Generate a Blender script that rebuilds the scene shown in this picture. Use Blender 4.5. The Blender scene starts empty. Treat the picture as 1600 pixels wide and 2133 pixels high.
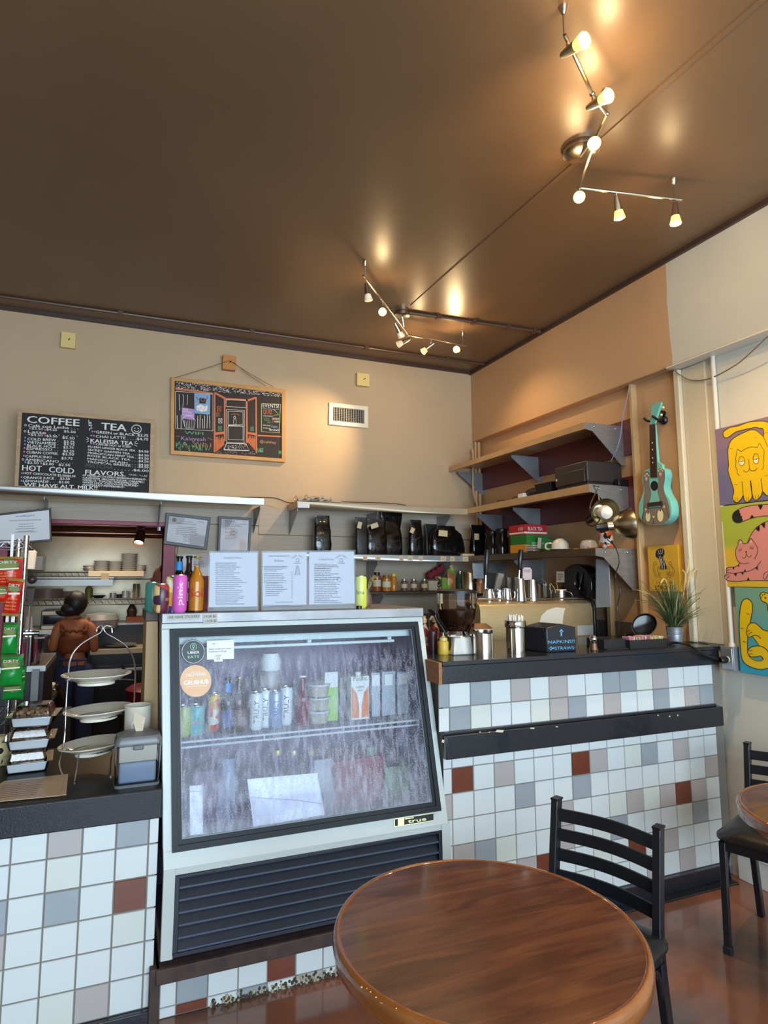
import bpy, bmesh, math, random
from mathutils import Vector, Matrix, noise as mnoise
from mathutils.geometry import tessellate_polygon
random.seed(7)
C = bpy.context.scene.collection
S = bpy.context.scene
PI = math.pi
# ------------------------------------------------------------------ camera
FPX, PX, PY, CAMH = 1300.0, 771.4, 1046.1, 1.56
yaw, pit, rol = math.radians(21.989), math.radians(6.926), math.radians(-0.06)
fw = Vector((math.sin(yaw)*math.cos(pit), math.cos(yaw)*math.cos(pit), math.sin(pit)))
rt = Vector((math.cos(yaw), -math.sin(yaw), 0))
up = rt.cross(fw)
r2 = rt*math.cos(rol)+up*math.sin(rol); u2 = -rt*math.sin(rol)+up*math.cos(rol)
cam = bpy.data.cameras.new('camera'); co = bpy.data.objects.new('camera', cam); C.objects.link(co)
cam.sensor_fit = 'HORIZONTAL'; cam.sensor_width = 36; cam.lens = FPX*36/1600
cam.shift_x = (800-PX)/1600; cam.shift_y = (PY-1066.5)/1600; cam.clip_start = .02
M = Matrix((r2, u2, -fw)).transposed().to_4x4(); M.translation = (0, 0, CAMH)
co.matrix_world = M; S.camera = co
# ------------------------------------------------------------------ light and exposure
S.view_settings.view_transform = 'Standard'; S.view_settings.look = 'None'
S.view_settings.gamma = 1; S.view_settings.exposure = 0.45
try: S.view_settings.use_curve_mapping = False
except Exception: pass
def area(name, loc, rot, sx, sy, p, col, spread=180):
    l = bpy.data.lights.new(name, 'AREA'); l.shape = 'RECTANGLE'; l.size = sx; l.size_y = sy
    l.energy = p; l.color = col; l.spread = math.radians(spread)
    o = bpy.data.objects.new(name, l); o.location = loc; o.rotation_euler = rot; C.objects.link(o); return o
def pointl(name, loc, p, col, r=.03):
    l = bpy.data.lights.new(name, 'POINT'); l.energy = p; l.color = col; l.shadow_soft_size = r
    o = bpy.data.objects.new(name, l); o.location = loc; C.objects.link(o); return o
def spotl(name, loc, tgt, p, col, ang=60, blend=.6, r=.02):
    l = bpy.data.lights.new(name, 'SPOT'); l.energy = p; l.color = col; l.shadow_soft_size = r
    l.spot_size = math.radians(ang); l.spot_blend = blend
    o = bpy.data.objects.new(name, l); o.location = loc
    o.rotation_euler = (Vector(tgt)-Vector(loc)).to_track_quat('-Z', 'Y').to_euler(); C.objects.link(o); return o
w = bpy.data.worlds.new('daylight'); S.world = w; w.use_nodes = True
w.node_tree.nodes['Background'].inputs[0].default_value = (.72, .86, 1, 1)
w.node_tree.nodes['Background'].inputs[1].default_value = 1.0
DAY = (.65, .85, 1.0); WARM = (1.0, .70, .36)
area('window_daylight', (.9, -2.75, 1.75), (PI/2, 0, 0), 4.4, 2.4, 255, DAY)
area('kitchen_fill', (-.1, 6.1, 2.45), (0, 0, 0), .9, .5, 17, (1, .82, .58))  # unseen lamp without a fixture, added to brighten the kitchen
area('fridge_tube', (.77, 2.86, 1.325), (0, 0, 0), 1.0, .04, 2.2, (.86, .84, 1))
# ------------------------------------------------------------------ pixel of the photo -> point on a real plane
def ray(x, y):
    return (r2*((x-PX)/FPX) - u2*((y-PY)/FPX) + fw)
def onY(x, y, Y): d = ray(x, y); d = d*(Y/d.y); return Vector((d.x, d.y, d.z+CAMH))
def onX(x, y, X): d = ray(x, y); d = d*(X/d.x); return Vector((d.x, d.y, d.z+CAMH))
def onZ(x, y, h): d = ray(x, y); d = d*((h-CAMH)/d.z); return Vector((d.x, d.y, d.z+CAMH))
def onP(x, y, p, n):
    d = ray(x, y); c = Vector((0, 0, CAMH)); return c+d*((Vector(p)-c).dot(n)/d.dot(n))
# ------------------------------------------------------------------ materials
def lin(c):
    r = []
    for v in c:
        v = v/255; r.append(v/12.92 if v <= .04045 else ((v+.055)/1.055)**2.4)
    return (r[0], r[1], r[2], 1)
MC = {}
def mat(name, c, rough=.5, metal=0, var=0, vs=8, bump=0, bs=60, emit=None, es=0, trans=0, alpha=1, coat=0, c2=None, stretch=None, ior=None, spec=None):
    if name in MC: return MC[name]
    m = bpy.data.materials.new(name); m.use_nodes = True; nt = m.node_tree; b = nt.nodes['Principled BSDF']
    b.inputs['Base Color'].default_value = lin(c); b.inputs['Roughness'].default_value = rough
    b.inputs['Metallic'].default_value = metal; b.inputs['Transmission Weight'].default_value = trans
    b.inputs['Alpha'].default_value = alpha; b.inputs['Coat Weight'].default_value = coat
    if ior: b.inputs['IOR'].default_value = ior
    if spec is not None: b.inputs['Specular IOR Level'].default_value = spec
    if emit: b.inputs['Emission Color'].default_value = lin(emit); b.inputs['Emission Strength'].default_value = es
    if var or bump:
        tc = nt.nodes.new('ShaderNodeTexCoord'); mp = nt.nodes.new('ShaderNodeMapping')
        nt.links.new(tc.outputs['Object'], mp.inputs[0])
        if stretch: mp.inputs['Scale'].default_value = stretch
    if var:
        n = nt.nodes.new('ShaderNodeTexNoise'); n.inputs['Scale'].default_value = vs; n.inputs['Detail'].default_value = 6
        nt.links.new(mp.outputs[0], n.inputs['Vector'])
        r = nt.nodes.new('ShaderNodeValToRGB'); cc = lin(c)
        d = lin(c2) if c2 else tuple(max(0, v*(1-var)) for v in cc[:3])+(1,)
        r.color_ramp.elements[0].position = .35; r.color_ramp.elements[1].position = .65
        r.color_ramp.elements[0].color = d; r.color_ramp.elements[1].color = cc
        nt.links.new(n.outputs['Fac'], r.inputs[0]); nt.links.new(r.outputs[0], b.inputs['Base Color'])
    if bump:
        n = nt.nodes.new('ShaderNodeTexNoise'); n.inputs['Scale'].default_value = bs; n.inputs['Detail'].default_value = 4
        nt.links.new(mp.outputs[0], n.inputs['Vector'])
        bp = nt.nodes.new('ShaderNodeBump'); bp.inputs['Strength'].default_value = bump; bp.inputs['Distance'].default_value = .01
        nt.links.new(n.outputs['Fac'], bp.inputs['Height']); nt.links.new(bp.outputs[0], b.inputs['Normal'])
    MC[name] = m; return m
def glass(name, c=(235, 245, 245), k=.12):
    """thin clear pane or plastic: mostly see-through with a sheen"""
    if name in MC: return MC[name]
    m = bpy.data.materials.new(name); m.use_nodes = True; nt = m.node_tree; nt.nodes.remove(nt.nodes['Principled BSDF'])
    o = nt.nodes['Material Output']; t = nt.nodes.new('ShaderNodeBsdfTransparent'); g = nt.nodes.new('ShaderNodeBsdfGlossy')
    t.inputs[0].default_value = lin(c); g.inputs['Roughness'].default_value = .06
    lw = nt.nodes.new('ShaderNodeFresnel'); lw.inputs[0].default_value = 1.45
    mu = nt.nodes.new('ShaderNodeMath'); mu.operation = 'MULTIPLY'; mu.inputs[1].default_value = .25+k*1.6
    nt.links.new(lw.outputs[0], mu.inputs[0])
    mx = nt.nodes.new('ShaderNodeMixShader'); nt.links.new(mu.outputs[0], mx.inputs[0])
    nt.links.new(t.outputs[0], mx.inputs[1]); nt.links.new(g.outputs[0], mx.inputs[2]); nt.links.new(mx.outputs[0], o.inputs[0])
    MC[name] = m; return m
# ------------------------------------------------------------------ mesh builder
WO = {}   # world origin of each root / part
UPV = Vector((0, 0, 1))
TXT = {}
def txt_mesh(s):
    if s in TXT: return TXT[s]
    cu = bpy.data.curves.new('t', 'FONT'); cu.body = s; cu.size = 1; cu.resolution_u = 2
    o = bpy.data.objects.new('t', cu); C.objects.link(o)
    me = bpy.data.meshes.new_from_object(o)
    vs = [(v.co.x, v.co.y) for v in me.vertices]; fs = [tuple(p.vertices) for p in me.polygons]
    bpy.data.objects.remove(o); bpy.data.curves.remove(cu); bpy.data.meshes.remove(me)
    TXT[s] = (vs, fs); return TXT[s]
def catmull(pts, n=6, closed=False):
    P = [Vector(p) for p in pts]; out = []; m = len(P)
    rng = range(m) if closed else range(m-1)
    for i in rng:
        if closed: a, b, c, d = P[(i-1) % m], P[i], P[(i+1) % m], P[(i+2) % m]
        else: a, b, c, d = P[max(i-1, 0)], P[i], P[i+1], P[min(i+2, m-1)]
        for k in range(n):
            t = k/n
            out.append(.5*((2*b)+(c-a)*t+(2*a-5*b+4*c-d)*t*t+(3*b-a-3*c+d)*t**3))
    if not closed: out.append(P[-1])
    return out
class MB:
    def __init__(s): s.v = []; s.f = []; s.m = []; s.T = None; s.mi = 0
    def V(s, p):
        p = Vector(p)
        if s.T is not None: p = s.T @ p
        s.v.append(p); return len(s.v)-1
    def F(s, idx, mi=None): s.f.append(tuple(idx)); s.m.append(s.mi if mi is None else mi)
    def box(s, x0, x1, y0, y1, z0, z1, mi=None, tx=0, ty=0):
        """tx, ty: taper of the top"""
        i = [s.V(p) for p in ((x0, y0, z0), (x1, y0, z0), (x1, y1, z0), (x0, y1, z0), (x0+tx, y0+ty, z1), (x1-tx, y0+ty, z1), (x1-tx, y1-ty, z1), (x0+tx, y1-ty, z1))]
        for q in ((3, 2, 1, 0), (4, 5, 6, 7), (0, 1, 5, 4), (1, 2, 6, 5), (2, 3, 7, 6), (3, 0, 4, 7)): s.F([i[k] for k in q], mi)
        return s
    def prism(s, pts, d, mi=None):
        """closed outline (3D points, planar) pushed along vector d"""
        d = Vector(d); n = len(pts); a = [s.V(p) for p in pts]; b = [s.V(Vector(p)+d) for p in pts]
        tri = tessellate_polygon([[Vector(p) for p in pts]])
        for t in tri: s.F([a[k] for k in t], mi); s.F([b[k] for k in reversed(t)], mi)
        for k in range(n): s.F((a[k], a[(k+1) % n], b[(k+1) % n], b[k]), mi)
        return s
    def poly(s, pts, mi=None):
        a = [s.V(p) for p in pts]
        if len(a) <= 4: s.F(a, mi); return s
        for t in tessellate_polygon([[Vector(p) for p in pts]]): s.F([a[k] for k in t], mi)
        return s
    def tube(s, pts, r, n=8, mi=None, caps=True, flat=None):
        P = [Vector(p) for p in pts]; R = r if isinstance(r, (list, tuple)) else [r]*len(P); rings = []
        pu = None
        for k, p in enumerate(P):
            t = (P[min(k+1, len(P)-1)]-P[max(k-1, 0)]).normalized()
            if pu is None: pu = t.orthogonal().normalized()
            pu = (pu-t*pu.dot(t)); pu = pu.normalized() if pu.length > 1e-6 else t.orthogonal().normalized()
            w_ = t.cross(pu)
            rings.append([s.V(p+(pu*math.cos(2*PI*j/n)+w_*math.sin(2*PI*j/n))*R[k]) for j in range(n)])
        for k in range(len(P)-1):
            for j in range(n): s.F((rings[k][j], rings[k][(j+1) % n], rings[k+1][(j+1) % n], rings[k+1][j]), mi)
        if caps: s.F(list(reversed(rings[0])), mi); s.F(rings[-1], mi)
        return s
    def lathe(s, prof, c=(0, 0, 0), n=24, axis=None, mi=None, sx=1, sy=1, mis=None):
        """prof: list of (r, z) along axis from c"""
        c = Vector(c); ax = Vector(axis).normalized() if axis else UPV
        if axis: a = ax.orthogonal().normalized(); b = ax.cross(a)
        else: a = Vector((1, 0, 0)); b = Vector((0, 1, 0))
        rings = []
        for (r, z) in prof:
            if r < 1e-5: rings.append([s.V(c+ax*z)])
            else: rings.append([s.V(c+ax*z+a*(r*sx*math.cos(2*PI*j/n))+b*(r*sy*math.sin(2*PI*j/n))) for j in range(n)])
        for k in range(len(rings)-1):
            A, B = rings[k], rings[k+1]; m_ = mis[k] if mis else mi
            for j in range(n):
                if len(A) == 1 and len(B) == 1: break
                if len(A) == 1: s.F((A[0], B[(j+1) % n], B[j]), m_)
                elif len(B) == 1: s.F((A[j], A[(j+1) % n], B[0]), m_)
                else: s.F((A[j], A[(j+1) % n], B[(j+1) % n], B[j]), m_)
        return s
    def loft(s, secs, mi=None, caps=True):
        """secs: list of rings of equal point count"""
        R = [[s.V(p) for p in q] for q in secs]; n = len(R[0])
        for k in range(len(R)-1):
            for j in range(n): s.F((R[k][j], R[k][(j+1) % n], R[k+1][(j+1) % n], R[k+1][j]), mi)
        if caps: s.F(list(reversed(R[0])), mi); s.F(R[-1], mi)
        return s
    def ball(s, c, r, mi=None, n=12, sz=1, sx=1, sy=1):
        return s.lathe([(r*math.sin(PI*k/8), -r*sz*math.cos(PI*k/8)) for k in range(9)], c, n, mi=mi, sx=sx, sy=sy)
    def text(s, t, o, u, v, w=None, h=None, mi=None):
        """text with its left baseline at o; u right, v up (unit); h = cap height; w = total width (fit)"""
        vs, fs = txt_mesh(t)
        if not vs: return s
        x0 = min(p[0] for p in vs); x1 = max(p[0] for p in vs)
        kh = (h or .01)/.70; kw = (w/(x1-x0)) if w else kh
        o, u, v = Vector(o), Vector(u), Vector(v); b = len(s.v)
        for p in vs: s.V(o+u*((p[0]-x0)*kw)+v*(p[1]*kh))
        for f in fs: s.F([b+k for k in f], mi)
        return s
    def build(s, name, mats, parent=None, bev=0, seg=2, smooth=35, sub=0, solid=0):
        if not isinstance(mats, (list, tuple)): mats = [mats]
        if parent is not None: org = WO[parent]
        elif s.v:
            xs = [p.x for p in s.v]; ys = [p.y for p in s.v]; zs = [p.z for p in s.v]
            org = Vector(((min(xs)+max(xs))/2, (min(ys)+max(ys))/2, min(zs)))
        me = bpy.data.meshes.new(name)
        me.from_pydata([tuple(p-org) for p in s.v], [], s.f)
        for m in mats: me.materials.append(m)
        if len(mats) > 1: me.polygons.foreach_set('material_index', [min(k, len(mats)-1) for k in s.m])
        bm = bmesh.new(); bm.from_mesh(me); bmesh.ops.remove_doubles(bm, verts=bm.verts, dist=1e-6)
        bmesh.ops.recalc_face_normals(bm, faces=bm.faces); bm.to_mesh(me); bm.free()
        if smooth: me.shade_smooth(); me.set_sharp_from_angle(angle=math.radians(smooth))
        o = bpy.data.objects.new(name, me); C.objects.link(o)
        if parent is not None: o.parent = parent; WO[o] = org
        else: o.location = org; WO[o] = org
        if bev:
            b = o.modifiers.new('bevel', 'BEVEL'); b.width = bev; b.segments = seg; b.limit_method = 'ANGLE'; b.angle_limit = math.radians(40)
        if sub: b = o.modifiers.new('sub', 'SUBSURF'); b.levels = sub; b.render_levels = sub
        return o
def thing(name, label, cat, loc=(0, 0, 0), group=None):
    o = bpy.data.objects.new(name, None); C.objects.link(o); o.location = loc; o.empty_display_size = .05
    o['label'] = label; o['category'] = cat
    if group: o['group'] = group
    WO[o] = Vector(loc); return o
def tag(o, label, cat, group=None, kind=None):
    o['label'] = label; o['category'] = cat
    if group: o['group'] = group
    if kind: o['kind'] = kind
    return o
def struct(o): o['kind'] = 'structure'; return o
def dup(root, loc=None, rz=None, label=None, group=None):
    r = root.copy(); C.objects.link(r)
    if loc is not None: r.location = loc
    if rz is not None: r.rotation_euler = (0, 0, rz)
    if label: r['label'] = label
    if group: r['group'] = group
    for ch in list(root.children):
        c = ch.copy(); C.objects.link(c); c.parent = r
        for g in ch.children:
            d = g.copy(); C.objects.link(d); d.parent = c
    return r
def rot(axis, a, p=(0, 0, 0)):
    p = Vector(p); return Matrix.Translation(p) @ Matrix.Rotation(a, 4, axis) @ Matrix.Translation(-p)
class Pen:
    """draws flat marks in photo coordinates on a real plane; fn(x, y, off) -> point"""
    def __init__(s, mb, fn): s.mb = mb; s.fn = fn
    def fill(s, pts, mi, off=.0005, sm=0):
        if sm: pts = [(p.x, p.y) for p in catmull([(a, b, 0) for a, b in pts], sm, True)]
        s.mb.poly([s.fn(x, y, off) for x, y in pts], mi)
    def line(s, pts, wd, mi, off=.001, sm=0, closed=False):
        if sm: pts = [(p.x, p.y) for p in catmull([(a, b, 0) for a, b in pts], sm, closed)]
        if closed: pts = list(pts)+[pts[0]]
        L, R = [], []; n = len(pts)
        for k in range(n):
            a = pts[max(k-1, 0)]; b = pts[min(k+1, n-1)]
            if closed and k in (0, n-1): a = pts[n-2]; b = pts[1]
            dx, dy = b[0]-a[0], b[1]-a[1]; q = math.hypot(dx, dy) or 1
            nx, ny = -dy/q*wd/2, dx/q*wd/2
            L.append(s.mb.V(s.fn(pts[k][0]+nx, pts[k][1]+ny, off))); R.append(s.mb.V(s.fn(pts[k][0]-nx, pts[k][1]-ny, off)))
        for k in range(n-1): s.mb.F((L[k], R[k], R[k+1], L[k+1]), mi)
    def dot(s, x, y, rx, ry, mi, off=.001, n=16):
        s.mb.poly([s.fn(x+rx*math.cos(2*PI*k/n), y+ry*math.sin(2*PI*k/n), off) for k in range(n)], mi)
    def ring(s, x, y, rx, ry, wd, mi, off=.001, n=20):
        s.line([(x+rx*math.cos(2*PI*k/n), y+ry*math.sin(2*PI*k/n)) for k in range(n)], wd, mi, off, closed=True)
    def text(s, t, x, y, x1, y1, hp, mi, off=.001):
        """baseline from (x,y) to (x1,y1), cap height hp pixels"""
        o = s.fn(x, y, off); e = s.fn(x1, y1, off); u = (e-o); w_ = u.length; u.normalize()
        q = s.fn(x, y-hp, off)-o; v = q-u*q.dot(u); h_ = v.length; v.normalize()
        s.mb.text(t, o, u, v, w_, h_, mi)
def planeY(Y): return lambda x, y, off=0: onY(x, y, Y-off)
def planeX(X): return lambda x, y, off=0: onX(x, y, X-off)
# ------------------------------------------------------------------ room shell
CEIL = 3.49
m_tan = mat('tan_wall_paint', (190, 163, 130), .6, var=.05, vs=2, bump=.05, bs=120)
def two_tone(name, ytrans, ztop=None):
    m = mat(name, (204, 200, 188), .55, var=.04, vs=3, bump=.06, bs=90); nt = m.node_tree; b = nt.nodes['Principled BSDF']
    src = b.inputs['Base Color'].links[0].from_socket
    g = nt.nodes.new('ShaderNodeNewGeometry'); sp = nt.nodes.new('ShaderNodeSeparateXYZ'); nt.links.new(g.outputs['Position'], sp.inputs[0])
    n = nt.nodes.new('ShaderNodeTexNoise'); n.inputs['Scale'].default_value = 3; nt.links.new(g.outputs['Position'], n.inputs['Vector'])
    a = nt.nodes.new('ShaderNodeMath'); a.operation = 'MULTIPLY_ADD'; a.inputs[1].default_value = .05; nt.links.new(n.outputs[0], a.inputs[0]); nt.links.new(sp.outputs['Y'], a.inputs[2])
    c = nt.nodes.new('ShaderNodeMath'); c.operation = 'GREATER_THAN'; c.inputs[1].default_value = ytrans+.025; nt.links.new(a.outputs[0], c.inputs[0])
    out = c.outputs[0]
    if ztop:
        z = nt.nodes.new('ShaderNodeMath'); z.operation = 'GREATER_THAN'; z.inputs[1].default_value = ztop; nt.links.new(sp.outputs['Z'], z.inputs[0])
        mxx = nt.nodes.new('ShaderNodeMath'); mxx.operation = 'MAXIMUM'; nt.links.new(out, mxx.inputs[0]); nt.links.new(z.outputs[0], mxx.inputs[1]); out = mxx.outputs[0]
    mx = nt.nodes.new('ShaderNodeMix'); mx.data_type = 'RGBA'; nt.links.new(out, mx.inputs[0]); nt.links.new(src, mx.inputs[6])
    mx.inputs[7].default_value = lin((196, 156, 116)); nt.links.new(mx.outputs[2], b.inputs['Base Color']); return m
m_up = two_tone('upper_wall_paint', onX(1392, 640, 3.02).y, 3.47)
m_low = two_tone('lower_wall_paint', 2.70)
m_ceil = mat('brown_ceiling_paint', (120, 93, 68), .36, var=.12, vs=1.3, bump=.10, bs=5)
m_panel = mat('greige_board_paint', (180, 162, 144), .55, var=.10, vs=6, stretch=(.6, 3, 14))
m_pink = mat('raspberry_trim_paint', (150, 46, 72), .45, var=.2, vs=12)
m_darktrim = mat('dark_brown_trim', (66, 48, 42), .4)
m_white = mat('white_gloss_paint', (214, 208, 194), .4)
m_steel = mat('brushed_steel', (186, 186, 186), .36, .8, var=.18, vs=14, stretch=(1, 8, 8))
m_steeld = mat('galvanised_steel', (158, 160, 164), .42, .55, var=.2, vs=10)
m_chrome = mat('chrome', (215, 215, 218), .12, 1)
m_black = mat('black_plastic', (22, 22, 25), .35)
m_floor = mat('stained_concrete', (138, 86, 60), .17, var=.3, vs=2.6, c2=(82, 62, 56), coat=.4, bump=.03, bs=20)
b = MB(); b.box(-4.2, 3.3, -2.8, 7.4, -.1, 0); struct(b.build('floor', m_floor))
b = MB(); b.box(-4.2, 3.3, -2.8, 5.06, CEIL, CEIL+.1); struct(b.build('ceiling', m_ceil))
# back wall with the kitchen opening
b = MB()
OX0, OX1, OZ = -.70, .315, 1.955
b.box(-4.2, OX0, 4.94, 5.06, 0, CEIL); b.box(OX1, 3.3, 4.94, 5.06, 0, CEIL); b.box(OX0, OX1, 4.94, 5.06, OZ, CEIL)
struct(b.build('wall_back', m_tan))
b = MB(); b.box(3.10, 3.3, -2.8, 4.94, 0, 2.83); struct(b.build('wall_right', m_low))
b = MB(); b.box(3.02, 3.3, -2.8, 4.94, 2.815, CEIL); b.build('wall_right_upper', m_up, bev=.006)['kind'] = 'structure'
b = MB(); b.box(-4.3, -4.2, -2.8, 7.4, 0, CEIL); struct(b.build('wall_left', m_tan))
b = MB()
b.box(-4.2, -3, -2.9, -2.8, 0, CEIL); b.box(3, 3.3, -2.9, -2.8, 0, CEIL); b.box(-3, 3, -2.9, -2.8, 0, .5); b.box(-3, 3, -2.9, -2.8, 3.0, CEIL)
struct(b.build('wall_front', m_tan))
b = MB()
for x in (-3, -1.02, .96, 2.94): b.box(x, x+.06, -2.88, -2.82, .5, 3.0)
b.box(-3, 3, -2.88, -2.82, .5, .56); b.box(-3, 3, -2.88, -2.82, 2.94, 3.0)
struct(b.build('window_1', m_darktrim))
# cream drop-ledge on the upper right wall, near part
b = MB(); b.box(3.005, 3.10, -2.8, 2.70, 2.803, 2.818); struct(b.build('trim_1', m_white, bev=.004))
b = MB(); b.box(2.998, 3.03, -2.8, 4.94, CEIL-.03, CEIL); b.box(-4.2, 3.02, 4.915, 4.94, CEIL-.025, CEIL); struct(b.build('trim_2', m_darktrim))
# baseboard right
b = MB(); b.box(3.083, 3.10, -2.8, 2.5, 0, .13); b.box(3.078, 3.10, -2.8, 2.5, .13, .145); struct(b.build('baseboard_right', mat('white_baseboard', (214, 216, 214), .45), bev=.003))
# vertical trims on the right wall
t0 = onX(1311, 809, 3.04); 
b = MB(); b.box(3.055, 3.10, t0.y, t0.y+.022, 1.19, 2.815); struct(b.build('trim_3', mat('light_wood_trim', (196, 160, 112), .5, var=.1), bev=.002))
b = MB(); b.box(3.06, 3.10, 2.66, 2.70, 1.195, 2.80); b.box(3.085, 3.10, 2.50, 2.66, 1.195, 2.80); struct(b.build('trim_4', mat('cream_trim_paint', (205, 192, 165), .5), bev=.006))
# painted wood boards on the back wall, pink trims of the opening
b = MB(); b.box(-2.0, 1.03, 4.915, 4.94, 1.975, 2.10); b.box(1.03, 3.1, 4.92, 4.94, 1.0, 1.90); b.box(1.03, 3.1, 4.915, 4.94, 1.905, 2.12)
b.box(.42, 1.03, 4.92, 4.94, 1.0, 1.97); struct(b.build('trim_5', m_panel, bev=.003))
b = MB(); b.box(-1.2, OX1+.09, 4.90, 4.95, 1.945, 1.975); b.box(OX1, OX1+.085, 4.90, 5.07, 0, 1.945); b.box(OX0-.08, OX0, 4.90, 5.07, 0, 1.945)
struct(b.build('door_1', m_pink, bev=.003))
# grey backsplash tiles under the shelves
b = MB()
for i in range(9):
    for j in range(2): b.box(1.3+i*.2, 1.496+i*.2, 4.905, 4.92, .95+j*.155, 1.10+j*.155)
struct(b.build('trim_6', mat('grey_splash_tile', (98, 92, 90), .3, var=.2, vs=5), bev=.002))
b = MB()
for i in range(9):
    for j in range(2): b.box(3.085, 3.10, 3.06+i*.2, 3.256+i*.2, .95+j*.165, 1.11+j*.165)
struct(b.build('trim_7', mat('grey_splash_tile', (98, 92, 90)), bev=.002))
# kitchen behind the opening
m_ss = mat('kitchen_sheet_steel', (150, 138, 118), .32, 1, var=.15, vs=2, bump=.5, bs=2.2)
b = MB(); b.box(-2.2, 1.6, 7.2, 7.3, 0, 2.7); struct(b.build('wall_kitchen_back', m_ss))
b = MB(); b.box(-2.3, -2.2, 5.06, 7.3, 0, 2.7); struct(b.build('wall_kitchen_left', m_tan))
b = MB(); b.box(1.6, 1.7, 5.06, 7.3, 0, 2.7); struct(b.build('wall_kitchen_right', m_tan))
b = MB(); b.box(-2.3, 1.7, 5.06, 7.3, 2.7, 2.8); struct(b.build('ceiling_kitchen', m_tan))
b = MB(); b.tube(catmull([onX(1316, 797, 3.0), onX(1345, 786, 3.0), onX(1403, 769, 3.0)], 5)+catmull([onX(1412, 778, 3.05), onX(1440, 792, 3.07), onX(1480, 788, 3.07), onX(1530, 762, 3.05), onX(1560, 738, 3.03), onX(1600, 700, 3.0)], 6), .0035, 6)
tag(b.build('loose_wire', mat('dull_brown_wire', (120, 100, 80), .6)), 'loose wire running along the ledge of the right wall above the ukulele', 'wire')
# raised joint strips and conduits on the ceiling
m_cond = mat('brown_painted_conduit', (84, 60, 46), .3)
def strip(name, a, c, r=.012, label='', h=CEIL, bend=None):
    mb = MB(); A = onZ(a[0], a[1], h); B = onZ(c[0], c[1], h)
    pts = [A, B] if not bend else [A, onZ(*bend, h), B]
    for p in pts: p.z = h-r
    mb.tube(pts, r, 8)
    for k in (0.2, .45, .7, .9):
        p = pts[0].lerp(pts[1], k); mb.box(p.x-.018, p.x+.018, p.y-.018, p.y+.018, h-2*r-.003, h)
    return tag(mb.build(name, m_cond, smooth=40), label, 'pipe')
strip('ceiling_conduit', (852, 648), (1139, 690), .013, 'brown painted conduit running from the smaller lamp canopy to the right wall')
strip('ceiling_conduit', (0, 614), (1010, 757), .010, 'long brown painted conduit beside the back wall edge of the ceiling')
b = MB(); 
A, B = onZ(858, 636, CEIL), onZ(1600, -12, CEIL); d = (B-A).normalized(); n_ = Vector((-d.y, d.x, 0))*.012
b.prism([A+n_, A-n_, B-n_, B+n_], (0, 0, -.005)); struct(b.build('trim_8', m_ceil))
# ------------------------------------------------------------------ tiles
m_tw = mat('white_glazed_tile', (206, 210, 210), .14); m_tg = mat('grey_glazed_tile', (150, 156, 162), .16, var=.06, vs=12)
m_tt = mat('taupe_glazed_tile', (172, 163, 160), .16); m_tc = mat('cream_glazed_tile', (203, 206, 198), .15)
m_tb = mat('brick_red_glazed_tile', (112, 58, 40), .2, var=.12, vs=20)
m_grout = mat('grey_grout', (120, 114, 106), .8)
TM = [m_grout, m_tw, m_tg, m_tt, m_tc, m_tb]; TI = {'W': 1, 'G': 2, 'T': 3, 'C': 4, 'B': 5}
def tiles(mb, xs, hs, rows, Y, gap=.0035):
    for j, row in enumerate(rows):
        for i, ch in enumerate(row):
            if i >= len(xs)-1 or ch == ' ': continue
            g = gap/2; k = TI[ch]; y1 = Y; x0, x1, z1, z0 = xs[i]+g, xs[i+1]-g, hs[j]-g, hs[j+1]+g
            e = .0016; t = .003+random.random()*.0004
            a = [mb.V(p) for p in ((x0, y1, z0), (x1, y1, z0), (x1, y1, z1), (x0, y1, z1))]
            c = [mb.V(p) for p in ((x0+e, y1-t, z0+e), (x1-e, y1-t, z0+e), (x1-e, y1-t, z1-e), (x0+e, y1-t, z1-e))]
            mb.F(c, k)
            for q in range(4): mb.F((a[q], a[(q+1) % 4], c[(q+1) % 4], c[q]), k)
m_bc = mat('black_painted_wood', (30, 32, 40), .28, var=.25, vs=30, bump=.08, bs=70, coat=.3)
m_raw = mat('bare_worn_wood', (160, 108, 70), .7, var=.25, vs=25, stretch=(1, 1, 6))
m_chip = mat('chipped_paint_spot', (205, 190, 165), .7)
YF = 2.535
# --- tall counter on the right
rc = thing('tiled_counter', 'tall counter faced with white, grey and brick red tiles, black wooden ledge top', 'counter', (2.2, 2.9, 0))
b = MB(); b.box(1.372, 3.085, YF, 3.16, .05, 1.15); b.build('body', m_grout, rc)
b = MB(); T = .1088; xs = [1.375, 1.402]+[1.402+T*(i+1) for i in range(15)]; xs[-1] = 3.03
xs = [1.347, 1.402]+[1.402+T*i for i in range(1, 15)]+[3.028]
tiles(b, xs, [1.096, .986, .8825], ['GWGWTWTWWGGCTWWW'[:16], 'WGCWWCTGWTWWGWTG'], YF)
b.build('upper_tile_front', TM, rc, smooth=0); b = MB()
xs2 = [1.366, 1.410]+[1.410+T*i for i in range(1, 15)]+[3.028]
tiles(b, xs2, [.775, .7248, .618, .510, .4014, .294, .186, .078],
      ['WWWWWWWWWWWWWWWW', 'WBWTWWWBTWCGWTWW', 'TWWWGWWGWWWWWWWT', 'WWWWWWTWWCTCTBTW', 'WTGCWWTWCGWWWCGW', 'WWGWTBWWCWBWTWWW', 'WTWWGWWCWWWTWTWW'], YF)
b.build('lower_tile_front', TM, rc, smooth=0)
b = MB(); b.box(1.352, 3.054, 2.495, 3.2, 1.172, 1.192); b.box(1.352, 3.052, 2.502, 2.54, 1.094, 1.172); b.box(3.05, 3.095, 2.6, 3.2, 1.15, 1.192); b.build('counter_top', m_bc, rc, bev=.003)
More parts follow.
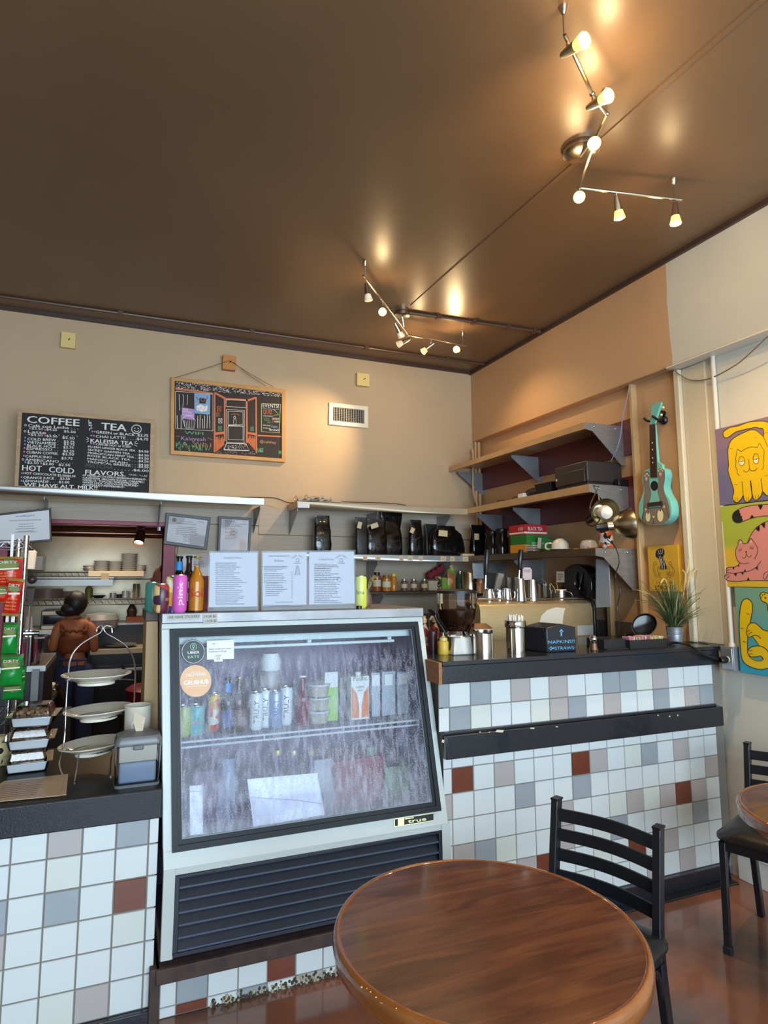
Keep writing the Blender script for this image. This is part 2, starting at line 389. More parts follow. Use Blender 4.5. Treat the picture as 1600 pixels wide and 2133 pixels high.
b = MB(); b.box(1.335, 1.352, 2.502, 3.2, 1.094, 1.188); b.build('raw_wood_end', m_raw, rc, bev=.001)
b = MB(); b.box(1.367, 3.054, 2.502, 2.535, .772, .872, ty=0); b.box(1.367, 3.028, 2.518, 2.535, .872, .885); b.build('ledge', m_bc, rc, bev=.003)
b = MB(); b.box(1.40, 3.03, 2.505, 2.535, 0, .078); b.box(1.40, 3.03, 2.455, 2.505, 0, .008); b.build('kick_board', m_bc, rc, bev=.004)
for (x, y, sx, sy) in ((1041, 1523, 9, 3), (1109, 1517, 5, 1.6), (923, 1544, 3, 3.5), (1000, 1525, 2, 1), (1160, 1514, 3, 1), (1395, 1492, 2, 1.5), (1371, 1490, 1.4, 1.4), (1412, 1490, 1.4, 2)):
    b = MB(); Pen(b, planeY(2.5015)).fill([(x-sx, y+sy*.6), (x-sx*.6, y-sy), (x+sx, y-sy*.7), (x+sx*.7, y+sy)], 0, .0006); b.build('paint_chip', m_chip, rc)
# --- low counter on the left
lc = thing('tiled_counter', 'low counter with tiled front and worn black wooden top, left of the display fridge', 'counter', (-.8, 2.9, 0))
b = MB(); b.box(-2.6, .178, YF, 3.16, .03, .78); b.build('body', m_grout, lc)
b = MB(); xs = [-2.6+0.0]+[.150-.1103*i for i in range(24, -1, -1)]+[.186]
rowsL = ['WWWTWWWGWWTWCWWWGWWWWWTWGWW', 'WWWWWTWWWWGWWBWWWWWWWWCWWW', 'WCWWGWWWTWWWWWWCWWWWWGWGWBW', 'WWWBWWWWWCWWTWWWWWWTWWWWCW', 'WWWWWGWWWWTWWWWWGWWWCWWWWW', 'WTWWWWWCWWWWWWWTWWWWWCTWWW', 'WWWWCWWWTWWWGWWWWWCWWWWWW']
def padL(s): return s[-26:] if len(s) >= 26 else 'W'*(26-len(s))+s
rowsL = [padL(x) for x in rowsL]
fix = {0: 'WWTWGW', 1: 'WWCWWW', 2: 'GWGWBW', 3: 'TWWWCW', 4: 'CWWWWW', 5: 'WWCTWW', 6: 'WWWWWW'}
rowsL = [r[:-len(fix[i])]+fix[i] for i, r in enumerate(rowsL)]
tiles(b, xs, [.695, .599, .4895, .380, .2705, .161, .05], [r.replace(' ', 'W') for r in rowsL[:6]], YF, .0045)
b.build('tile_front', TM, lc, smooth=0)
m_bw = mat('black_painted_wood_worn', (24, 25, 32), .22, var=.35, vs=45, bump=.14, bs=150)
m_lt = mat('dark_worn_counter', (26, 22, 21), .42, var=.3, vs=14, spec=.3)
b = MB(); b.box(-2.6, .190, 2.495, 3.25, .782, .80); b.build('counter_top', m_lt, lc, bev=.002); b = MB(); b.box(-2.6, .190, 2.494, 2.54, .697, .7985); b.build('front_edge', m_bw, lc, bev=.004)
b = MB(); b.box(-2.6, .186, 2.51, 2.535, 0, .05); b.build('kick_board', m_bc, lc, bev=.003)
# --- plinth below the fridge
pl = thing('tiled_plinth', 'tiled plinth under the display fridge, dirty and flaking along the floor', 'plinth', (.8, 2.9, 0))
b = MB(); b.box(.205, 1.38, YF, 3.2, 0, .14); b.build('body', m_grout, pl)
b = MB(); xs = [.208, .266]+[.266+.1108*i for i in range(1, 10)]+[1.38]
tiles(b, xs, [.143, .035, -.0], ['WGWWBWWGWWW', 'WBWGWTWWGWW'], YF)
b.build('tile_front', TM, pl, smooth=0)
b = MB(); b.box(.19, 1.372, 2.49, 3.2, .135, .186); b.box(.17, .205, 2.50, 3.2, 0, .186); b.build('top_board', mat('dirty_brown_wood', (70, 52, 46), .6, var=.4, vs=20), pl, bev=.003)
b = MB(); rr = random.Random(3)
for i in range(230):
    x = .38+rr.random()*.60; z = rr.random()**2*.028+.002; q = .003+rr.random()*.005
    b.ball((x, YF-.003, z), q, mi=rr.randint(0, 1), n=6)
b.build('flaking_grime', [mat('flaking_plaster', (168, 158, 128), .9), mat('grime', (70, 60, 48), .9)], pl)['kind'] = 'stuff'
# ------------------------------------------------------------------ small goods builders (world coordinates)
X_, Y_, Z_ = Vector((1, 0, 0)), Vector((0, 1, 0)), Vector((0, 0, 1))
m_cantop = mat('can_aluminium', (200, 202, 205), .25, 1)
def spots(name, base, cols, sc=26):
    """printed wrapper with blotches of several colours"""
    if name in MC: return MC[name]
    m = mat(name, base, .3); nt = m.node_tree; bb = nt.nodes['Principled BSDF']
    tc = nt.nodes.new('ShaderNodeTexCoord'); v = nt.nodes.new('ShaderNodeTexVoronoi'); v.inputs['Scale'].default_value = sc
    nt.links.new(tc.outputs['Object'], v.inputs['Vector'])
    r = nt.nodes.new('ShaderNodeValToRGB'); r.color_ramp.interpolation = 'CONSTANT'
    allc = [base]+list(cols); r.color_ramp.elements[0].color = lin(allc[0])
    r.color_ramp.elements[1].position = 1/len(allc); r.color_ramp.elements[1].color = lin(allc[1])
    for k in range(2, len(allc)):
        e = r.color_ramp.elements.new(k/len(allc)); e.color = lin(allc[k])
    sp = nt.nodes.new('ShaderNodeSeparateColor'); nt.links.new(v.outputs['Color'], sp.inputs[0])
    nt.links.new(sp.outputs[0], r.inputs[0]); nt.links.new(r.outputs[0], bb.inputs['Base Color']); return m
def can(label, x, y, h, H, r, body, txt=None, tcol=None, group=None, vert=True, name='drink_can'):
    t = thing(name, label, 'can', (x, y, h), group)
    b = MB(); b.lathe([(0, 0), (r*.75, 0), (r*.82, .003), (r, .012), (r, H-.014), (r*.84, H-.003)], (x, y, h)); b.build('can_body', body, t)
    b = MB(); b.lathe([(r*.84, H-.003), (r*.84, H), (r*.79, H), (r*.76, H-.004), (0, H-.004)], (x, y, h)); b.box(x-.005, x+.005, y-.012, y+.004, h+H-.004, h+H-.001); b.build('can_lid', m_cantop, t)
    if txt:
        b = MB()
        wrap_text(b, txt, x, y, h+H*.5, r+.0006, H*.6 if vert else r*1.3, r*.75 if vert else H*.13, vert)
        b.build('printed_name', tcol, t)
    return t
def wrap_text(b, s, x, y, z, r, w, h, vert=False, ang=0):
    """letters bent round a cylinder facing the camera side"""
    vs, fs = txt_mesh(s); x0 = min(p[0] for p in vs); x1 = max(p[0] for p in vs); k = w/(x1-x0); kh = h/.7; base = len(b.v)
    a0 = math.atan2(x, -y) if False else 0
    for p in vs:
        u = (p[0]-x0)*k-w/2; v = p[1]*kh-h/2
        if vert: u, v = -v, u
        a = u/r+ang-math.atan2(x, y)*1.0
        b.V((x+r*math.sin(a), y-r*math.cos(a), z+v))
    for f in fs: b.F([base+q for q in f])
def bottle(label, x, y, h, H, r, gl, liquid=None, lab=None, labz=(.12, .42), cap=None, neck=.33, nr=.38, txt=None, tcol=None, necklab=None, group=None, name='beer_bottle', cat='bottle', captype=0):
    t = thing(name, label, cat, (x, y, h), group); c = (x, y, h); n = nr*r
    prof = [(0, .002), (r*.9, 0), (r, .006), (r, H*.52), (r*.96, H*.57), (r*.62, H*(1-neck+.02)), (n, H*(1-neck+.08)), (n*.95, H*.95), (n*1.1, H*.955), (n*1.1, H*.975), (n*.9, H*.98)]
    b = MB(); b.lathe(prof, c); b.build('glass_body', gl, t)
    if liquid:
        f = .94; b = MB(); b.lathe([(0, .006)]+[(q*f, max(z, .008)) for q, z in prof[1:7]]+[(n*.85, H*.82), (0, H*.82)], c); b.build('drink', liquid, t)
    if lab:
        b = MB(); b.lathe([(r+.0007, H*labz[0]), (r+.0007, H*labz[1])], c); b.build('label', lab, t)
    if necklab:
        b = MB(); b.lathe([(n*1.25+.001, H*.74), (n*1.06+.001, H*.9)], c); b.build('neck_label', necklab, t)
    if cap:
        b = MB()
        if captype == 0: b.lathe([(n*1.25, H*.965), (n*1.3, H*.97), (n*1.15, H), (0, H)], c)
        else: b.lathe([(n*1.5, H*.93), (n*1.5, H*1.0), (n*1.35, H*1.01), (0, H*1.01)], c)
        b.build('cap', cap, t)
    if txt:
        b = MB(); wrap_text(b, txt, x, y, h+H*(labz[0]+labz[1])/2, r+.0014, r*1.9, r*1.1); b.build('printed_name', tcol, t)
    return t
def carton(label, x, y, h, W, D, H, m1, parts=(), gable=0, cap=None, cat='carton', name='drink_carton', group=None, rz=0, bev=.002):
    t = thing(name, label, cat, (x, y, h), group)
    b = MB(); b.T = rot('Z', rz, (x, y, h)); b.box(x-W/2, x+W/2, y-D/2, y+D/2, h, h+H)
    if gable:
        b.prism([(x-W/2, y-D/2, h+H), (x-W/2, y+D/2, h+H), (x-W/2, y, h+H+gable)], (W, 0, 0)); b.box(x-W/2, x+W/2, y-.002, y+.002, h+H+gable-.003, h+H+gable+.012)
    b.build('box_body', m1, t, bev=bev)
    for (nm, fn, m) in parts:
        b = MB(); b.T = rot('Z', rz, (x, y, h)); fn(b, x, y-D/2, h); b.build(nm, m, t, smooth=0)
    if cap:
        b = MB(); b.T = rot('Z', rz, (x, y, h)); b.lathe([(.014, 0), (.014, .014), (.012, .016), (0, .016)], (x, y-(D/4 if gable else 0), h+H+(gable/2 if gable else 0))); b.build('cap', cap, t)
    return t
m_blk = mat('black_ink', (18, 18, 20), .6); m_ink = mat('grey_print', (70, 72, 84), .7)
m_paper = mat('white_paper', (226, 226, 228), .7); m_wht = mat('white_print', (235, 235, 232), .5)
# ------------------------------------------------------------------ display fridge
FS = lambda h: -.0317*(h-.511)
def fr(u, h, off=0.0, d=0.0):
    """point on the slanted front: u from the left edge, height h, off toward viewer, d depth"""
    return Vector((.204+u+FS(h), 2.50+.2*(h-.511)-off*.98+d, h-off*.19))
def frpix(x, y, off=0.0):
    nrm = Vector((0, -.98, .196)); p = fr(0, .511)+nrm*off
    return onP(x, y, p, nrm)
W = 1.1655
fg = thing('display_fridge', 'white display fridge with a slanted, fogged and dripping glass front on the tiled plinth', 'fridge', (.77, 2.85, .186))
m_fw = mat('white_enamel', (192, 198, 194), .32, bump=.02, bs=40)
m_gk = mat('black_rubber_gasket', (16, 18, 24), .45, spec=.3)
def slab(b, u0, u1, h0, h1, t=.03, f=.0):
    a = [fr(u0, h0, f), fr(u1, h0, f), fr(u1, h1, f), fr(u0, h1, f)]; b.prism(a, (0, t, 0))
b = MB(); slab(b, 0, W, .511, .571); slab(b, 0, .032, .571, 1.358); slab(b, 1.135, W, .571, 1.358); slab(b, 0, W, 1.358, 1.379)
b.build('door_surround', m_fw, fg, bev=.002)
b = MB(); x0, x1 = .204, 1.369
b.box(x0, x0+.042, 2.50, 2.53, .207, .511); b.box(x1-.03, x1+.012, 2.50, 2.53, .187, .511); b.box(x0+.042, x1-.03, 2.502, 2.53, .488, .511)
b.build('base_frame', m_fw, fg, bev=.002)
# cabinet carcass: sides, back, floor
b = MB()
for u0, u1 in ((0, .03), (W-.03, W)):
    pts = [fr(u0, .511, 0, .028), fr(u0, 1.379, 0, .028), Vector((.204+u0+FS(1.379), 3.15, 1.379)), Vector((.204+u0, 3.15, .511))]
    b.prism(pts, (u1-u0, 0, 0))
b.box(x0, x1, 3.12, 3.16, .19, 1.40); b.box(x0, x1, 2.53, 3.15, .50, .53); b.box(x0, x1, 2.54, 3.12, .19, .2)
b.build('cabinet', mat('fridge_liner', (118, 96, 126), .5), fg)
tp = fr(0, 1.379).x
b = MB(); b.box(tp-.002, tp+W+.002, 2.66, 3.17, 1.379, 1.42); b.build('steel_top', mat('dull_steel_top', (158, 158, 162), .5, .7, var=.25, vs=9), fg, bev=.003)
# left timber side panel with brown capping
b = MB(); b.prism([(tp-.045, 2.85, .805), (tp+.018, 2.85, .805), (tp-.004, 2.85, 1.379), (tp-.050, 2.85, 1.379)], (0, .32, 0)); b.build('wooden_side_panel', mat('pine_panel', (196, 162, 110), .5, var=.14, vs=3, stretch=(14, 14, 1)), fg, bev=.002)
b = MB(); b.box(tp-.056, tp-.003, 2.84, 3.18, 1.379, 1.42); b.build('panel_cap', mat('dark_brown_wood', (78, 58, 48), .5), fg, bev=.003)
# gasket frames
g = MB()
def frame(b, u0, u1, h0, h1, w_, f0, t):
    for q in ((u0, u1, h0, h0+w_), (u0, u1, h1-w_, h1), (u0, u0+w_, h0+w_, h1-w_), (u1-w_, u1, h0+w_, h1-w_)): slab(b, *q, t=t, f=f0)
frame(g, .030, 1.137, .569, 1.360, .021, .010, .03); frame(g, .049, 1.118, .588, 1.341, .016, .004, .03)
g.build('door_gasket', m_gk, fg, bev=.003)
b = MB(); frame(b, .064, 1.103, .603, 1.326, .004, .0, .01); b.build('inner_bead', mat('grey_bead', (120, 132, 138), .4), fg)
# fogged glass
def fog_glass():
    m = bpy.data.materials.new('fogged_wet_glass'); m.use_nodes = True; nt = m.node_tree; nt.nodes.remove(nt.nodes['Principled BSDF'])
    N = nt.nodes.new; L = nt.links.new; o = nt.nodes['Material Output']
    tr = N('ShaderNodeBsdfTransparent'); tr.inputs[0].default_value = (.90, .93, .97, 1)
    df = N('ShaderNodeBsdfTranslucent'); df.inputs[0].default_value = (.70, .72, .86, 1)
    d2 = N('ShaderNodeBsdfDiffuse'); d2.inputs[0].default_value = (.62, .64, .80, 1)
    ms = N('ShaderNodeMixShader'); ms.inputs[0].default_value = .6; L(df.outputs[0], ms.inputs[1]); L(d2.outputs[0], ms.inputs[2])
    gl = N('ShaderNodeBsdfGlossy'); gl.inputs['Roughness'].default_value = .05
    g_ = N('ShaderNodeNewGeometry'); sp = N('ShaderNodeSeparateXYZ'); L(g_.outputs['Position'], sp.inputs[0])
    mp = N('ShaderNodeMapping'); mp.inputs['Scale'].default_value = (1, 1, .16); L(g_.outputs['Position'], mp.inputs[0])
    # condensation streaks where it dripped, droplets, a clearer top strip
    st = N('ShaderNodeTexNoise'); st.inputs['Scale'].default_value = 60; st.inputs['Detail'].default_value = 5; L(mp.outputs[0], st.inputs['Vector'])
    sr = N('ShaderNodeMapRange'); sr.inputs[1].default_value = .42; sr.inputs[2].default_value = .66; sr.inputs[3].default_value = 0; sr.inputs[4].default_value = .42; L(st.outputs[0], sr.inputs[0])
    dr = N('ShaderNodeTexVoronoi'); dr.inputs['Scale'].default_value = 150; L(g_.outputs['Position'], dr.inputs['Vector'])
    dm = N('ShaderNodeMapRange'); dm.inputs[1].default_value = .20; dm.inputs[2].default_value = .33; dm.inputs[3].default_value = .55; dm.inputs[4].default_value = 0; L(dr.outputs['Distance'], dm.inputs[0])
    bn = N('ShaderNodeTexNoise'); bn.inputs['Scale'].default_value = 2.2; L(g_.outputs['Position'], bn.inputs['Vector'])
    low_glow = N('ShaderNodeMapRange'); low_glow.inputs[1].default_value = .98; low_glow.inputs[2].default_value = .60; low_glow.inputs[3].default_value = .03; low_glow.inputs[4].default_value = .42; L(sp.outputs['Z'], low_glow.inputs[0])  # whitens the glass downwards: the pale glow is put into the fog
    a = N('ShaderNodeMath'); a.operation = 'ADD'; L(sr.outputs[0], a.inputs[0]); L(dm.outputs[0], a.inputs[1])
    up_ = N('ShaderNodeMapRange'); up_.inputs[1].default_value = 1.26; up_.inputs[2].default_value = 1.20; up_.inputs[3].default_value = .1; up_.inputs[4].default_value = 1; L(sp.outputs['Z'], up_.inputs[0])
    a2 = N('ShaderNodeMath'); a2.operation = 'MULTIPLY'; L(a.outputs[0], a2.inputs[0]); L(up_.outputs[0], a2.inputs[1])
    a3 = N('ShaderNodeMath'); a3.operation = 'ADD'; a3.use_clamp = True; L(a2.outputs[0], a3.inputs[0]); L(low_glow.outputs[0], a3.inputs[1])
    a4 = N('ShaderNodeMath'); a4.operation = 'MULTIPLY'; L(a3.outputs[0], a4.inputs[0])
    br = N('ShaderNodeMapRange'); br.inputs[1].default_value = .3; br.inputs[2].default_value = .7; br.inputs[3].default_value = .72; br.inputs[4].default_value = 1.0; L(bn.outputs[0], br.inputs[0]); L(br.outputs[0], a4.inputs[1])
    mx = N('ShaderNodeMixShader'); L(a4.outputs[0], mx.inputs[0]); L(tr.outputs[0], mx.inputs[1]); L(ms.outputs[0], mx.inputs[2])
    bp = N('ShaderNodeBump'); bp.inputs['Strength'].default_value = .25; bp.inputs['Distance'].default_value = .002; L(a.outputs[0], bp.inputs['Height']); L(bp.outputs[0], gl.inputs['Normal'])
    fz = N('ShaderNodeFresnel'); fz.inputs[0].default_value = 1.3
    m2 = N('ShaderNodeMixShader'); L(fz.outputs[0], m2.inputs[0]); L(mx.outputs[0], m2.inputs[1]); L(gl.outputs[0], m2.inputs[2]); L(m2.outputs[0], o.inputs[0])
    return m
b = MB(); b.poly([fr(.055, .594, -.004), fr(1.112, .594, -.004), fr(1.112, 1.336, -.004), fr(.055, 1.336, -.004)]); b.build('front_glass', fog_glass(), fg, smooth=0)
# black louvred grille
b = MB(); m_gr = mat('dark_navy_grille', (26, 30, 44), .35, var=.2, vs=20)
for q in ((.246, 1.339, .478, .488), (.246, 1.339, .212, .226), (.246, .262, .226, .478), (1.322, 1.339, .226, .478)): b.box(q[0], q[1], 2.498, 2.53, q[2], q[3])
gf = b.build('grille', m_gr, fg, bev=.002)
b = MB()
for k in range(6):
    z = .230+k*.0425
    b.box(.262, 1.322, 2.500, 2.506, z-.002, z+.005, mi=1); b.prism([(.262, 2.503, z), (.262, 2.503, z+.006), (.262, 2.527, z+.040), (.262, 2.535, z+.037)], (1.06, 0, 0))
b.build('louvre', [m_gr, mat('highlit_grille_lip', (66, 78, 98), .4)], gf)  # paler lip colour puts the edge highlights into the louvres
# brand plate
b = MB(); fn = frpix
pen = Pen(b, frpix); pen.fill([(822, 1706), (903, 1694), (903, 1709), (822, 1722)], 1, .002); pen.line([(822, 1706), (903, 1694)], 1.3, 0, .003); pen.line([(822, 1722), (903, 1709)], 1.3, 0, .003); pen.line([(822, 1706), (822, 1722)], 1.3, 0, .003)
pen.fill([(829, 1706), (842, 1704), (842, 1718), (829, 1720)], 0, .003); pen.text('true', 850, 1714.5, 888, 1708.5, 7.5, 0, .004); pen.text('true', 850.5, 1714.9, 888.5, 1708.9, 7.5, 0, .0041); pen.line([(843, 1706), (862, 1703)], 2, 0, .003)
b.build('name_plate', [mat('gold_plate_ink', (226, 218, 160), .3, .6), m_blk], fg, smooth=0)
# interior fittings
m_rail = mat('white_wire_coating', (214, 220, 222), .35)
SH = onY(372, 1543, 2.70).z
b = MB()
for dz, yy in ((0, 2.665), (-.022, 2.672)): b.tube([(.24, yy, SH+dz), (1.33, yy, SH+dz)], .0045, 6)
for k in range(90): x = .25+k*.012; b.tube([(x, 2.665, SH-.001), (x, 3.10, SH-.001)], .0016, 4, caps=False)
for x in (.25, .6, .95, 1.32): b.tube([(x, 2.665, SH), (x, 2.672, SH-.022)], .004, 6)
b.build('wire_shelf', m_rail, fg)
b = MB(); b.box(.23, 1.32, 2.70, 2.92, 1.290, 1.375); b.box(.32, 1.22, 2.72, 2.76, 1.262, 1.275); b.box(.32, .345, 2.73, 2.75, 1.27, 1.34); b.box(.80, .82, 2.73, 2.75, 1.27, 1.34); b.box(1.19, 1.21, 2.73, 2.75, 1.27, 1.34)
b.build('lamp_housing', mat('pale_green_enamel', (196, 208, 204), .35), fg, bev=.003)
# --- stickers on the glass
m_ubg = mat('dark_teal_sticker', (52, 66, 72), .5); m_ubl = mat('pale_green_print', (170, 215, 175), .5)
b = MB(); p = Pen(b, frpix); p.dot(402.5, 1357.5, 25, 25.5, 0, .002, 40); p.ring(402.5, 1357.5, 23.2, 23.7, .7, 1, .003, 40)
p.text('UBER', 391, 1362.5, 415.5, 1361, 5.5, 1, .003); p.text('UBER', 391.3, 1362.5, 415.8, 1361, 5.5, 1, .0031); p.text('EATS', 391.5, 1371.5, 415, 1370, 5.3, 2, .003)
p.ring(403, 1347, 6.6, 7, .8, 2, .003); p.line([(403, 1352), (403, 1348)], 1.6, 2, .003); p.ring(403, 1346, 1.8, 3, .9, 2, .003)
tag(b.build('sticker', [m_ubg, m_wht, m_ubl], smooth=0), 'round dark delivery sticker with white letters at the top left of the fridge glass', 'sticker')
b = MB(); p = Pen(b, frpix); p.dot(407.8, 1418.5, 32.6, 33.2, 0, .002, 44); p.text('LOVE US', 398, 1402, 417, 1401, 3.6, 1, .003); p.text('DELIVERED', 388, 1409.5, 429, 1406.5, 6.2, 1, .003)
p.text('GRUBHUB', 383, 1427.5, 434, 1424, 9.5, 1, .003); p.text('GRUBHUB', 383.8, 1427.5, 434.8, 1424, 9.5, 1, .0031); p.line([(388, 1431), (432, 1428)], .8, 1, .003)
tag(b.build('sticker', [mat('peach_sticker', (226, 190, 140), .5, c2=(222, 168, 138), var=.2, vs=8), m_wht], smooth=0), 'round peach delivery sticker with cream letters on the fridge glass', 'sticker')
b = MB(); p = Pen(b, frpix); p.fill([(431, 1335), (487.5, 1332.5), (487.5, 1372.5), (431, 1374)], 0, .002)
p.text('Support us with your reviews', 435, 1353.5, 482, 1351.5, 3, 1, .003); p.text('and photos on Google', 435, 1359, 472, 1357.5, 3, 1, .003); p.text('Hello', 442, 1342, 449, 1341.8, 2.2, 1, .003)
p.fill([(445.5, 1364), (463.5, 1360), (464, 1378), (446, 1378.5)], 0, .003); p.text('CAFE HEY', 448, 1368, 461, 1367, 3, 2, .004); p.ring(455, 1372, 2.6, 3, .7, 1, .004)
tag(b.build('notice_card', [m_paper, m_ink, mat('rust_print', (170, 80, 50), .6)], smooth=0), 'small white card asking for reviews taped inside the top of the fridge glass', 'card')
# flat white shapes with a thin line, low down inside the glass
def shape_in(px, label, line_px):
    b = MB(); p = Pen(b, frpix); p.fill(px, 0, -.012); p.line(line_px, .9, 1, -.011)
    tag(b.build('white_shape', [mat('bright_white', (240, 242, 250), .6), m_ink], smooth=0), label, 'paper')
shape_in([(515, 1623), (661, 1610), (676, 1697), (528, 1722)], 'large flat white shape with a thin line behind the bottom of the wet fridge glass', [(522, 1661), (570, 1664), (620, 1667), (669, 1674)])
shape_in([(395, 1637), (422, 1635), (423, 1737), (396, 1740)], 'narrow flat white shape behind the bottom left of the fridge glass', [(396, 1648), (423, 1649.5)])
# --- goods on the wire shelf of the fridge
S0 = SH+.002
def pxx(x, y, Y): return onY(x, y, Y).x
YC = 2.76
tm = mat('seltzer_white', (224, 226, 228), .3)
FR = 'drinks on the fridge shelf'
can('yellow-green soft drink can at the left end of the fridge shelf', pxx(382, 1510, YC), YC, S0, .122, .031, mat('lime_can', (186, 196, 96), .3), group=FR)
can('teal and orange soft drink can on the fridge shelf', pxx(409, 1500, YC), YC, S0, .122, .033, mat('teal_can', (70, 170, 172), .3), 'poppi', mat('orange_print', (226, 120, 50), .5), vert=False, group=FR)
can('tall red and yellow patterned can on the fridge shelf', pxx(447, 1490, YC+.05), YC+.05, S0, .155, .031, spots('picture_yellow', (232, 196, 60), [(206, 56, 40), (228, 224, 210), (224, 150, 40)], 34), group=FR)
bottle('dark beer bottle with a bright blue neck label on the fridge shelf', pxx(474, 1480, YC), YC, S0, .225, .030, mat('dark_bottle_glass', (30, 20, 26), .1), lab=mat('navy_label', (50, 64, 130), .5), cap=m_black, necklab=mat('sky_blue_label', (40, 140, 210), .5), group=FR)
bottle('brown beer bottle right of the blue-necked one on the fridge shelf', pxx(497, 1480, YC), YC, S0, .225, .030, mat('amber_bottle_glass', (70, 38, 22), .1), lab=mat('brown_label', (110, 74, 60), .5), cap=mat('gold_cap', (190, 160, 80), .3, .8), group=FR)
can('slim white hard seltzer can with a red mark, black upright letters', pxx(534, 1480, YC), YC, S0, .156, .029, tm, 'TRULY', m_blk, group=FR)
can('slim white hard seltzer can, second from the left of three', pxx(553, 1480, YC+.03), YC+.03, S0, .160, .029, tm, 'TRULY', m_blk, group=FR)
can('slim silvery blue seltzer can in the middle of the fridge shelf', pxx(574, 1480, YC), YC, S0, .156, .029, mat('silver_blue_can', (150, 170, 200), .3, .3), 'TRULY', mat('blue_print', (40, 70, 150), .5), group=FR)
can('slim white seltzer can standing beside the swing-top bottle', pxx(596, 1480, YC+.04), YC+.04, S0, .165, .029, tm, 'TRULY', m_blk, group=FR)
c = pxx(565, 1420, 2.90)
t = thing('plastic_jug', 'clear jug with a white screw lid behind the seltzer cans', 'jug', (c, 2.92, S0))
b = MB(); b.lathe([(0, 0), (.05, 0), (.052, .19), (.042, .22), (.04, .23)], (c, 2.92, S0)); b.build('jug_body', mat('cloudy_plastic', (170, 160, 160), .3), t)
b = MB(); b.lathe([(.046, .225), (.046, .27), (.036, .30), (0, .30)], (c, 2.92, S0)); b.build('lid', m_wht, t)
bottle('swing-top bottle of red syrup on the fridge shelf', pxx(630, 1470, YC), YC, S0, .215, .034, mat('red_syrup_glass', (118, 24, 52), .1), cap=m_wht, neck=.42, name='swing_top_bottle', group=FR)
c = pxx(667, 1470, YC)
for k in range(3):
    t = thing('deli_tub', ['clear tub of sliced food at the bottom of the tub stack in the fridge', 'clear tub of sliced food in the middle of the tub stack', 'clear tub of sliced food on top of the tub stack'][k], 'tub', (c, YC+.03, S0+k*.058), 'stacked deli tubs in the fridge')
    b = MB(); b.lathe([(0, .001), (.044, .001), (.052, .046), (.0, .047)], (c, YC+.03, S0+k*.058)); b.build('contents', mat('pale_sliced_food', (190, 182, 162), .6, var=.3, vs=60), t)
    b = MB(); b.lathe([(.053, .0465), (.056, .048), (.056, .055), (0, .055)], (c, YC+.03, S0+k*.058)); b.build('lid', mat('tub_lid_plastic', (200, 205, 206), .25), t)
def ctn(label, xa, xb, ytop, Y, m, parts=(), **k):
    a = pxx(xa, 1480, Y); e = pxx(xb, 1480, Y); H = onY(xa, ytop, Y).z-S0
    return carton(label, (a+e)/2, Y+.035, S0, e-a, .06, H, m, parts, **k)
ctn('green and white carton with a white cap beside the deli tubs', 676, 705, 1412, YC+.02, mat('lime_green_carton', (150, 196, 84), .45), [('white_panel', lambda b, x, y, h: b.box(x-.031, x+.031, y-.0012, y, h+.15, h+.218), m_paper)], cap=m_wht)
ctn('plain grey carton between the green one and the orange one', 709, 728, 1412, YC+.08, mat('grey_carton', (150, 146, 150), .5))
def pac(b, x, y, h):
    b.poly([(x-.042, y-.001, h+.01), (x-.004, y-.001, h+.01), (x-.006, y-.001, h+.07), (x-.018, y-.001, h+.12), (x-.042, y-.001, h+.15)])
    b.poly([(x+.042, y-.001, h+.01), (x+.006, y-.001, h+.01), (x+.008, y-.001, h+.07), (x+.02, y-.001, h+.12), (x+.042, y-.001, h+.15)])
def pact(b, x, y, h):
    b.text('Pacific', (x-.034, y-.002, h+.175), X_, Z_, .068, .022); b.text('BARISTA', (x-.02, y-.002, h+.142), X_, Z_, .04, .009); b.text('SERIES', (x-.013, y-.002, h+.128), X_, Z_, .026, .006)
ctn('white and orange oat drink carton with green lettering', 732, 770, 1410, YC, m_wht, [('orange_swirl', pac, mat('orange_carton_print', (226, 138, 84), .5)), ('lettering', pact, mat('green_print', (60, 120, 60), .5))], cap=m_wht)
for k, (xa, xb, yt) in enumerate(((775, 793, 1402), (797, 825, 1400), (829, 852, 1400))):
    ctn(['narrow pale milk carton right of the orange carton', 'pale milk carton, second from the right in the fridge', 'pale milk carton at the right end of the fridge shelf'][k], xa, xb, yt, YC+.03, mat('frosty_carton', (176, 182, 190), .5),
        [('printed_panel', lambda b, x, y, h: b.box(x-.02, x+.02, y-.0012, y, h+.14, h+.19), m_wht)], group='pale cartons in the fridge')
# --- goods on the fridge floor
F0 = .532; YD = 2.74
for k, x in enumerate((577, 611, 648)):
    bottle('wine bottle with gold foil neck on the fridge floor, %s of three' % ['left', 'middle', 'right'][k], pxx(x, 1620, YD+.02), YD+.02, F0, onY(x, 1562, YD+.02).z-F0, .038, mat('purple_wine_glass', (92, 70, 118), .15), cap=mat('gold_foil', (176, 152, 84), .35, .7), captype=1, neck=.42, nr=.34, name='wine_bottle', group='gold topped wine bottles')
c = pxx(474, 1630, YD)
t = thing('glass_bottle', 'clear glass bottle with a blue printed label on the fridge floor', 'bottle', (c, YD, F0))
b = MB(); b.lathe([(0, 0), (.042, 0), (.044, .19), (.03, .23), (.028, .265), (.031, .27), (.031, .285), (0, .285)], (c, YD, F0)); b.build('glass_body', mat('milky_glass', (150, 160, 190), .15), t)
b = MB(); wrap_text(b, 'Soda', c, YD, F0+.13, .0452, .05, .03, False); b.build('printed_name', mat('blue_print', (40, 70, 150), .5), t)
c = pxx(430, 1600, YD+.05); b = MB(); b.box(c-.05, c+.05, YD+.0, YD+.14, F0, F0+.24); tag(b.build('brown_carton', mat('muted_mauve_card', (120, 92, 124), .6), bev=.004), 'mauve brown carton in the lower left of the fridge', 'carton')
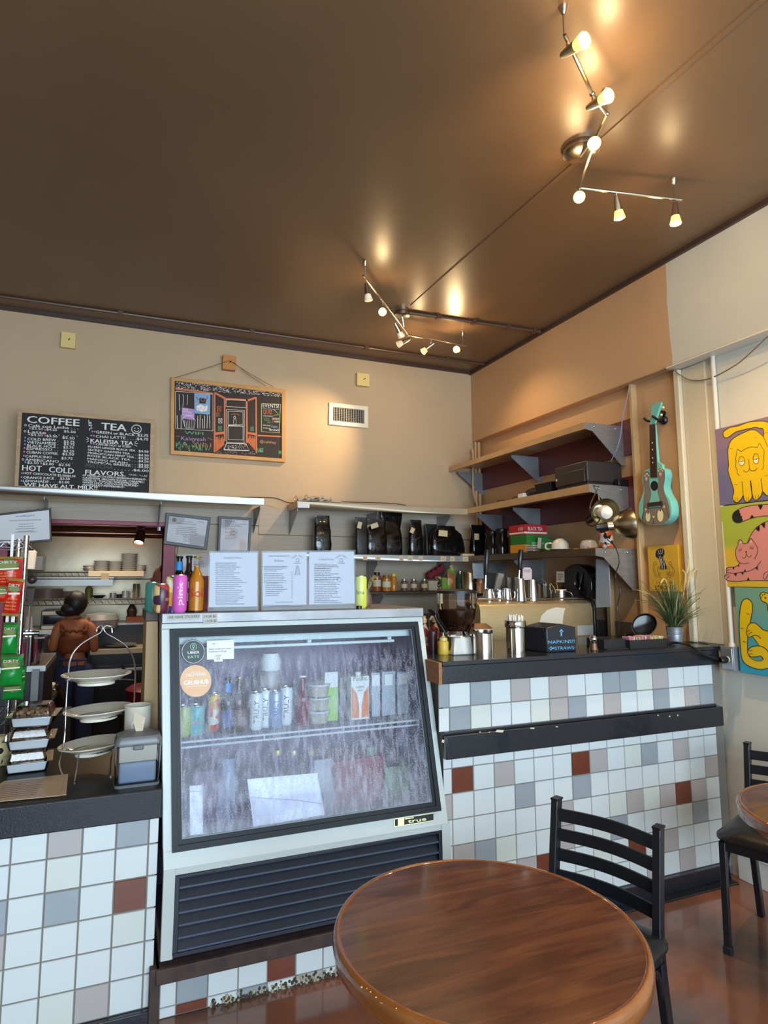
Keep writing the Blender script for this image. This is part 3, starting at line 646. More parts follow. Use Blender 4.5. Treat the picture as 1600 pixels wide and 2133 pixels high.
c = pxx(735, 1565, YD+.1)
t = thing('red_crate', 'translucent red tub on the fridge floor below the orange carton', 'crate', (c, YD+.12, F0))
b = MB(); b.box(c-.11, c+.11, YD+.02, YD+.22, F0, F0+.20, tx=-.012, ty=-.01); b.build('tub', mat('red_plastic', (150, 30, 56), .35), t, bev=.006)
b = MB(); b.box(c-.128, c+.128, YD+.005, YD+.235, F0+.20, F0+.215); b.build('rim', mat('red_plastic', (150, 30, 56)), t, bev=.003)
def bagshape(x, y, h, W_, D, H, top=.85, lean=0, tw=0, seed=0, topd=.006, shoulder=.62):
    """a filled pouch: full body that folds to a flat seam at the top"""
    rr = random.Random(seed); secs = []
    lv = [(0, .88, .85), (.04, 1, 1), (.25, 1.03, 1.02), (.45, 1.0, .95), (shoulder, .96, .78), (shoulder+.13, .9, .35), (.9, top, .1), (1, top, topd/D)]
    for (t_, a, d) in lv:
        ring = []; n = 20
        for k in range(n):
            an = 2*PI*k/n; cx_, sy_ = math.cos(an), math.sin(an)
            ex = math.copysign(abs(cx_)**.45, cx_); ey = math.copysign(abs(sy_)**.45, sy_)
            j = (mnoise.noise(Vector((ex*2+seed*3.1, ey*2, t_*6+seed)))*.06) if 0 < t_ < .95 else 0
            px_, py_ = ex*W_/2*(a+j), ey*D/2*(d+j*1.6)
            an2 = tw*t_; px2 = px_*math.cos(an2)-py_*math.sin(an2); py2 = px_*math.sin(an2)+py_*math.cos(an2)
            ring.append((x+px2+lean*t_*H, y+py2, h+t_*H))
        secs.append(ring)
    return secs
c = pxx(783, 1600, YD); b = MB(); b.loft(bagshape(c, YD+.05, F0, .06, .04, .25, seed=5)); tag(b.build('green_packet', mat('green_packet_film', (110, 140, 110), .4)), 'green packet standing right of the red tub in the fridge', 'packet')
c = pxx(842, 1640, YD-.06); b = MB(); b.loft(bagshape(c, YD+.02, F0, .14, .08, .16, seed=6)); tag(b.build('salad_bag', mat('salad_green', (128, 168, 116), .5, var=.4, vs=30)), 'clear bag of green salad at the right end of the fridge floor', 'bag')
c = pxx(680, 1600, YD); b = MB(); b.loft(bagshape(c, YD+.05, F0, .10, .05, .22, seed=9)); tag(b.build('white_packet', mat('white_packet_film', (188, 190, 200), .4)), 'white packet beside the three wine bottles in the fridge', 'packet')
# ------------------------------------------------------------------ on top of the display fridge
FT = 1.42; YT = 2.72
def topx(x, Y=YT): return onY(x, 1260, Y).x
b = MB(); p = Pen(b, planeY(2.6575)); p.fill([(348, 1281.5), (418, 1279.5), (417, 1290), (349, 1292)], 0, .001); p.text('WE HAVE STICKERS!', 351, 1289, 416, 1286, 5.5, 1, .002)
p.fill([(422, 1279), (453, 1278), (454, 1297), (423, 1299)], 0, .001); p.text('3 FOR $6', 424, 1287.5, 450, 1285.5, 5.2, 1, .002); p.text('1 FOR $2', 428, 1297, 451, 1295, 5.2, 1, .002)
tag(b.build('handwritten_tape', [mat('grey_tape', (176, 172, 164), .5), m_blk], smooth=0), 'strips of tape with sticker prices handwritten, on the steel top edge of the fridge', 'tape')
GT = 'drinks on top of the fridge'
can('teal drink can half hidden behind the patterned can on the fridge top', topx(318, 2.80), 2.80, FT, .125, .031, mat('sea_green_can', (60, 130, 118), .3), group=GT)
can('short can with a purple and gold picture on the fridge top', topx(336, 2.73), 2.73, FT, .118, .033, spots('purple_gold_can', (150, 110, 70), [(100, 40, 60), (220, 190, 130), (60, 30, 60), (180, 60, 50)], 30), group=GT)
can('tall yellow patterned can beside the pink can on the fridge top', topx(359, 2.74), 2.74, FT, .150, .030, spots('yellow_pattern_can', (226, 190, 80), [(230, 222, 200), (60, 60, 130), (226, 150, 50), (235, 210, 90)], 40), group=GT)
can('tall bright pink drink can on the fridge top', topx(374, 2.70), 2.70, FT, .155, .029, mat('pink_can', (214, 96, 186), .3), 'pink', m_wht, group=GT)
bottle('dark beer bottle with a light blue neck label behind the cans', topx(371, 2.83), 2.83, FT, .235, .031, mat('dark_bottle_glass', (30, 20, 26)), cap=m_black, lab=mat('navy_label', (50, 64, 130)), necklab=mat('sky_blue_label', (40, 140, 210)), group=GT)
bottle('dark brown beer bottle with white letters, right of the pink can', topx(391, 2.76), 2.76, FT, .235, .031, mat('dark_brown_glass', (40, 20, 16), .1), cap=m_black, lab=mat('dark_navy_label', (36, 38, 66), .5), txt='ALE', tcol=m_wht, group=GT)
bottle('clear bottle of golden beer with red and white lettering', topx(408, 2.70), 2.70, FT, .232, .032, glass('clear_bottle_glass', (245, 245, 235)), liquid=mat('golden_beer', (200, 128, 34), .15, emit=None), cap=mat('gold_cap', (190, 160, 80)), txt='Sol', tcol=mat('red_print', (190, 40, 36), .5), labz=(.25, .45), group=GT)
# bottle behind: red box and amber bottle
b = MB(); x = topx(428, 2.9); b.box(x-.03, x+.03, 2.86, 2.92, FT, FT+.15); tag(b.build('small_box', mat('rust_box', (160, 64, 44), .6), bev=.002), 'small rust red box behind the golden beer bottle', 'box')
# three menus in acrylic stands
m_acr = glass('clear_acrylic', (244, 246, 248), .05)
def menu(nm, label, tl, tr, br, bl, Y, title, lines, heads, extra=None, sheet=None):
    t = thing('menu_stand', label, 'menu', (onY((bl[0]+br[0])/2, bl[1], Y).x, Y, FT), 'menus in acrylic stands on the fridge')
    f = planeY(Y); g = 4
    a = [f(tl[0]-1.5, tl[1]-1.5), f(tr[0]+1.5, tr[1]-1.5), f(br[0]+1.5, br[1]+.5), f(bl[0]-1.5, bl[1]+.5)]
    for q in (2, 3): a[q].z = FT+.001
    b = MB(); b.prism([q+Vector((0, -.006, 0)) for q in a], (0, .002, 0)); b.prism([q+Vector((0, .004, 0)) for q in a], (0, .002, 0))
    x0, x1 = a[3].x, a[2].x; b.box(x0, x1, Y-.008, Y+.06, FT, FT+.003); b.build('acrylic_stand', m_acr, t, smooth=0)
    sh = sheet or [(tl[0]+1, tl[1]+2), (tr[0]-1, tr[1]+2), (br[0]-1, br[1]-9), (bl[0]+1, bl[1]-9)]
    b = MB(); p = Pen(b, f); p.fill(sh, 0, 0); b.build('paper_menu', mat('menu_paper', (196, 194, 204), .5), t, smooth=0)
    b = MB(); p = Pen(b, f); rr = random.Random(len(label))
    for (s, x, y, x2, h) in heads: p.text(s, x, y, x2, y-(x2-x)*.005, h, 0, .0008)
    for (xa, xb, ya, yb, n) in lines:
        for k in range(n):
            y = ya+(yb-ya)*k/max(1, n-1); xe = xa+(xb-xa)*rr.uniform(.55, 1); x = xa
            while x < xe-1:
                w_ = rr.uniform(2.5, 7); p.line([(x, y), (min(x+w_, xe), y)], 1.2, 0, .0008); x += w_+1.2
    if extra: extra(p)
    b.build('lettering', mat('black_print', (34, 34, 42), .7), t, smooth=0)
def logo(cx_, cy_):
    def f(p):
        p.text('CAFE', cx_-11, cy_-2, cx_-1, cy_-8, 4, 0, .0008); p.text('HEY', cx_+1, cy_-8, cx_+11, cy_-2, 4, 0, .0008); p.ring(cx_, cy_+1, 3, 3.5, .8, 0, .0008)
        p.line([(cx_-7, cy_+7), (cx_+7, cy_+7)], 1, 0, .0008)
    return f
menu('m', 'sandwich menu in a clear stand, leftmost of the three menus on the fridge', (437, 1149), (537, 1149), (537, 1272), (434, 1274), 2.71, '', [(449, 514, 1173, 1258, 22)], [('Sandwich Menu', 466, 1164, 503, 4.2)], None)
def ex2(p):
    logo(620, 1166)(p); p.line([(619, 1178), (614, 1198), (626, 1198), (621, 1178)], .8, 0, .0008, closed=True)
    for k in range(6): p.line([(617-k*.6, 1181+k*3), (622+k*.6, 1181+k*3)], .7, 0, .0008)
menu('m', 'beverage menu in a clear stand, middle one of the three on the fridge', (546, 1149), (640, 1148), (639, 1268), (546, 1272), 2.70, '', [(550, 608, 1180, 1186, 3), (550, 606, 1195, 1213, 6), (553, 600, 1219, 1240, 6), (607, 610, 1192, 1245, 14), (549, 635, 1261, 1264, 2)],
     [('CAFE HEY BEVERAGE MENU', 557, 1160, 604, 3.2), ('Eli Shallow', 572, 1170, 591, 4.5), ('COLD DRINKS', 551, 1191, 576, 3), ('HOT DRINKS', 555, 1217, 580, 3), ('#GOODVIBESLATTES', 574, 1256, 610, 3)], ex2)
menu('m', 'tea menu in a clear stand, rightmost of the three menus on the fridge', (643, 1148), (738, 1147), (740, 1266), (643, 1268), 2.705, '', [(655, 712, 1177, 1255, 22)], [('Cafe Hey Tea Menu', 664, 1167, 695, 4), ('Green Tea $2.75', 655, 1176, 680, 2.4), ('Black Tea $2.75', 655, 1185, 678, 2.4), ('Premium Kaleisia Teas', 655, 1209, 683, 2.6)], lambda p: (logo(711, 1166)(p), p.ring(706, 1208, 4, 4.5, .7, 0, .0008)))
can('lime green and yellow drink can at the right end of the fridge top', topx(751, 2.74), 2.74, FT, .150, .029, mat('lime_yellow_can', (206, 214, 70), .3, c2=(226, 230, 200), var=.5, vs=9, stretch=(1, 1, .1)), 'lime', mat('green_print', (60, 120, 60), .5), vert=False, group=GT)
b = MB(); x = topx(748, 2.70); b.lathe([(0, 0), (.013, 0), (.013, .014), (.0, .014)], (x, 2.70, FT)); tag(b.build('bottle_cap', m_black), 'tiny black cap lying in front of the lime can', 'cap')
# dried flower in a small vase
x = topx(763, 2.84); t = thing('dried_flowers', 'small bunch of dried flowers standing behind the lime can', 'flowers', (x, 2.84, FT))
b = MB(); b.lathe([(0, 0), (.02, 0), (.026, .05), (.014, .08), (.016, .09)], (x, 2.84, FT)); b.build('vase', mat('brown_vase', (110, 84, 60), .4), t)
rr = random.Random(4); b = MB()
for k in range(26):
    a = rr.uniform(0, 2*PI); L_ = rr.uniform(.04, .10); bx, by = x+.008*math.cos(a), 2.84+.008*math.sin(a)
    e = Vector((x+L_*math.cos(a)*.7, 2.84+L_*math.sin(a)*.5, FT+.07+rr.uniform(.02, .09))); s0 = Vector((bx, by, FT+.07)); mid = s0.lerp(e, .5)+Vector((0, 0, .03))
    pts = catmull([s0, mid, e], 4); b.tube(pts, [.001, .0015]+[.005]*(len(pts)-4)+[.003, .0005], 4)
b.build('leaves', mat('dried_olive_leaf', (132, 118, 72), .7, var=.3), t)
b = MB()
for k in range(30):
    a = rr.uniform(0, 2*PI); q = rr.uniform(0, .016); b.ball((x-.028+q*math.cos(a), 2.82+q*math.sin(a)*.6, FT+.135+rr.uniform(-.012, .012)), .006, n=6)
b.build('flower_head', mat('peach_flower', (206, 160, 128), .8), t)
# ------------------------------------------------------------------ on the low counter
LH = .80
# stack of three clamshells
m_clam = glass('clamshell_plastic', (232, 234, 238), 1.6)
def clamshell(x, y, h, rz, seed, label):
    t = thing('clamshell_box', label, 'food container', (x, y, h), 'clamshell boxes of pastry'); T_ = rot('Z', rz, (x, y, h)); rr = random.Random(seed)
    b = MB(); b.T = T_; b.box(x-.068, x+.068, y-.064, y+.064, h, h+.045, tx=-.014, ty=-.014); b.build('tray', m_clam, t, bev=.008)
    b = MB(); b.T = T_; b.box(x-.072, x+.072, y-.068, y+.068, h+.041, h+.084, tx=.012, ty=.012); b.build('lid', m_clam, t, bev=.010)
    b = MB(); b.T = T_; b.box(x-.092, x+.092, y-.086, y+.086, h+.042, h+.0445); b.build('rim', m_clam, t, bev=.001)
    b = MB(); b.T = T_; b.box(x-.064, x+.064, y-.062, y+.062, h+.003, h+.040, tx=-.006, ty=-.006); b.build('paper_liner', m_wht, t, bev=.004)
    b = MB(); b.T = T_
    for k in range(150): b.ball((x+rr.uniform(-.056, .056), y+rr.uniform(-.052, .052), h+.045+rr.uniform(0, .014)), rr.uniform(.003, .008), n=5, mi=rr.randint(0, 1))
    b.build('crumble_pastry', [mat('toasted_crumb', (160, 112, 74), .8), mat('pale_crumb', (190, 156, 116), .8)], t)['kind'] = 'stuff'
cx0 = onZ(52, 1612, LH); cl = Vector((cx0.x+.006, cx0.y+.07, 0))
clamshell(cl.x-.006, cl.y, LH, .06, 1, 'clear clamshell of crumble pastry, lowest of the stack of three')
clamshell(cl.x, cl.y, LH+.086, .0, 2, 'clear clamshell of crumble pastry in the middle of the stack')
clamshell(cl.x+.008, cl.y, LH+.172, -.08, 3, 'clear clamshell of crumble pastry on top of the stack')
# laminated menus lying on the counter edge
def flat(px, h, mats_, label, nm='laminated_menu'):
    b = MB(); q = [onZ(x, y, h) for x, y in px]; b.prism(q, (0, 0, .002), 0)
    for k in range(9):
        f = .12+k*.09; a = q[0].lerp(q[3], f).lerp(q[1].lerp(q[2], f), .1); e = q[0].lerp(q[3], f).lerp(q[1].lerp(q[2], f), .7); d = (q[3]-q[0])*.012
        b.poly([a+Vector((0, 0, .0025)), e+Vector((0, 0, .0025)), e+d+Vector((0, 0, .0025)), a+d+Vector((0, 0, .0025))], 1)
    return tag(b.build(nm, mats_, smooth=0), label, 'menu')
m_lam = mat('laminated_tan_paper', (196, 168, 138), .3)
flat([(18, 1627), (142, 1613), (138, 1656), (-30, 1673)], LH+.001, [m_lam, m_ink], 'tan laminated menu lying on the low counter edge, lower of two')
flat([(8, 1628), (136, 1614), (124, 1658), (-60, 1676)], LH+.004, [m_lam, m_ink], 'tan laminated menu lying on top of the other on the low counter')
# tiered wire stand with three plates
ts = onZ(200, 1600, LH); sx0 = onY(212, 1400, 2.86).x
t = thing('tiered_plate_stand', 'tall bent wire stand holding three white plates on the low counter', 'stand', (sx0, 2.86, LH))
YS = 2.86
def spt(x, y, Y=YS): return onY(x, y, Y)
b = MB()
L1 = [spt(130, 1618, 2.80), spt(124, 1588, 2.82), spt(134, 1540), spt(137, 1480), spt(141, 1420), spt(147, 1372), spt(165, 1345), spt(190, 1328), spt(208, 1318), spt(214, 1308), spt(209, 1303), spt(203, 1307), spt(201, 1315)]
R1 = [onZ(270, 1612, LH), spt(277, 1540), spt(280, 1460), spt(282, 1400), spt(277, 1370), spt(262, 1345), spt(240, 1330), spt(221, 1319), spt(216, 1308), spt(222, 1303), spt(232, 1306), spt(234, 1318)]
for q in (L1, R1):
    q[0].z = LH+.003; b.tube(catmull(q, 5), .0032, 8)
b.tube(catmull([onZ(155, 1630, LH)+Vector((0, 0, .003)), spt(160, 1600, 2.78), spt(167, 1570, 2.82), spt(190, 1562)], 5), .003, 8)
b.tube(catmull([onZ(230, 1618, LH)+Vector((0, 0, .003)), spt(231, 1585, 2.84), spt(233, 1566), spt(222, 1560)], 5), .003, 8)
pz = []
for (yl, xc, yc, rr_) in ((1409, 201, 1411, 0), (1482, 206, 1484, 0), (1553, 194, 1555, 0)):
    c = spt(xc, yc+6); pz.append(c); n = 28; r = .075
    b.tube([(c.x+r*math.cos(2*PI*k/n), c.y+r*.9*math.sin(2*PI*k/n), c.z) for k in range(n+1)], .0028, 6, caps=False)
    b.tube([(c.x-r, c.y, c.z), spt(137, yc)+Vector((0, 0, -.01))], .0028, 6); b.tube([(c.x+r, c.y, c.z), spt(280, yc)+Vector((0, 0, -.01))], .0028, 6)
b.build('wire_frame', m_chrome, t)
for k, c in enumerate(pz):
    m_ = rot('Y', (0, -.05, -.07)[k], c)
    b = MB(); b.T = m_; R_ = (.134, .134, .130)[k]
    b.lathe([(0, .004), (R_*.5, .004), (R_*.62, .008), (R_, .033), (R_*1.0, .036), (R_*.97, .036), (R_*.6, .012), (R_*.48, .008), (0, .008)], c+Vector((0, 0, -.008)), 40, sy=.9)
    b.lathe([(R_*.50, -.006), (R_*.53, -.006), (R_*.54, .008)], c+Vector((0, 0, -.008)), 40, sy=.9)
    pz_ = b.build('serving_plate', mat('cream_china', (232, 224, 206), .18, coat=.5))
    tag(pz_, ['oval cream plate on the top tier of the wire stand', 'oval cream plate on the middle tier of the wire stand', 'oval cream plate on the bottom tier of the wire stand'][k], 'plate', 'plates on the tiered stand')
# clear napkin dispenser with grey lid
dc = onZ(289, 1630, LH); dx, dy = .103, 2.598
t = thing('napkin_dispenser', 'clear plastic napkin dispenser with a grey lid beside the fridge', 'dispenser', (dx, dy, LH))
def rrect(cx_, cy_, w_, d_, z, r=.02, n=5):
    out = []
    for (sx_, sy_, a0) in ((1, -1, -PI/2), (1, 1, 0), (-1, 1, PI/2), (-1, -1, PI)):
        for k in range(n): a = a0+k/(n-1)*PI/2; out.append((cx_+sx_*(w_/2-r)+r*math.cos(a), cy_+sy_*(d_/2-r)+r*math.sin(a), z))
    return out
b = MB(); b.loft([rrect(dx, dy, .150, .10, LH+.002), rrect(dx, dy, .156, .11, LH+.01), rrect(dx, dy, .164, .114, LH+.150)]); b.build('clear_body', glass('smoky_plastic', (225, 230, 236), 1.2), t)
b = MB(); b.loft([rrect(dx, dy, .166, .116, LH+.148), rrect(dx, dy, .168, .118, LH+.158), rrect(dx, dy, .150, .10, LH+.178), rrect(dx, dy+.005, .09, .05, LH+.190)]); b.build('lid', mat('grey_plastic_lid', (100, 102, 104), .3), t)
b = MB(); b.loft([rrect(dx, dy, .158, .110, LH), rrect(dx, dy, .160, .112, LH+.010)]); b.build('base', mat('grey_plastic_lid', (100, 102, 104)), t)
b = MB(); b.box(dx-.065, dx+.065, dy-.045, dy+.045, LH+.012, LH+.085); b.build('spring_plate', mat('blue_grey_plastic', (150, 160, 176), .3), t, bev=.008)
b = MB(); b.box(dx-.066, dx+.066, dy-.046, dy+.046, LH+.088, LH+.142); b.build('napkin_stack', mat('kraft_napkin', (206, 190, 166), .8, var=.15, vs=60, stretch=(1, 1, 14)), t, bev=.002)
b = MB(); b.prism([(dx-.008, dy-.02, LH+.180), (dx+.012, dy-.02, LH+.180), (dx+.022, dy-.005, LH+.235), (dx-.018, dy-.002, LH+.262), (dx-.02, dy-.005, LH+.225)], (0, .003, 0)); b.build('pulled_napkin', mat('kraft_napkin', (206, 190, 166)), t)
b = MB(); b.box(dx-.018, dx+.018, dy-.065, dy-.055, LH+.132, LH+.150); b.build('latch', mat('grey_plastic_lid', (100, 102, 104)), t, bev=.004)
# paper cups with round stickers behind the dispenser
for (px_, pt, pb, Y, lab_) in ((287, 1468, 1580, 2.775, 'tall white paper cup with round stickers between the napkin dispenser and the wooden panel'),):
    x = onY(px_, 1500, Y).x; H = onY(px_, pt, Y).z-LH; t = thing('paper_cup', lab_, 'cup', (x, Y, LH))
    b = MB(); b.lathe([(0, 0), (.046, 0), (.052, H), (.054, H), (.054, H-.004), (.049, H-.006), (.045, H*.5), (0, H*.5)], (x, Y, LH), 28); b.build('cup_body', mat('cream_paper_cup', (222, 214, 196), .5), t)
    b = MB(); r_ = .0515
    ring = []
    for k in range(20):
        a = 2*PI*k/20; u = .022*math.cos(a); v = .024*math.sin(a); an = u/r_-.12; ring.append((x+r_*math.sin(an), Y-(r_+.0012)*math.cos(an), LH+H*.72+v))
    b.poly(ring, 0); b.build('round_sticker', m_wht, t, smooth=0)
    b = MB(); wrap_text(b, 'HEY', x, Y, LH+H*.72, r_+.003, .022, .007); wrap_text(b, 'CAFE', x, Y, LH+H*.72+.011, r_+.003, .022, .006); b.build('lettering', m_ink, t, smooth=0)
# ------------------------------------------------------------------ on the tall bar counter
BH = 1.192
m_dark = mat('dark_worktop', (40, 36, 36), .3)
b = MB(); b.box(1.40, 3.09, 3.22, 3.75, .86, .90); b.box(1.42, 3.08, 3.26, 3.72, 0, .86, mi=1); tag(b.build('work_counter', [m_dark, mat('dark_cabinet', (48, 44, 44), .5)], bev=.003), 'dark work counter behind the tiled bar, carrying the espresso machine', 'counter')
b = MB(); b.box(1.30, 3.09, 4.45, 4.915, .86, .90); b.box(1.32, 3.08, 4.5, 4.90, 0, .86, mi=1); tag(b.build('work_counter', [m_steel, mat('dark_cabinet', (48, 44, 44))], bev=.003), 'back work counter running under the wall shelves', 'counter')
# coffee grinder with hopper of beans
gc = onZ(968, 1367, BH); gx, gy = gc.x+.02, gc.y+.11
t = thing('coffee_grinder', 'coffee grinder with a clear hopper full of beans at the left end of the bar', 'grinder', (gx, gy, BH))
zt = onY(980, 1231, gy).z; zb = onY(980, 1328, gy).z; R_ = (onY(1014, 1240, gy).x-onY(943, 1240, gy).x)/2
b = MB(); b.box(gx-.058, gx+.06, gy-.07, gy+.10, BH, BH+.085, tx=.012, ty=.01); b.build('base', mat('pale_metal_base', (196, 192, 186), .35, .4), t, bev=.006)
b = MB(); b.lathe([(.034, 0), (.032, .02), (.03, .05)], (gx+.01, gy, zb-.03)); b.box(gx-.06, gx+.075, gy-.05, gy+.08, BH+.085, BH+.096); b.lathe([(.06, 0), (.05, .02), (0, .02)], (gx, gy, BH+.09)); b.build('burr_collar', m_chrome, t)
hp = [(.026, zb-.02), (.034, zb+.005), (.055, zb+.045), (R_*.93, zb+.10), (R_, zb+.15), (R_, zt-.008)]
b = MB(); b.lathe(hp, (gx+.005, gy, 0), 32); b.build('hopper', glass('smoked_hopper', (222, 206, 186), .22), t)
b = MB(); b.lathe([(0, zt-.010), (R_*1.03, zt-.010), (R_*1.04, zt+.002), (R_*.6, zt+.010), (0, zt+.010)], (gx+.005, gy, 0), 32); b.build('hopper_lid', m_black, t)
m_bean = mat('coffee_bean', (62, 38, 34), .3, var=.4, vs=60)
b = MB(); rr = random.Random(11); zf = zb+(zt-zb)*.60
b.lathe([(0, zb-.015), (.024, zb-.015), (.032, zb+.006), (.052, zb+.046), (R_*.90, zb+.10), (R_*.965, zf), (0, zf+.006)], (gx+.005, gy, 0), 28)
for k in range(1500):
    a = rr.uniform(0, 2*PI); z = rr.uniform(zb, zf+.004)
    def rad(z):
        for q in range(len(hp)-1):
            if hp[q][1] <= z <= hp[q+1][1]: f = (z-hp[q][1])/(hp[q+1][1]-hp[q][1]); return hp[q][0]*(1-f)+hp[q+1][0]*f
        return R_
    if math.cos(a-(-PI/2)) < -.3: continue
    q = rad(z)*.955-.003
    c_ = Vector((gx+.005+q*math.cos(a), gy+q*math.sin(a), z)); ax = Vector((rr.uniform(-1, 1), rr.uniform(-1, 1), rr.uniform(-1, 1))).normalized()
    b.lathe([(0, -.0052), (.0032, -.003), (.0036, 0), (.0032, .003), (0, .0052)], c_, 6, axis=ax)
b.build('coffee_beans', m_bean, t)['kind'] = 'stuff'
b = MB(); b.tube(catmull([(gx-.028, gy+.02, zb-.02), (gx-.055, gy+.03, zb+.04), (gx-R_+.002, gy+.03, zb+.10), (gx-R_-.002, gy+.03, zb+.13)], 5), [.009]*16, 8)
b.tube([(gx-R_-.012, gy+.03, zb+.12), (gx-R_-.045, gy-.0, zb+.135)], [.013, .010], 10)
b.tube(catmull([(gx+.05, gy+.05, BH+.10), (gx+.095, gy+.06, zb+.03), (gx+R_+.012, gy+.05, zb+.12), (gx+R_-.004, gy+.04, zb+.17)], 5), .016, 8)
b.build('lever_arm', m_black, t)
b = MB(); hx = onY(943, 1350, gy-.02).x; b.box(hx-.022, hx+.016, gy-.04, gy, BH, BH+.085); b.T = None
tag(b.build('tool_holder', m_black, bev=.006), 'small black holder with a brush handle between the squeeze bottle and the grinder', 'holder')
b = MB(); b.tube([(hx-.004, gy-.02, BH+.08), (hx+.02, gy-.02, BH+.15)], .004, 8); tag(b.build('cleaning_brush', mat('tan_handle', (190, 170, 140), .5)), 'thin pale brush handle leaning out of the black holder left of the grinder', 'brush')
# squeeze bottle and syrups at the left
def bx(x, y, h=BH): return onZ(x, y, h)
c = bx(924, 1368); cx_, cy_ = 1.512, 2.80
cx_ = onY(924, 1360, 2.74).x; cy_ = 2.74
t = thing('squeeze_bottle', 'yellow squeeze bottle with a pointed nozzle beside the fridge', 'bottle', (cx_, cy_, BH))
b = MB(); b.lathe([(0, 0), (.026, 0), (.028, .006), (.026, .035), (.027, .060), (.021, .066)], (cx_, cy_, BH)); b.build('bottle_body', mat('mustard_plastic', (222, 180, 66), .4), t)
b = MB(); b.lathe([(.020, .064), (.020, .078), (.012, .082), (.004, .090), (.0025, .104), (0, .104)], (cx_, cy_, BH)); b.build('nozzle_cap', mat('yellow_cap', (220, 196, 120), .4), t)
for (px_, col, lab_, spout, Y) in ((884, (150, 60, 44), 'pump bottle with a red patterned label and cream pump beside the fridge', -1, 2.95), (906, (70, 34, 30), 'dark syrup pump bottle with a tall cream pump behind the squeeze bottle', -1, 2.98)):
    x = onY(px_, 1340, Y).x; t = thing('syrup_pump_bottle', lab_, 'bottle', (x, Y, BH), 'syrup pump bottles')
    ht = onY(px_, 1283, Y).z-BH
    b = MB(); b.lathe([(0, 0), (.026, 0), (.027, .07), (.022, .10), (.011, .125), (.011, .14)], (x, Y, BH)); b.build('bottle_body', spots('syrup_label_%d' % px_, col, [(190, 60, 50), (200, 180, 150), (50, 24, 24)], 50), t)
    b = MB(); b.lathe([(.014, .138), (.014, .155), (.006, .165), (.005, ht-.02), (.009, ht-.015), (.009, ht), (0, ht)], (x, Y, BH)); b.tube(catmull([(x, Y, BH+ht-.006), (x-.018, Y-.004, BH+ht-.004), (x-.03, Y-.006, BH+ht-.02)], 4), .005, 8); b.build('pump', mat('cream_plastic', (226, 206, 166), .4), t)
x = onY(902, 1350, 2.86).x
b = MB(); b.lathe([(0, 0), (.022, 0), (.024, .10), (.02, .105), (0, .105)], (x, 2.86, BH)); tag(b.build('syrup_jar', mat('dark_plum_glass', (74, 44, 46), .25)), 'short dark plum jar between the pump bottles and the squeeze bottle', 'jar')
x = onY(893, 1330, 3.06).x
bottle('clear glass syrup bottle standing behind the pump bottles', x, 3.06, BH, .16, .022, mat('olive_glass', (70, 62, 46), .12), neck=.4, cat='bottle', name='syrup_bottle')
# stainless knock box with slanted mouth
c = bx(1018, 1367); cx_, cy_ = c.x, c.y+.045
t = thing('steel_sugar_caddy', 'brushed steel cylinder with a slanted open mouth on the bar', 'container', (cx_, cy_, BH)); r = .047; H = onY(1018, 1302, cy_).z-BH
b = MB(); secs = [[(cx_+r*math.cos(2*PI*k/28), cy_+r*math.sin(2*PI*k/28), BH+z) for k in range(28)] for z in (0, .006, H*.72)]
top = [(cx_+r*math.cos(2*PI*k/28), cy_+r*math.sin(2*PI*k/28), BH+H*(.86+.13*math.sin(2*PI*k/28))) for k in range(28)]
inn = [(cx_+r*.93*math.cos(2*PI*k/28), cy_+r*.93*math.sin(2*PI*k/28), BH+H*(.85+.13*math.sin(2*PI*k/28))) for k in range(28)]
ib = [(cx_+r*.93*math.cos(2*PI*k/28), cy_+r*.93*math.sin(2*PI*k/28), BH+H*.5) for k in range(28)]
b.loft(secs+[top, inn, ib]); b.build('caddy_body', mat('polished_steel', (196, 190, 180), .2, 1), t)
b = MB(); q = H*.995
b.prism([(cx_-r*1.02, cy_-r*.35, BH+H*.86), (cx_+r*1.02, cy_-r*.35, BH+H*.86), (cx_+r*1.02, cy_+r*1.0, BH+H*1.02), (cx_-r*1.02, cy_+r*1.0, BH+H*1.02)], (0, 0, .003)); b.build('flap_lid', m_chrome, t)
# straw canister
c = bx(1088, 1363); cx_, cy_ = c.x, c.y+.05
t = thing('straw_canister', 'tall polished steel canister packed with wrapped straws on the bar', 'canister', (cx_, cy_, BH)); r = .052; H = onY(1088, 1292, cy_).z-BH
b = MB(); b.lathe([(0, 0), (r*.9, 0), (r*.9, H*.78), (r*.98, H*.8), (r, H*.82), (r, H-.003), (r*.97, H), (r*.93, H-.003), (r*.85, H*.8), (0, H*.4)], (cx_, cy_, BH), 32); b.build('canister_body', mat('mirror_steel', (210, 208, 204), .08, 1), t)
rr = random.Random(8); m_straw = mat('straw_wrapper', (226, 222, 212), .6)
n = 0
for k in range(46):
    a = rr.uniform(0, 2*PI); q = math.sqrt(rr.random())*r*.8; x = cx_+q*math.cos(a); y = cy_+q*math.sin(a); e = H+rr.uniform(.012, .030)
    s_ = MB(); s_.tube([(x*.6+cx_*.4, y*.6+cy_*.4, BH+H*.42), (x, y, BH+e)], .0042, 6)
    o = tag(s_.build('wrapped_straw', m_straw), 'paper wrapped straw standing in the steel canister', 'straw', 'straws in the steel canister')
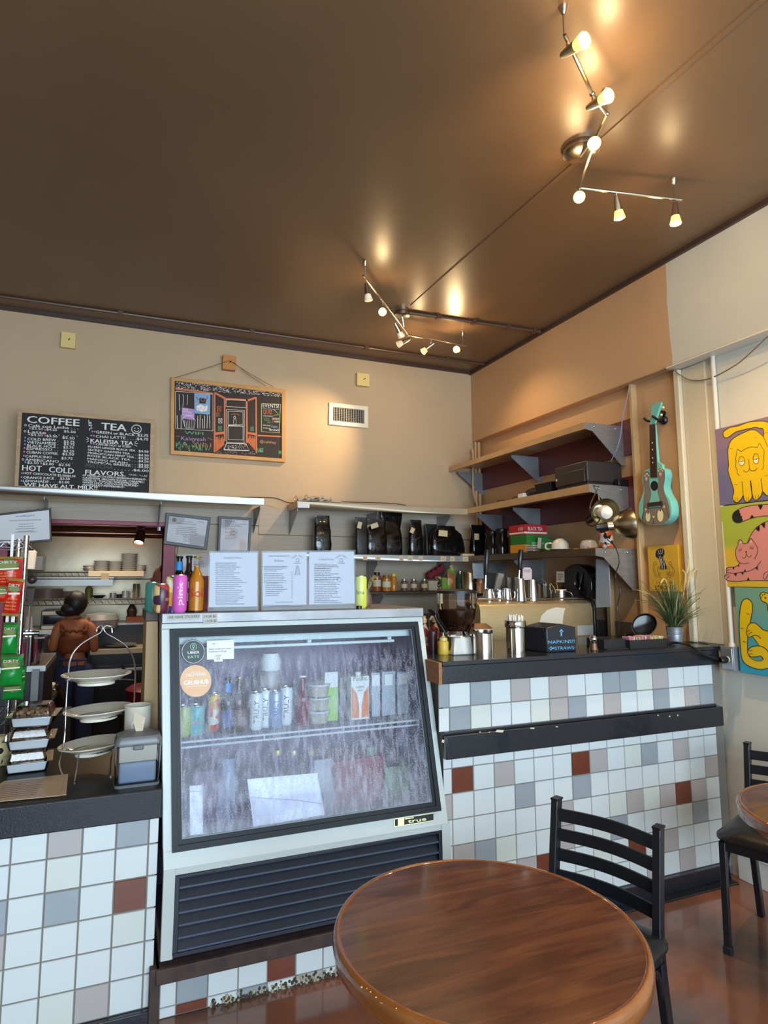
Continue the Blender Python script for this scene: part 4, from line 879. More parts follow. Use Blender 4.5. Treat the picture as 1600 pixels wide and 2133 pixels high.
# black napkin dispenser with blue chalk writing
x0, x1 = onY(1139, 1330, 2.60).x, onY(1200, 1330, 2.60).x; Y0 = 2.60
t = thing('napkin_dispenser', 'black napkin dispenser with blue handwriting and an arrow on the bar', 'dispenser', ((x0+x1)/2, 2.66, BH))
zt = onY(1139, 1303, Y0).z
xl = onY(1113, 1320, 2.72).x
b = MB(); b.prism([(x0-.0, Y0, BH), (x1, Y0, BH), (x1, Y0, zt-.012), ((x0+x1)/2, Y0, zt+.006), (x0, Y0, zt-.012)], (-.03, .15, 0)); b.build('case', mat('satin_black_plastic', (34, 36, 42), .3), t, bev=.005)
b = MB(); p = Pen(b, planeY(Y0)); 
p.text('NAPKINS!!', 1142, 1341, 1197, 1338.5, 6.6, 0, .0008); p.text('STRAWS:', 1156, 1353.5, 1198, 1352, 6.2, 0, .0008)
p.line([(1145, 1350.5), (1155, 1350)], 2.6, 0, .0008); p.fill([(1143, 1350.5), (1149, 1346), (1149, 1355)], 0, .0008)
p.line([(1169.5, 1325), (1169.5, 1314)], 2.6, 0, .0008); p.fill([(1165, 1316), (1169.5, 1310), (1174, 1316)], 0, .0008)
b.build('blue_writing', mat('blue_chalk_paint', (96, 170, 220), .6), t, smooth=0)
# salt shaker, black caddy tray with sachets
c = bx(1243, 1356); cx_, cy_ = c.x, c.y+.02
t = thing('pepper_shaker', 'small glass shaker with a steel top between the napkins and the caddy tray', 'shaker', (cx_, cy_, BH))
b = MB(); b.lathe([(0, 0), (.021, 0), (.022, .01), (.015, .045), (.017, .058)], (cx_, cy_, BH)); b.build('glass_body', glass('shaker_glass', (236, 228, 214), .35), t)
b = MB(); b.lathe([(0, .002), (.018, .002), (.013, .035), (0, .035)], (cx_, cy_, BH)); b.build('cinnamon', mat('cinnamon_powder', (160, 110, 76), .9), t)
b = MB(); b.lathe([(.0175, .056), (.0175, .066), (.010, .077), (0, .078)], (cx_, cy_, BH)); b.build('steel_top', m_chrome, t)
t = thing('sachet_caddy', 'low black caddy box filled with sugar sachets on the bar', 'caddy', (2.55, 2.66, BH))
xa, xb, xc = onY(1256, 1350, 2.60).x, onY(1308, 1350, 2.58).x, onY(1391, 1350, 2.56).x; zz = BH+.045
b = MB(); m_ = m_blkbox = mat('matt_black_box', (30, 28, 32), .5)
b.box(xb, xc, 2.56, 2.566, BH, zz); b.box(xb, xc, 2.664, 2.67, BH, zz); b.box(xa, xa+.006, 2.59, 2.72, BH, zz+.006); b.box(xb-.003, xb+.003, 2.56, 2.67, BH, zz); b.box(xc-.006, xc, 2.56, 2.67, BH, zz); b.box(xa, xc, 2.57, 2.66, BH, BH+.006)
b.box(xa, xb, 2.59, 2.596, BH, zz+.006); b.box(xa, xb, 2.714, 2.72, BH, zz+.006); b.box((xb+xc)/2-.002, (xb+xc)/2+.002, 2.566, 2.664, BH, zz-.003)
b.build('tray', m_, t, bev=.001)
rr = random.Random(2)
SG = [('pink_sachet', (214, 150, 170)), ('white_sachet', (226, 222, 210)), ('green_sachet', (168, 190, 150)), ('yellow_sachet', (222, 206, 150))]
for k in range(34):
    f = k/33; x = xb+.012+(xc-xb-.03)*f; nm, col = SG[0] if x < (xb+xc)/2-.02 and k % 3 else SG[(k*7) % 4]
    z0 = BH+.008+rr.uniform(0, .008); a = rr.uniform(-.4, .4)
    s_ = MB(); s_.T = rot('Y', a, (x, 2.61, z0)); y = 2.585+rr.uniform(0, .04); s_.box(x-.0015, x+.0015, y-.025*1, y+.028, z0, z0+.047)
    tag(s_.build('sugar_sachet', mat(nm, col, .6), smooth=0), 'thin paper sachet standing among others in the black caddy box', 'sachet', 'sachets in the caddy box')
# black round lidded basket behind the caddy
c = onY(1347, 1300, 2.84); z0 = onY(1347, 1326, 2.84).z
t = thing('open_lid_container', 'round black container with its lid tipped up behind the caddy box', 'container', (c.x, 2.86, BH))
b = MB(); cc = Vector((c.x, 2.86, onY(1347, 1302, 2.86).z)); ax = Vector((-.62, -.75, .18)).normalized()
b.lathe([(0, -.012), (.05, -.010), (.066, 0), (.069, .012), (.064, .012), (.058, .002), (.04, -.002), (0, -.003)], cc, 32, axis=ax, sy=.9, sx=1.1); b.build('raised_lid', mat('gloss_black_plastic', (16, 15, 16), .15), t)
b = MB(); b.lathe([(0, 0), (.062, 0), (.068, .04), (.062, .042), (0, .036)], (c.x-.01, 2.92, BH), 28); b.build('bowl', mat('gloss_black_plastic', (16, 15, 16)), t)
# grass plant in galvanised pot
c = onZ(1421, 1344, BH); cx_, cy_ = c.x, c.y+.045
t = thing('potted_grass', 'wispy ornamental grass in a small galvanised pot at the right end of the bar', 'plant', (cx_, cy_, BH)); H = onY(1421, 1306, cy_).z-BH+.004
b = MB(); b.lathe([(0, 0), (.034, 0), (.036, .004), (.041, H*.55), (.0405, H*.58), (.042, H*.61), (.0415, H*.7), (.043, H*.72), (.044, H-.003), (.0455, H), (.042, H-.002), (.040, H*.85), (0, H*.84)], (cx_, cy_, BH), 32); b.build('pot', m_steeld, t)
m_g1 = mat('grass_green', (74, 96, 58), .5, var=.3, vs=20); m_g2 = mat('dry_grass', (186, 170, 112), .6)
rr = random.Random(21)
def blade(b, base, dirv, L_, droop, w_, mi):
    pts = []; n = 10; d = Vector(dirv); p = Vector(base); v = (d+Vector((0, 0, 1.0))).normalized()
    for k in range(n+1):
        pts.append(Vector((min(p.x, 3.055), p.y, p.z))); v = (v+Vector((d.x*.06, d.y*.06, -droop))).normalized(); p = p+v*(L_/n)
    side = v.cross(Vector((0, 0, 1)));
    if side.length < 1e-3: side = Vector((1, 0, 0))
    side.normalize(); Lf, Rt = [], []
    for k, q in enumerate(pts):
        ww = w_*(1-(k/n)**2)+.0002; Lf.append(b.V(q+side*ww)); Rt.append(b.V(q-side*ww))
    for k in range(n): b.F((Lf[k], Rt[k], Rt[k+1], Lf[k+1]), mi)
b = MB()
for k in range(420):
    a = rr.uniform(0, 2*PI); q = rr.uniform(0, .030); sp_ = rr.uniform(.03, .5) if rr.random() < .75 else rr.uniform(.5, 1.0)
    L_ = rr.uniform(.14, .32) if sp_ < .5 else rr.uniform(.20, .38)
    if math.cos(a) > .3: L_ *= .7
    blade(b, (cx_+q*math.cos(a), cy_+q*math.sin(a), BH+H*.85), (sp_*math.cos(a)*.9, sp_*math.sin(a)*.9, 0), L_, .005+sp_*.09, .0026, 0 if rr.random() < .8 else 1)
for (x_, y_, m1) in ((1340, 1240, 0), (1330, 1208, 0), (1335, 1255, 0), (1500, 1236, 0), (1522, 1262, 0), (1325, 1228, 1), (1470, 1232, 0), (1322, 1250, 0)):
    e = onY(x_, y_, cy_-.03); s0 = Vector((cx_, cy_, BH+H)); mid = s0.lerp(e, .5)+Vector((0, 0, .055)); b.tube(catmull([s0, mid, e], 8), [.0016]*16+[.0004], 4, mi=m1)
# feathery seed heads
for pts in (((1424, 1235), (1428, 1205), (1434, 1180), (1432, 1165)), ((1438, 1240), (1440, 1210), (1448, 1188), (1470, 1186)), ((1420, 1300), (1423, 1250), (1428, 1200), (1421, 1187)), ((1400, 1270), (1392, 1225), (1384, 1206), (1376, 1216)), ((1434, 1290), (1432, 1240), (1437, 1195), (1440, 1192))):
    w3 = [onY(x, y, cy_-.01) for x, y in pts]; cv = catmull(w3, 6); n = len(cv); b.tube([Vector((cx_, cy_, BH+H))]+cv, [.001]+[.0012]*(n//2)+[.0045]*(n-n//2-1)+[.001], 6, mi=1)
b.build('grass_blades', [m_g1, m_g2], t, smooth=0)
# electric plug, cable and outlet box on the right wall
ob = onX(1522, 1371, 3.06)
t = thing('outlet_box', 'grey metal outlet box on the right wall fed by a white conduit', 'electrical box', (3.07, ob.y, ob.z-.06))
b = MB(); b.box(3.035, 3.099, ob.y-.038, ob.y+.038, ob.z-.062, ob.z+.062); b.build('box_body', m_steeld, t, bev=.003)
b = MB(); b.box(3.031, 3.036, ob.y-.032, ob.y+.032, ob.z-.055, ob.z+.055); b.build('cover_plate', m_steel, t, bev=.002)
b = MB(); b.lathe([(.017, 0), (.017, .004), (0, .004)], (3.031, ob.y, ob.z-.005), 20, axis=(-1, 0, 0)); b.build('socket', mat('ivory_plastic', (224, 216, 200), .4), t)
b = MB(); b.tube([(3.07, ob.y-.005, ob.z+.06), (3.075, ob.y-.005, 2.815)], .0125, 12); b.tube([(3.07, ob.y-.005, ob.z+.06), (3.07, ob.y-.005, ob.z+.08)], .018, 12)
tag(b.build('conduit', mat('cream_painted_conduit', (206, 198, 182), .45)), 'vertical cream painted conduit on the right wall above the outlet box', 'pipe')
t = thing('power_cord', 'thick black power cord plugged into the outlet box at the end of the bar', 'cord', (2.95, 2.5, BH))
b = MB(); pts = [onZ(1340, 1341, BH+.006), onZ(1385, 1341, BH+.006), onY(1412, 1339, 2.60), onY(1440, 1346, 2.50), onY(1468, 1362, 2.46), onX(1500, 1374, 3.0)]
b.tube(catmull(pts, 6), .006, 8); b.build('cable', m_black, t)
pc = onX(1512, 1373, 3.005)
b = MB(); b.lathe([(.012, -.03), (.018, -.02), (.019, .012), (.015, .020), (0, .020)], (3.01, ob.y, ob.z-.006), 16, axis=(1, 0, 0)); b.build('plug', m_black, t)
# ------------------------------------------------------------------ espresso machine on the work counter
EY = 3.30; e0, e1 = onY(1000, 1250, EY).x, onY(1234, 1247, EY).x; ez = 1.412
t = thing('espresso_machine', 'wide brushed steel espresso machine seen from behind on the work counter', 'espresso machine', ((e0+e1)/2, 3.5, .90))
pr = [(EY+.02, .98), (EY, 1.02), (EY, ez-.05), (EY+.015, ez-.015), (EY+.05, ez), (EY+.46, ez), (EY+.46, 1.28), (EY+.30, 1.26), (EY+.30, .98)]
b = MB(); b.prism([(e0, y, z) for y, z in pr], (e1-e0, 0, 0)); b.build('back_housing', mat('warm_brushed_steel', (206, 184, 142), .42, .75, var=.10, vs=12, stretch=(1, 10, 10)), t, bev=.004)
for sgn, x in ((0, e1),):
    b = MB(); b.prism([(x, y-.012 if y < EY+.1 else y+.01, z+(.012 if z > 1.3 else 0)) for y, z in pr], (.018, 0, 0)); b.build('side_panel', mat('black_enamel', (26, 26, 28), .3), t, bev=.004)
b = MB(); b.box(e0+.03, e1-.03, EY+.03, EY+.44, .90, .98); b.build('foot_base', m_black, t)
b = MB(); b.tube([(e0+.02, EY+.06, ez+.02), (e1-.02, EY+.06, ez+.012)], .005, 8); b.tube([(e1-.03, EY+.06, ez+.012), (e1-.03, EY+.44, ez+.012)], .005, 8); b.build('cup_rail', m_chrome, t)
b = MB(); f = planeY(EY-.001); Pen(b, f).fill([(1124, 1296), (1128, 1282), (1140, 1271), (1158, 1265), (1178, 1267), (1174, 1280), (1172, 1300)], 0, .0005); b.build('white_splash_mark', mat('pale_paper_patch', (206, 200, 184), .6), t, smooth=0)
b = MB(); Pen(b, f).fill([(1203, 1303), (1236, 1302), (1236, 1322), (1203, 1324)], 0, .0005); b.build('pale_panel', mat('pale_grey_panel', (176, 178, 174), .4), t, smooth=0)
# cups, pitchers and glasses on top of the machine
m_tum = mat('steel_tumbler', (206, 204, 198), .25, 1)
def tumbler(px_, yt, r0, r1, Y, lab_, m=m_tum, grp='steel shakers on the espresso machine', nm='steel_cup'):
    x = onY(px_, 1250, Y).x; H = onY(px_, yt, Y).z-ez
    b = MB(); b.lathe([(r0, .0), (r0, .003), (r1, H-.002), (0, H)] if r0 > r1 else [(0, 0), (r0, .0), (r1, H), (r1*.95, H), (r0*.92, .01)], (x, Y, ez+.001), 24); return tag(b.build(nm, m), lab_, 'cup', grp)
tumbler(1084, 1205, .036, .027, EY+.07, 'tall upturned steel cup, left of the tall pair on the espresso machine')
tumbler(1110, 1207, .034, .025, EY+.08, 'tall upturned steel cup, right of the tall pair on the espresso machine')
def pitcher(px_, yt, Y, r, lab_):
    x = onY(px_, 1250, Y).x; H = onY(px_, yt, Y).z-ez; t = thing('milk_pitcher', lab_, 'pitcher', (x, Y, ez+.001), 'steel pitchers on the espresso machine')
    b = MB(); b.lathe([(0, 0), (r*.95, 0), (r, .006), (r, H*.4), (r*.8, H*.8), (r*.85, H), (r*.8, H), (r*.75, H*.8), (0, H*.3)], (x, Y, ez+.001), 24); b.build('pitcher_body', m_chrome, t)
    b = MB(); b.tube(catmull([(x+r*.8, Y-.01, ez+H*.85), (x+r*1.5, Y-.02, ez+H*.75), (x+r*1.5, Y-.02, ez+H*.35), (x+r*.98, Y-.01, ez+H*.2)], 4), .0035, 6); b.build('handle', m_chrome, t)
pitcher(1018, 1227, EY+.10, .038, 'polished steel milk pitcher behind the bean hopper')
pitcher(1040, 1228, EY+.14, .036, 'polished steel pitcher, second from the left on the espresso machine')
pitcher(1056, 1226, EY+.08, .030, 'small polished steel pitcher beside the upturned cups')
m_tumg = glass('drinking_glass', (238, 236, 230), .3)
for k, (px_, yt, Y, r) in enumerate(((1061, 1203, EY+.26, .030), (1077, 1203, EY+.27, .030), (1124, 1218, EY+.16, .026), (1136, 1216, EY+.10, .030), (1145, 1217, EY+.18, .030), (1150, 1230, EY+.08, .022))):
    x = onY(px_, 1250, Y).x; H = onY(px_, yt, Y).z-ez; b = MB()
    b.lathe([(0, .004), (r*.8, .0), (r*.85, .003), (r, H), (r*.95, H), (r*.78, .010), (0, .010)], (x, Y, ez+.001), 20)
    tag(b.build('drinking_glass', m_tumg), ['clear amber tinted glass, leftmost behind the upturned steel cups', 'clear amber tinted glass directly behind the tall steel cup', 'clear glass just right of the steel cup pair', 'wide clear glass in front of the bronze spoons', 'clear glass behind the wide clear glass', 'smallest clear glass beside the cream rimmed mug'][k], 'glass', 'clear glasses on the espresso machine')
x = onY(1168, 1240, EY+.12).x; H = onY(1168, 1228, EY+.12).z-ez
t = thing('steel_mug', 'short steel mug with a cream rim at the right of the glasses', 'mug', (x, EY+.12, ez+.001))
b = MB(); b.lathe([(0, 0), (.033, 0), (.034, H-.006)], (x, EY+.12, ez+.001), 24); b.build('mug_body', m_tum, t)
b = MB(); b.lathe([(.034, H-.007), (.039, H-.006), (.039, H), (0, H)], (x, EY+.12, ez+.001), 24); b.build('rim', mat('cream_plastic', (226, 206, 166)), t)
b = MB(); b.tube(catmull([(x+.034, EY+.11, ez+H*.85), (x+.07, EY+.1, ez+H*.7), (x+.085, EY+.1, ez+.006)], 5), .0045, 6); b.build('handle', m_chrome, t)
# tall black handled utensils
for (px_, yb, ym, yt, Y, lab_) in ((1012, 1232, 1198, 1145, EY+.10, 'long spoon with a black handle standing behind the bean hopper'), (1082, 1206, 1188, 1145, EY+.07, 'long black handled utensil standing in the upturned steel cup')):
    a = onY(px_-1, yb, Y); m_ = onY(px_, ym, Y); e = onY(px_+3, yt, Y); t = thing('long_utensil', lab_, 'utensil', a, 'black handled utensils')
    b = MB(); b.tube([a, m_], .0055, 8); b.build('shaft', m_chrome, t)
    b = MB(); b.tube([m_, m_.lerp(e, .12), m_.lerp(e, .5), m_.lerp(e, .85), e], [.007, .013, .016, .018, .013], 10); b.build('handle', m_black, t)
# dark card terminal, label tag, spoons
t = thing('small_tablet', 'small dark tablet leaning behind the steel pitchers', 'tablet', onY(1026, 1225, EY+.35))
a = planeY(EY+.33); b = MB(); b.prism([a(1010, 1232), (a(1028, 1236)), a(1034, 1194), a(1016, 1192)], (0, .008, 0)); b.build('screen', m_black, t)
b = MB(); b.prism([a(1028, 1236), a(1040, 1235), a(1051, 1196), a(1040, 1193)], (0, .02, 0)); b.build('frame', mat('grey_bezel', (140, 138, 134), .4), t, bev=.003)
b = MB(); p = Pen(b, planeY(EY+.25)); b.prism([p.fn(x, y) for x, y in ((1089, 1187), (1092, 1182), (1104, 1182), (1108, 1187), (1108, 1208), (1089, 1208))], (0, .002, 0), 0)
p.text('DO NOT CLEAN', 1091, 1189, 1105, 1189, 2.4, 1, .001); p.line([(1091, 1191), (1106, 1191)], .8, 1, .001)
tag(b.build('paper_tag', [mat('pinkish_tag', (206, 190, 194), .6), m_ink], smooth=0), 'pale pinkish paper tag standing behind the steel cups', 'tag')
x = onY(1111, 1200, EY+.33).x
b = MB(); b.lathe([(0, 0), (.022, 0), (.030, .06), (.022, .11), (0, .115)], (x, EY+.33, ez+.001)); tag(b.build('wine_red_jar', mat('wine_red_glass', (96, 20, 34), .2)), 'round wine red jar behind the pinkish tag', 'jar')
for k, (xa, ya, xb, yb) in enumerate(((1150, 1236, 1128, 1205), (1158, 1236, 1146, 1215), (1162, 1236, 1158, 1213))):
    b = MB(); A = onY(xa, ya, EY+.13); B = onY(xb, yb, EY+.14); b.tube(catmull([A, A.lerp(B, .5)+Vector((.004, 0, .01)), B], 4), .003, 6); tag(b.build('spoon_handle', mat('bronze_metal', (150, 116, 70), .3, .9)), ('longest', 'middle', 'shortest')[k]+' bronze spoon handle leaning among the glasses', 'spoon', 'spoons on the espresso machine')
# ------------------------------------------------------------------ wall shelves
def bracket(b, x, z, Y0=4.94, D=.27, H=.19, t=.004, lip=.02):
    """triangular bracket hanging under a shelf of the back wall"""
    b.prism([(x, Y0, z), (x, Y0-D, z), (x, Y0-D, z-.02), (x, Y0-.03, z-H), (x, Y0, z-H)], (t, 0, 0)); b.box(x-.002, x+lip, Y0-.006, Y0, z-H, z)
def shelf_back(x0, x1, z1, z0, Yf, label, brs, grp, m=m_steel, mb_=m_steeld, ends=True, lipz=.0):
    t = thing('wall_shelf', label, 'shelf', ((x0+x1)/2, 4.8, z0), grp)
    b = MB(); b.box(x0, x1, Yf, 4.935, z1-.004, z1); b.box(x0, x1, Yf, Yf+.003, z0, z1); b.box(x0, x1, Yf+.003, Yf+.015, z0, z0+.003)
    if ends: b.prism([(x0, Yf, z0), (x0, Yf, z1), (x0, 4.935, z1), (x0, 4.935, z0)], (.003, 0, 0))
    b.build('shelf_board', m, t, bev=.001)
    for x in brs: b = MB(); bracket(b, x, z0 if not lipz else z1-.004); b.build('bracket', mb_, t)
    return t
SG_ = 'steel shelves on the back wall'
shelf_back(-1.35, 1.005, 2.155, 2.105, 4.62, 'long steel shelf above the kitchen opening carrying the coffee menu board', [-1.2, -.475, .27, .985], SG_, m=mat('bright_brushed_steel', (176, 176, 174), .42, 1, var=.12, vs=10, stretch=(1, 8, 8)))
shelf_back(1.262, 2.768, 2.148, 2.096, 4.62, 'dull steel shelf right of the kitchen opening holding toy planes', [1.275, 1.95, 2.62], SG_, m=mat('warm_dull_steel', (186, 168, 142), .45, .5))
shelf_back(1.25, 2.768, 1.745, 1.697, 4.62, 'steel shelf lined with shiny black coffee bags and price tags', [1.95, 2.62], SG_)
shelf_back(1.88, 2.6, 1.452, 1.432, 4.68, 'narrow dark shelf of jars and spices below the coffee bags', [2.0], SG_, m=mat('dark_shelf_wood', (70, 54, 46), .5), ends=False)
def bracket_r(b, y, z, D=.27, H=.2, t=.004):
    X0 = 3.10; b.prism([(X0, y, z), (X0-D, y, z), (X0-D, y, z-.02), (X0-.03, y, z-H), (X0, y, z-H)], (0, t, 0)); b.box(X0-.006, X0, y-.022, y+.002, z-H, z)
def shelf_right(y0, y1, z1, z0, label, brs, m):
    t = thing('wall_shelf', label, 'shelf', (2.94, (y0+y1)/2, z0), 'steel shelves on the right wall')
    b = MB(); b.box(2.77, 3.095, y0, y1, z1-.004, z1); b.box(2.77, 2.773, y0, y1, z0, z1); b.box(2.77, 2.79, y0, y1, z0, z0+.003); b.build('shelf_board', m, t, bev=.001)
    b = MB(); b.box(2.77, 3.098, y0-.004, y0, z0, z1)
    b.prism([(2.77, y0, z0), (3.098, y0, z0), (3.098, y0, z0-.22), (3.06, y0, z0-.22), (2.83, y0, z0-.01)], (0, -.004, 0))
    for x in (2.84, 3.02): b.ball((x, y0-.006, (z0+z1)/2), .008, n=8)
    b.build('end_bracket', m_steel, t)
    for y in brs: b = MB(); bracket_r(b, y, z0); b.build('bracket', m_steeld, t)
m_wst = mat('warm_shelf_steel', (206, 172, 128), .4, .5, var=.1, vs=10)
shelf_right(3.15, 4.93, 2.562, 2.518, 'top shelf on the right wall, empty, dull tan steel edge', [4.05, 4.88], m_wst)
shelf_right(3.13, 4.62, 2.155, 2.103, 'middle shelf on the right wall holding the black printer', [4.05, 4.58], m_wst)
shelf_right(3.10, 4.62, 1.745, 1.697, 'lower shelf on the right wall with tea boxes and white cups', [4.05, 4.58], mat('brown_steel_shelf', (110, 92, 74), .4, .7))
m_red = mat('oxblood_board', (104, 38, 42), .45, var=.25, vs=6, stretch=(1, .4, 5))
for (y0, y1, z0, z1, l) in ((3.07, 4.92, 2.36, 2.60, 'long dark red board on the right wall behind the top shelf brackets'), (3.07, 4.90, 1.965, 2.22, 'long dark red board on the right wall behind the middle shelf brackets')):
    b = MB(); b.box(3.085, 3.10, y0, y1, z0, z1); tag(b.build('backing_board', m_red, bev=.003), l, 'board', 'dark red boards on the right wall')
b = MB()
for x, r in ((3.03, .012), (3.065, .016)): b.tube([(x, 4.90, 1.76), (x, 4.90, 2.81)], r, 8)
tag(b.build('corner_pipes', mat('wall_coloured_pipe', (196, 156, 112), .5)), 'pair of painted vertical pipes in the corner of the two walls', 'pipe')
b = MB()
for k in range(3): b.tube(catmull([onY(983+k*1.5, 935, 4.88), onY(985+k, 960, 4.87), onY(984+k, 1010, 4.85), onY(989+k*2, 1040, 4.80), onY(996, 1058, 4.75)], 5), .004, 6)
tag(b.build('loose_cables', mat('cream_cable', (200, 170, 130), .5)), 'cream cables dangling in the corner behind the top shelf', 'cable')
# ------------------------------------------------------------------ goods on the shelf of coffee bags
m_foil = mat('black_foil', (14, 13, 14), .16, bump=.35, bs=26, coat=.5); m_fmat = mat('matt_black_foil', (26, 24, 26), .4, bump=.3, bs=22)
m_tagl = mat('kraft_label', (214, 190, 150), .6)
def coffee(x0, x1, yt, Y, lab_, m, seed, tagm=None, lean=0, tw=0, top=.85, D=.07, shoulder=.6, base=1.745, gr='black coffee bags on the shelf', tp=(.45, .75)):
    a = onY(x0, 1150, Y).x; e = onY(x1, 1150, Y).x; H = onY((x0+x1)/2, yt, Y).z-base
    t = thing('coffee_bag', lab_, 'bag', ((a+e)/2, Y, base), gr)
    b = MB(); b.loft(bagshape((a+e)/2, Y, base+.001, e-a, D, H, top, lean, tw, seed, shoulder=shoulder)); b.build('foil_bag', m, t, smooth=50)
    if tagm:
        x, y0, w_, h_, an = tagm; c = onY(x, y0, Y-D*.5-.008); b = MB(); b.T = rot('Y', an, c); u = w_/FPX*Y/2*1.07; v = h_/FPX*Y/2*1.07
        b.box(c.x-u, c.x+u, c.y-.002, c.y, c.z-v, c.z+v); b.build('paper_label', m_tagl, t)
    return t
coffee(653, 688, 1074, 4.76, 'tall glossy black coffee bag standing alone behind the tea menu', m_foil, 1, top=.88, D=.08)
coffee(740, 765, 1078, 4.72, 'narrow matt black coffee bag, first in the left group', m_fmat, 2, (749, 1094, 9, 14, .25), D=.06, top=1.0)
coffee(762, 804, 1082, 4.74, 'wide crinkled black coffee bag with a tan label in the left group', m_foil, 3, (780, 1095, 17, 10, -.35), D=.08, top=1.0)
coffee(796, 836, 1068, 4.80, 'tall black coffee bag reaching up to the shelf above', m_foil, 4, D=.08, top=1.1, shoulder=.5)
coffee(851, 879, 1083, 4.72, 'slim black coffee bag leaning in the middle of the shelf', m_foil, 5, (859, 1105, 9, 12, .45), lean=.02, D=.07)
coffee(884, 912, 1092, 4.83, 'matt black coffee bag tucked behind the widest one', m_fmat, 6, D=.07, top=.9)
coffee(898, 966, 1096, 4.72, 'widest slumped black coffee bag with a cream label', m_foil, 7, (923, 1111, 22, 13, .06), D=.09, top=.55, lean=-.05)
coffee(981, 1012, 1094, 4.70, 'black coffee bag with a small label at the corner of the shelves', m_foil, 8, (993, 1118, 12, 14, .0), D=.08, top=1.0)
b = MB(); p = Pen(b, planeY(4.6195))
for k, x in enumerate((761, 788, 837, 855, 877, 924, 943, 970)):
    y = 1162+(x-740)*.012; w_ = 10 if k % 2 else 8
    b = MB(); p = Pen(b, planeY(4.6195)); p.fill([(x-w_/2-1, y-5), (x+w_/2, y-4.6), (x+w_/2, y+4.6), (x-w_/2-1, y+4.2)], 0, .001); p.line([(x-3, y-1), (x+3, y-.8)], .8, 1, .002); p.line([(x-3, y+1.5), (x+2, y+1.7)], .8, 1, .002)
    tag(b.build('price_tag', [mat('manila_tag', (222, 196, 156), .6), mat('red_brown_ink', (160, 84, 60), .6)], smooth=0), 'manila price tag on the coffee bag shelf edge, '+('first', 'second', 'third', 'fourth', 'fifth', 'sixth', 'seventh', 'eighth')[k]+' from the left of eight', 'tag', 'price tags on the coffee shelf')
b = MB(); q = onY(968, 1150, 4.70); b.box(q.x-.055, q.x+.06, 4.64, 4.78, 1.746, 1.765); tag(b.build('folded_box', mat('cream_card', (214, 190, 146), .6), bev=.002), 'flat cream box lying at the corner of the coffee bag shelf', 'box')
# carafes at the corner of the lower right shelf
X0 = 2.88
def onshelf(px_, X=2.86): return onX(px_, 1150, X)
def carafe(px_, lab_, w_=.06, H=.2):
    q = onshelf(px_, 2.88); t = thing('glass_carafe', lab_, 'carafe', (q.x, q.y, 1.746), 'dark glass carafes')
    b = MB(); b.lathe([(0, 0), (w_, 0), (w_*1.02, .01), (w_*.98, H*.62), (w_*.8, H*.75), (w_*.82, H*.86)], (q.x, q.y, 1.746), 24); b.build('glass_body', mat('dark_smoked_glass', (40, 30, 26), .08, trans=.35), t)
    b = MB(); b.lathe([(w_*.84, H*.86), (w_*.86, H*.97), (w_*.7, H), (0, H)], (q.x, q.y, 1.746), 24); b.tube(catmull([(q.x-.01, q.y-w_, 1.746+H*.9), (q.x-.05, q.y-w_-.03, 1.746+H*.8), (q.x-.05, q.y-w_-.03, 1.746+H*.4), (q.x-.01, q.y-w_*.9, 1.746+H*.3)], 5), .007, 6); b.build('black_lid_and_handle', m_black, t)
carafe(1026, 'dark glass coffee carafe beside the corner coffee bag'); carafe(1046, 'dark glass coffee carafe next to the red tea box', .055, .21)
# tea boxes: placed along the right shelf, long side toward the room
def tbox(pxa, pxb, z, H, D, m, lab_, parts=(), X=2.80, gr='stacked tea boxes'):
    a = onX(pxa, 1140, X); e = onX(pxb, 1140, X); y0, y1 = e.y, a.y
    t = thing('tea_box', lab_, 'box', (X+D/2, (y0+y1)/2, z), gr)
    b = MB(); b.box(X, X+D, y0, y1, z, z+H); b.build('carton', m, t, bev=.001)
    for nm, mm, fn in parts: b = MB(); fn(b, X, y0, y1, z, H); b.build(nm, mm, t, smooth=0)
    return y0, y1
U = Vector((0, -1, 0))
m_rb = mat('red_tea_card', (190, 34, 42), .45); m_gb = mat('green_tea_card', (40, 122, 48), .45); m_yb = mat('orange_tea_card', (226, 150, 40), .5)
def facetext(s, f0, f1, zz, hh, m_=None):
    def fn(b, X, y0, y1, z, H):
        L_ = y1-y0; b.text(s, (X-.001, y1-L_*f0, z+H*zz), U, Z_, L_*(f1-f0), H*hh)
    return fn
def band(z0, z1):
    def fn(b, X, y0, y1, z, H): b.box(X-.0008, X, y0, y1, z+H*z0, z+H*z1)
    return fn
tbox(1063, 1094, 1.746, .062, .12, m_yb, 'orange yellow tea box at the bottom of the tea box stack')
tbox(1064, 1098, 1.809, .070, .20, m_gb, 'green tea box in the middle of the tea box stack')
def side(b, X, y0, y1, z, H): b.text('BLACK TEA', (X+.03, y0-.001, z+H*.42), X_, Z_, .13, .028)
def sband(b, X, y0, y1, z, H): b.box(X, X+.20, y0-.0008, y0, z+H*.12, z+H*.28); b.box(X-.0008, X, y0, y1, z+H*.12, z+H*.28)
tbox(1062, 1094, 1.880, .076, .20, m_rb, 'red black-tea box with white lettering on top of the tea box stack', (('lettering', m_wht, side), ('white_band', m_wht, sband), ('count', m_wht, facetext('100', .60, .92, .42, .34))))
b = MB(); q = onX(1104, 1130, 2.86); b.T = rot('Z', .1, (q.x, q.y, 1.8)); b.box(q.x-.02, q.x+.07, q.y-.05, q.y+.06, 1.795, 1.825); tag(b.build('small_green_box', mat('pale_green_card', (120, 176, 130), .5), bev=.002), 'small pale green box lying on the saucer stack', 'box')
m_chn = mat('white_china', (222, 216, 204), .15, coat=.6)
def saucer(x, y, z, r=.068):
    b = MB(); b.lathe([(0, .001), (r*.5, .001), (r, .011), (r, .013), (r*.5, .004), (0, .004)], (x, y, z), 28); return b
q = onX(1110, 1140, 2.86)
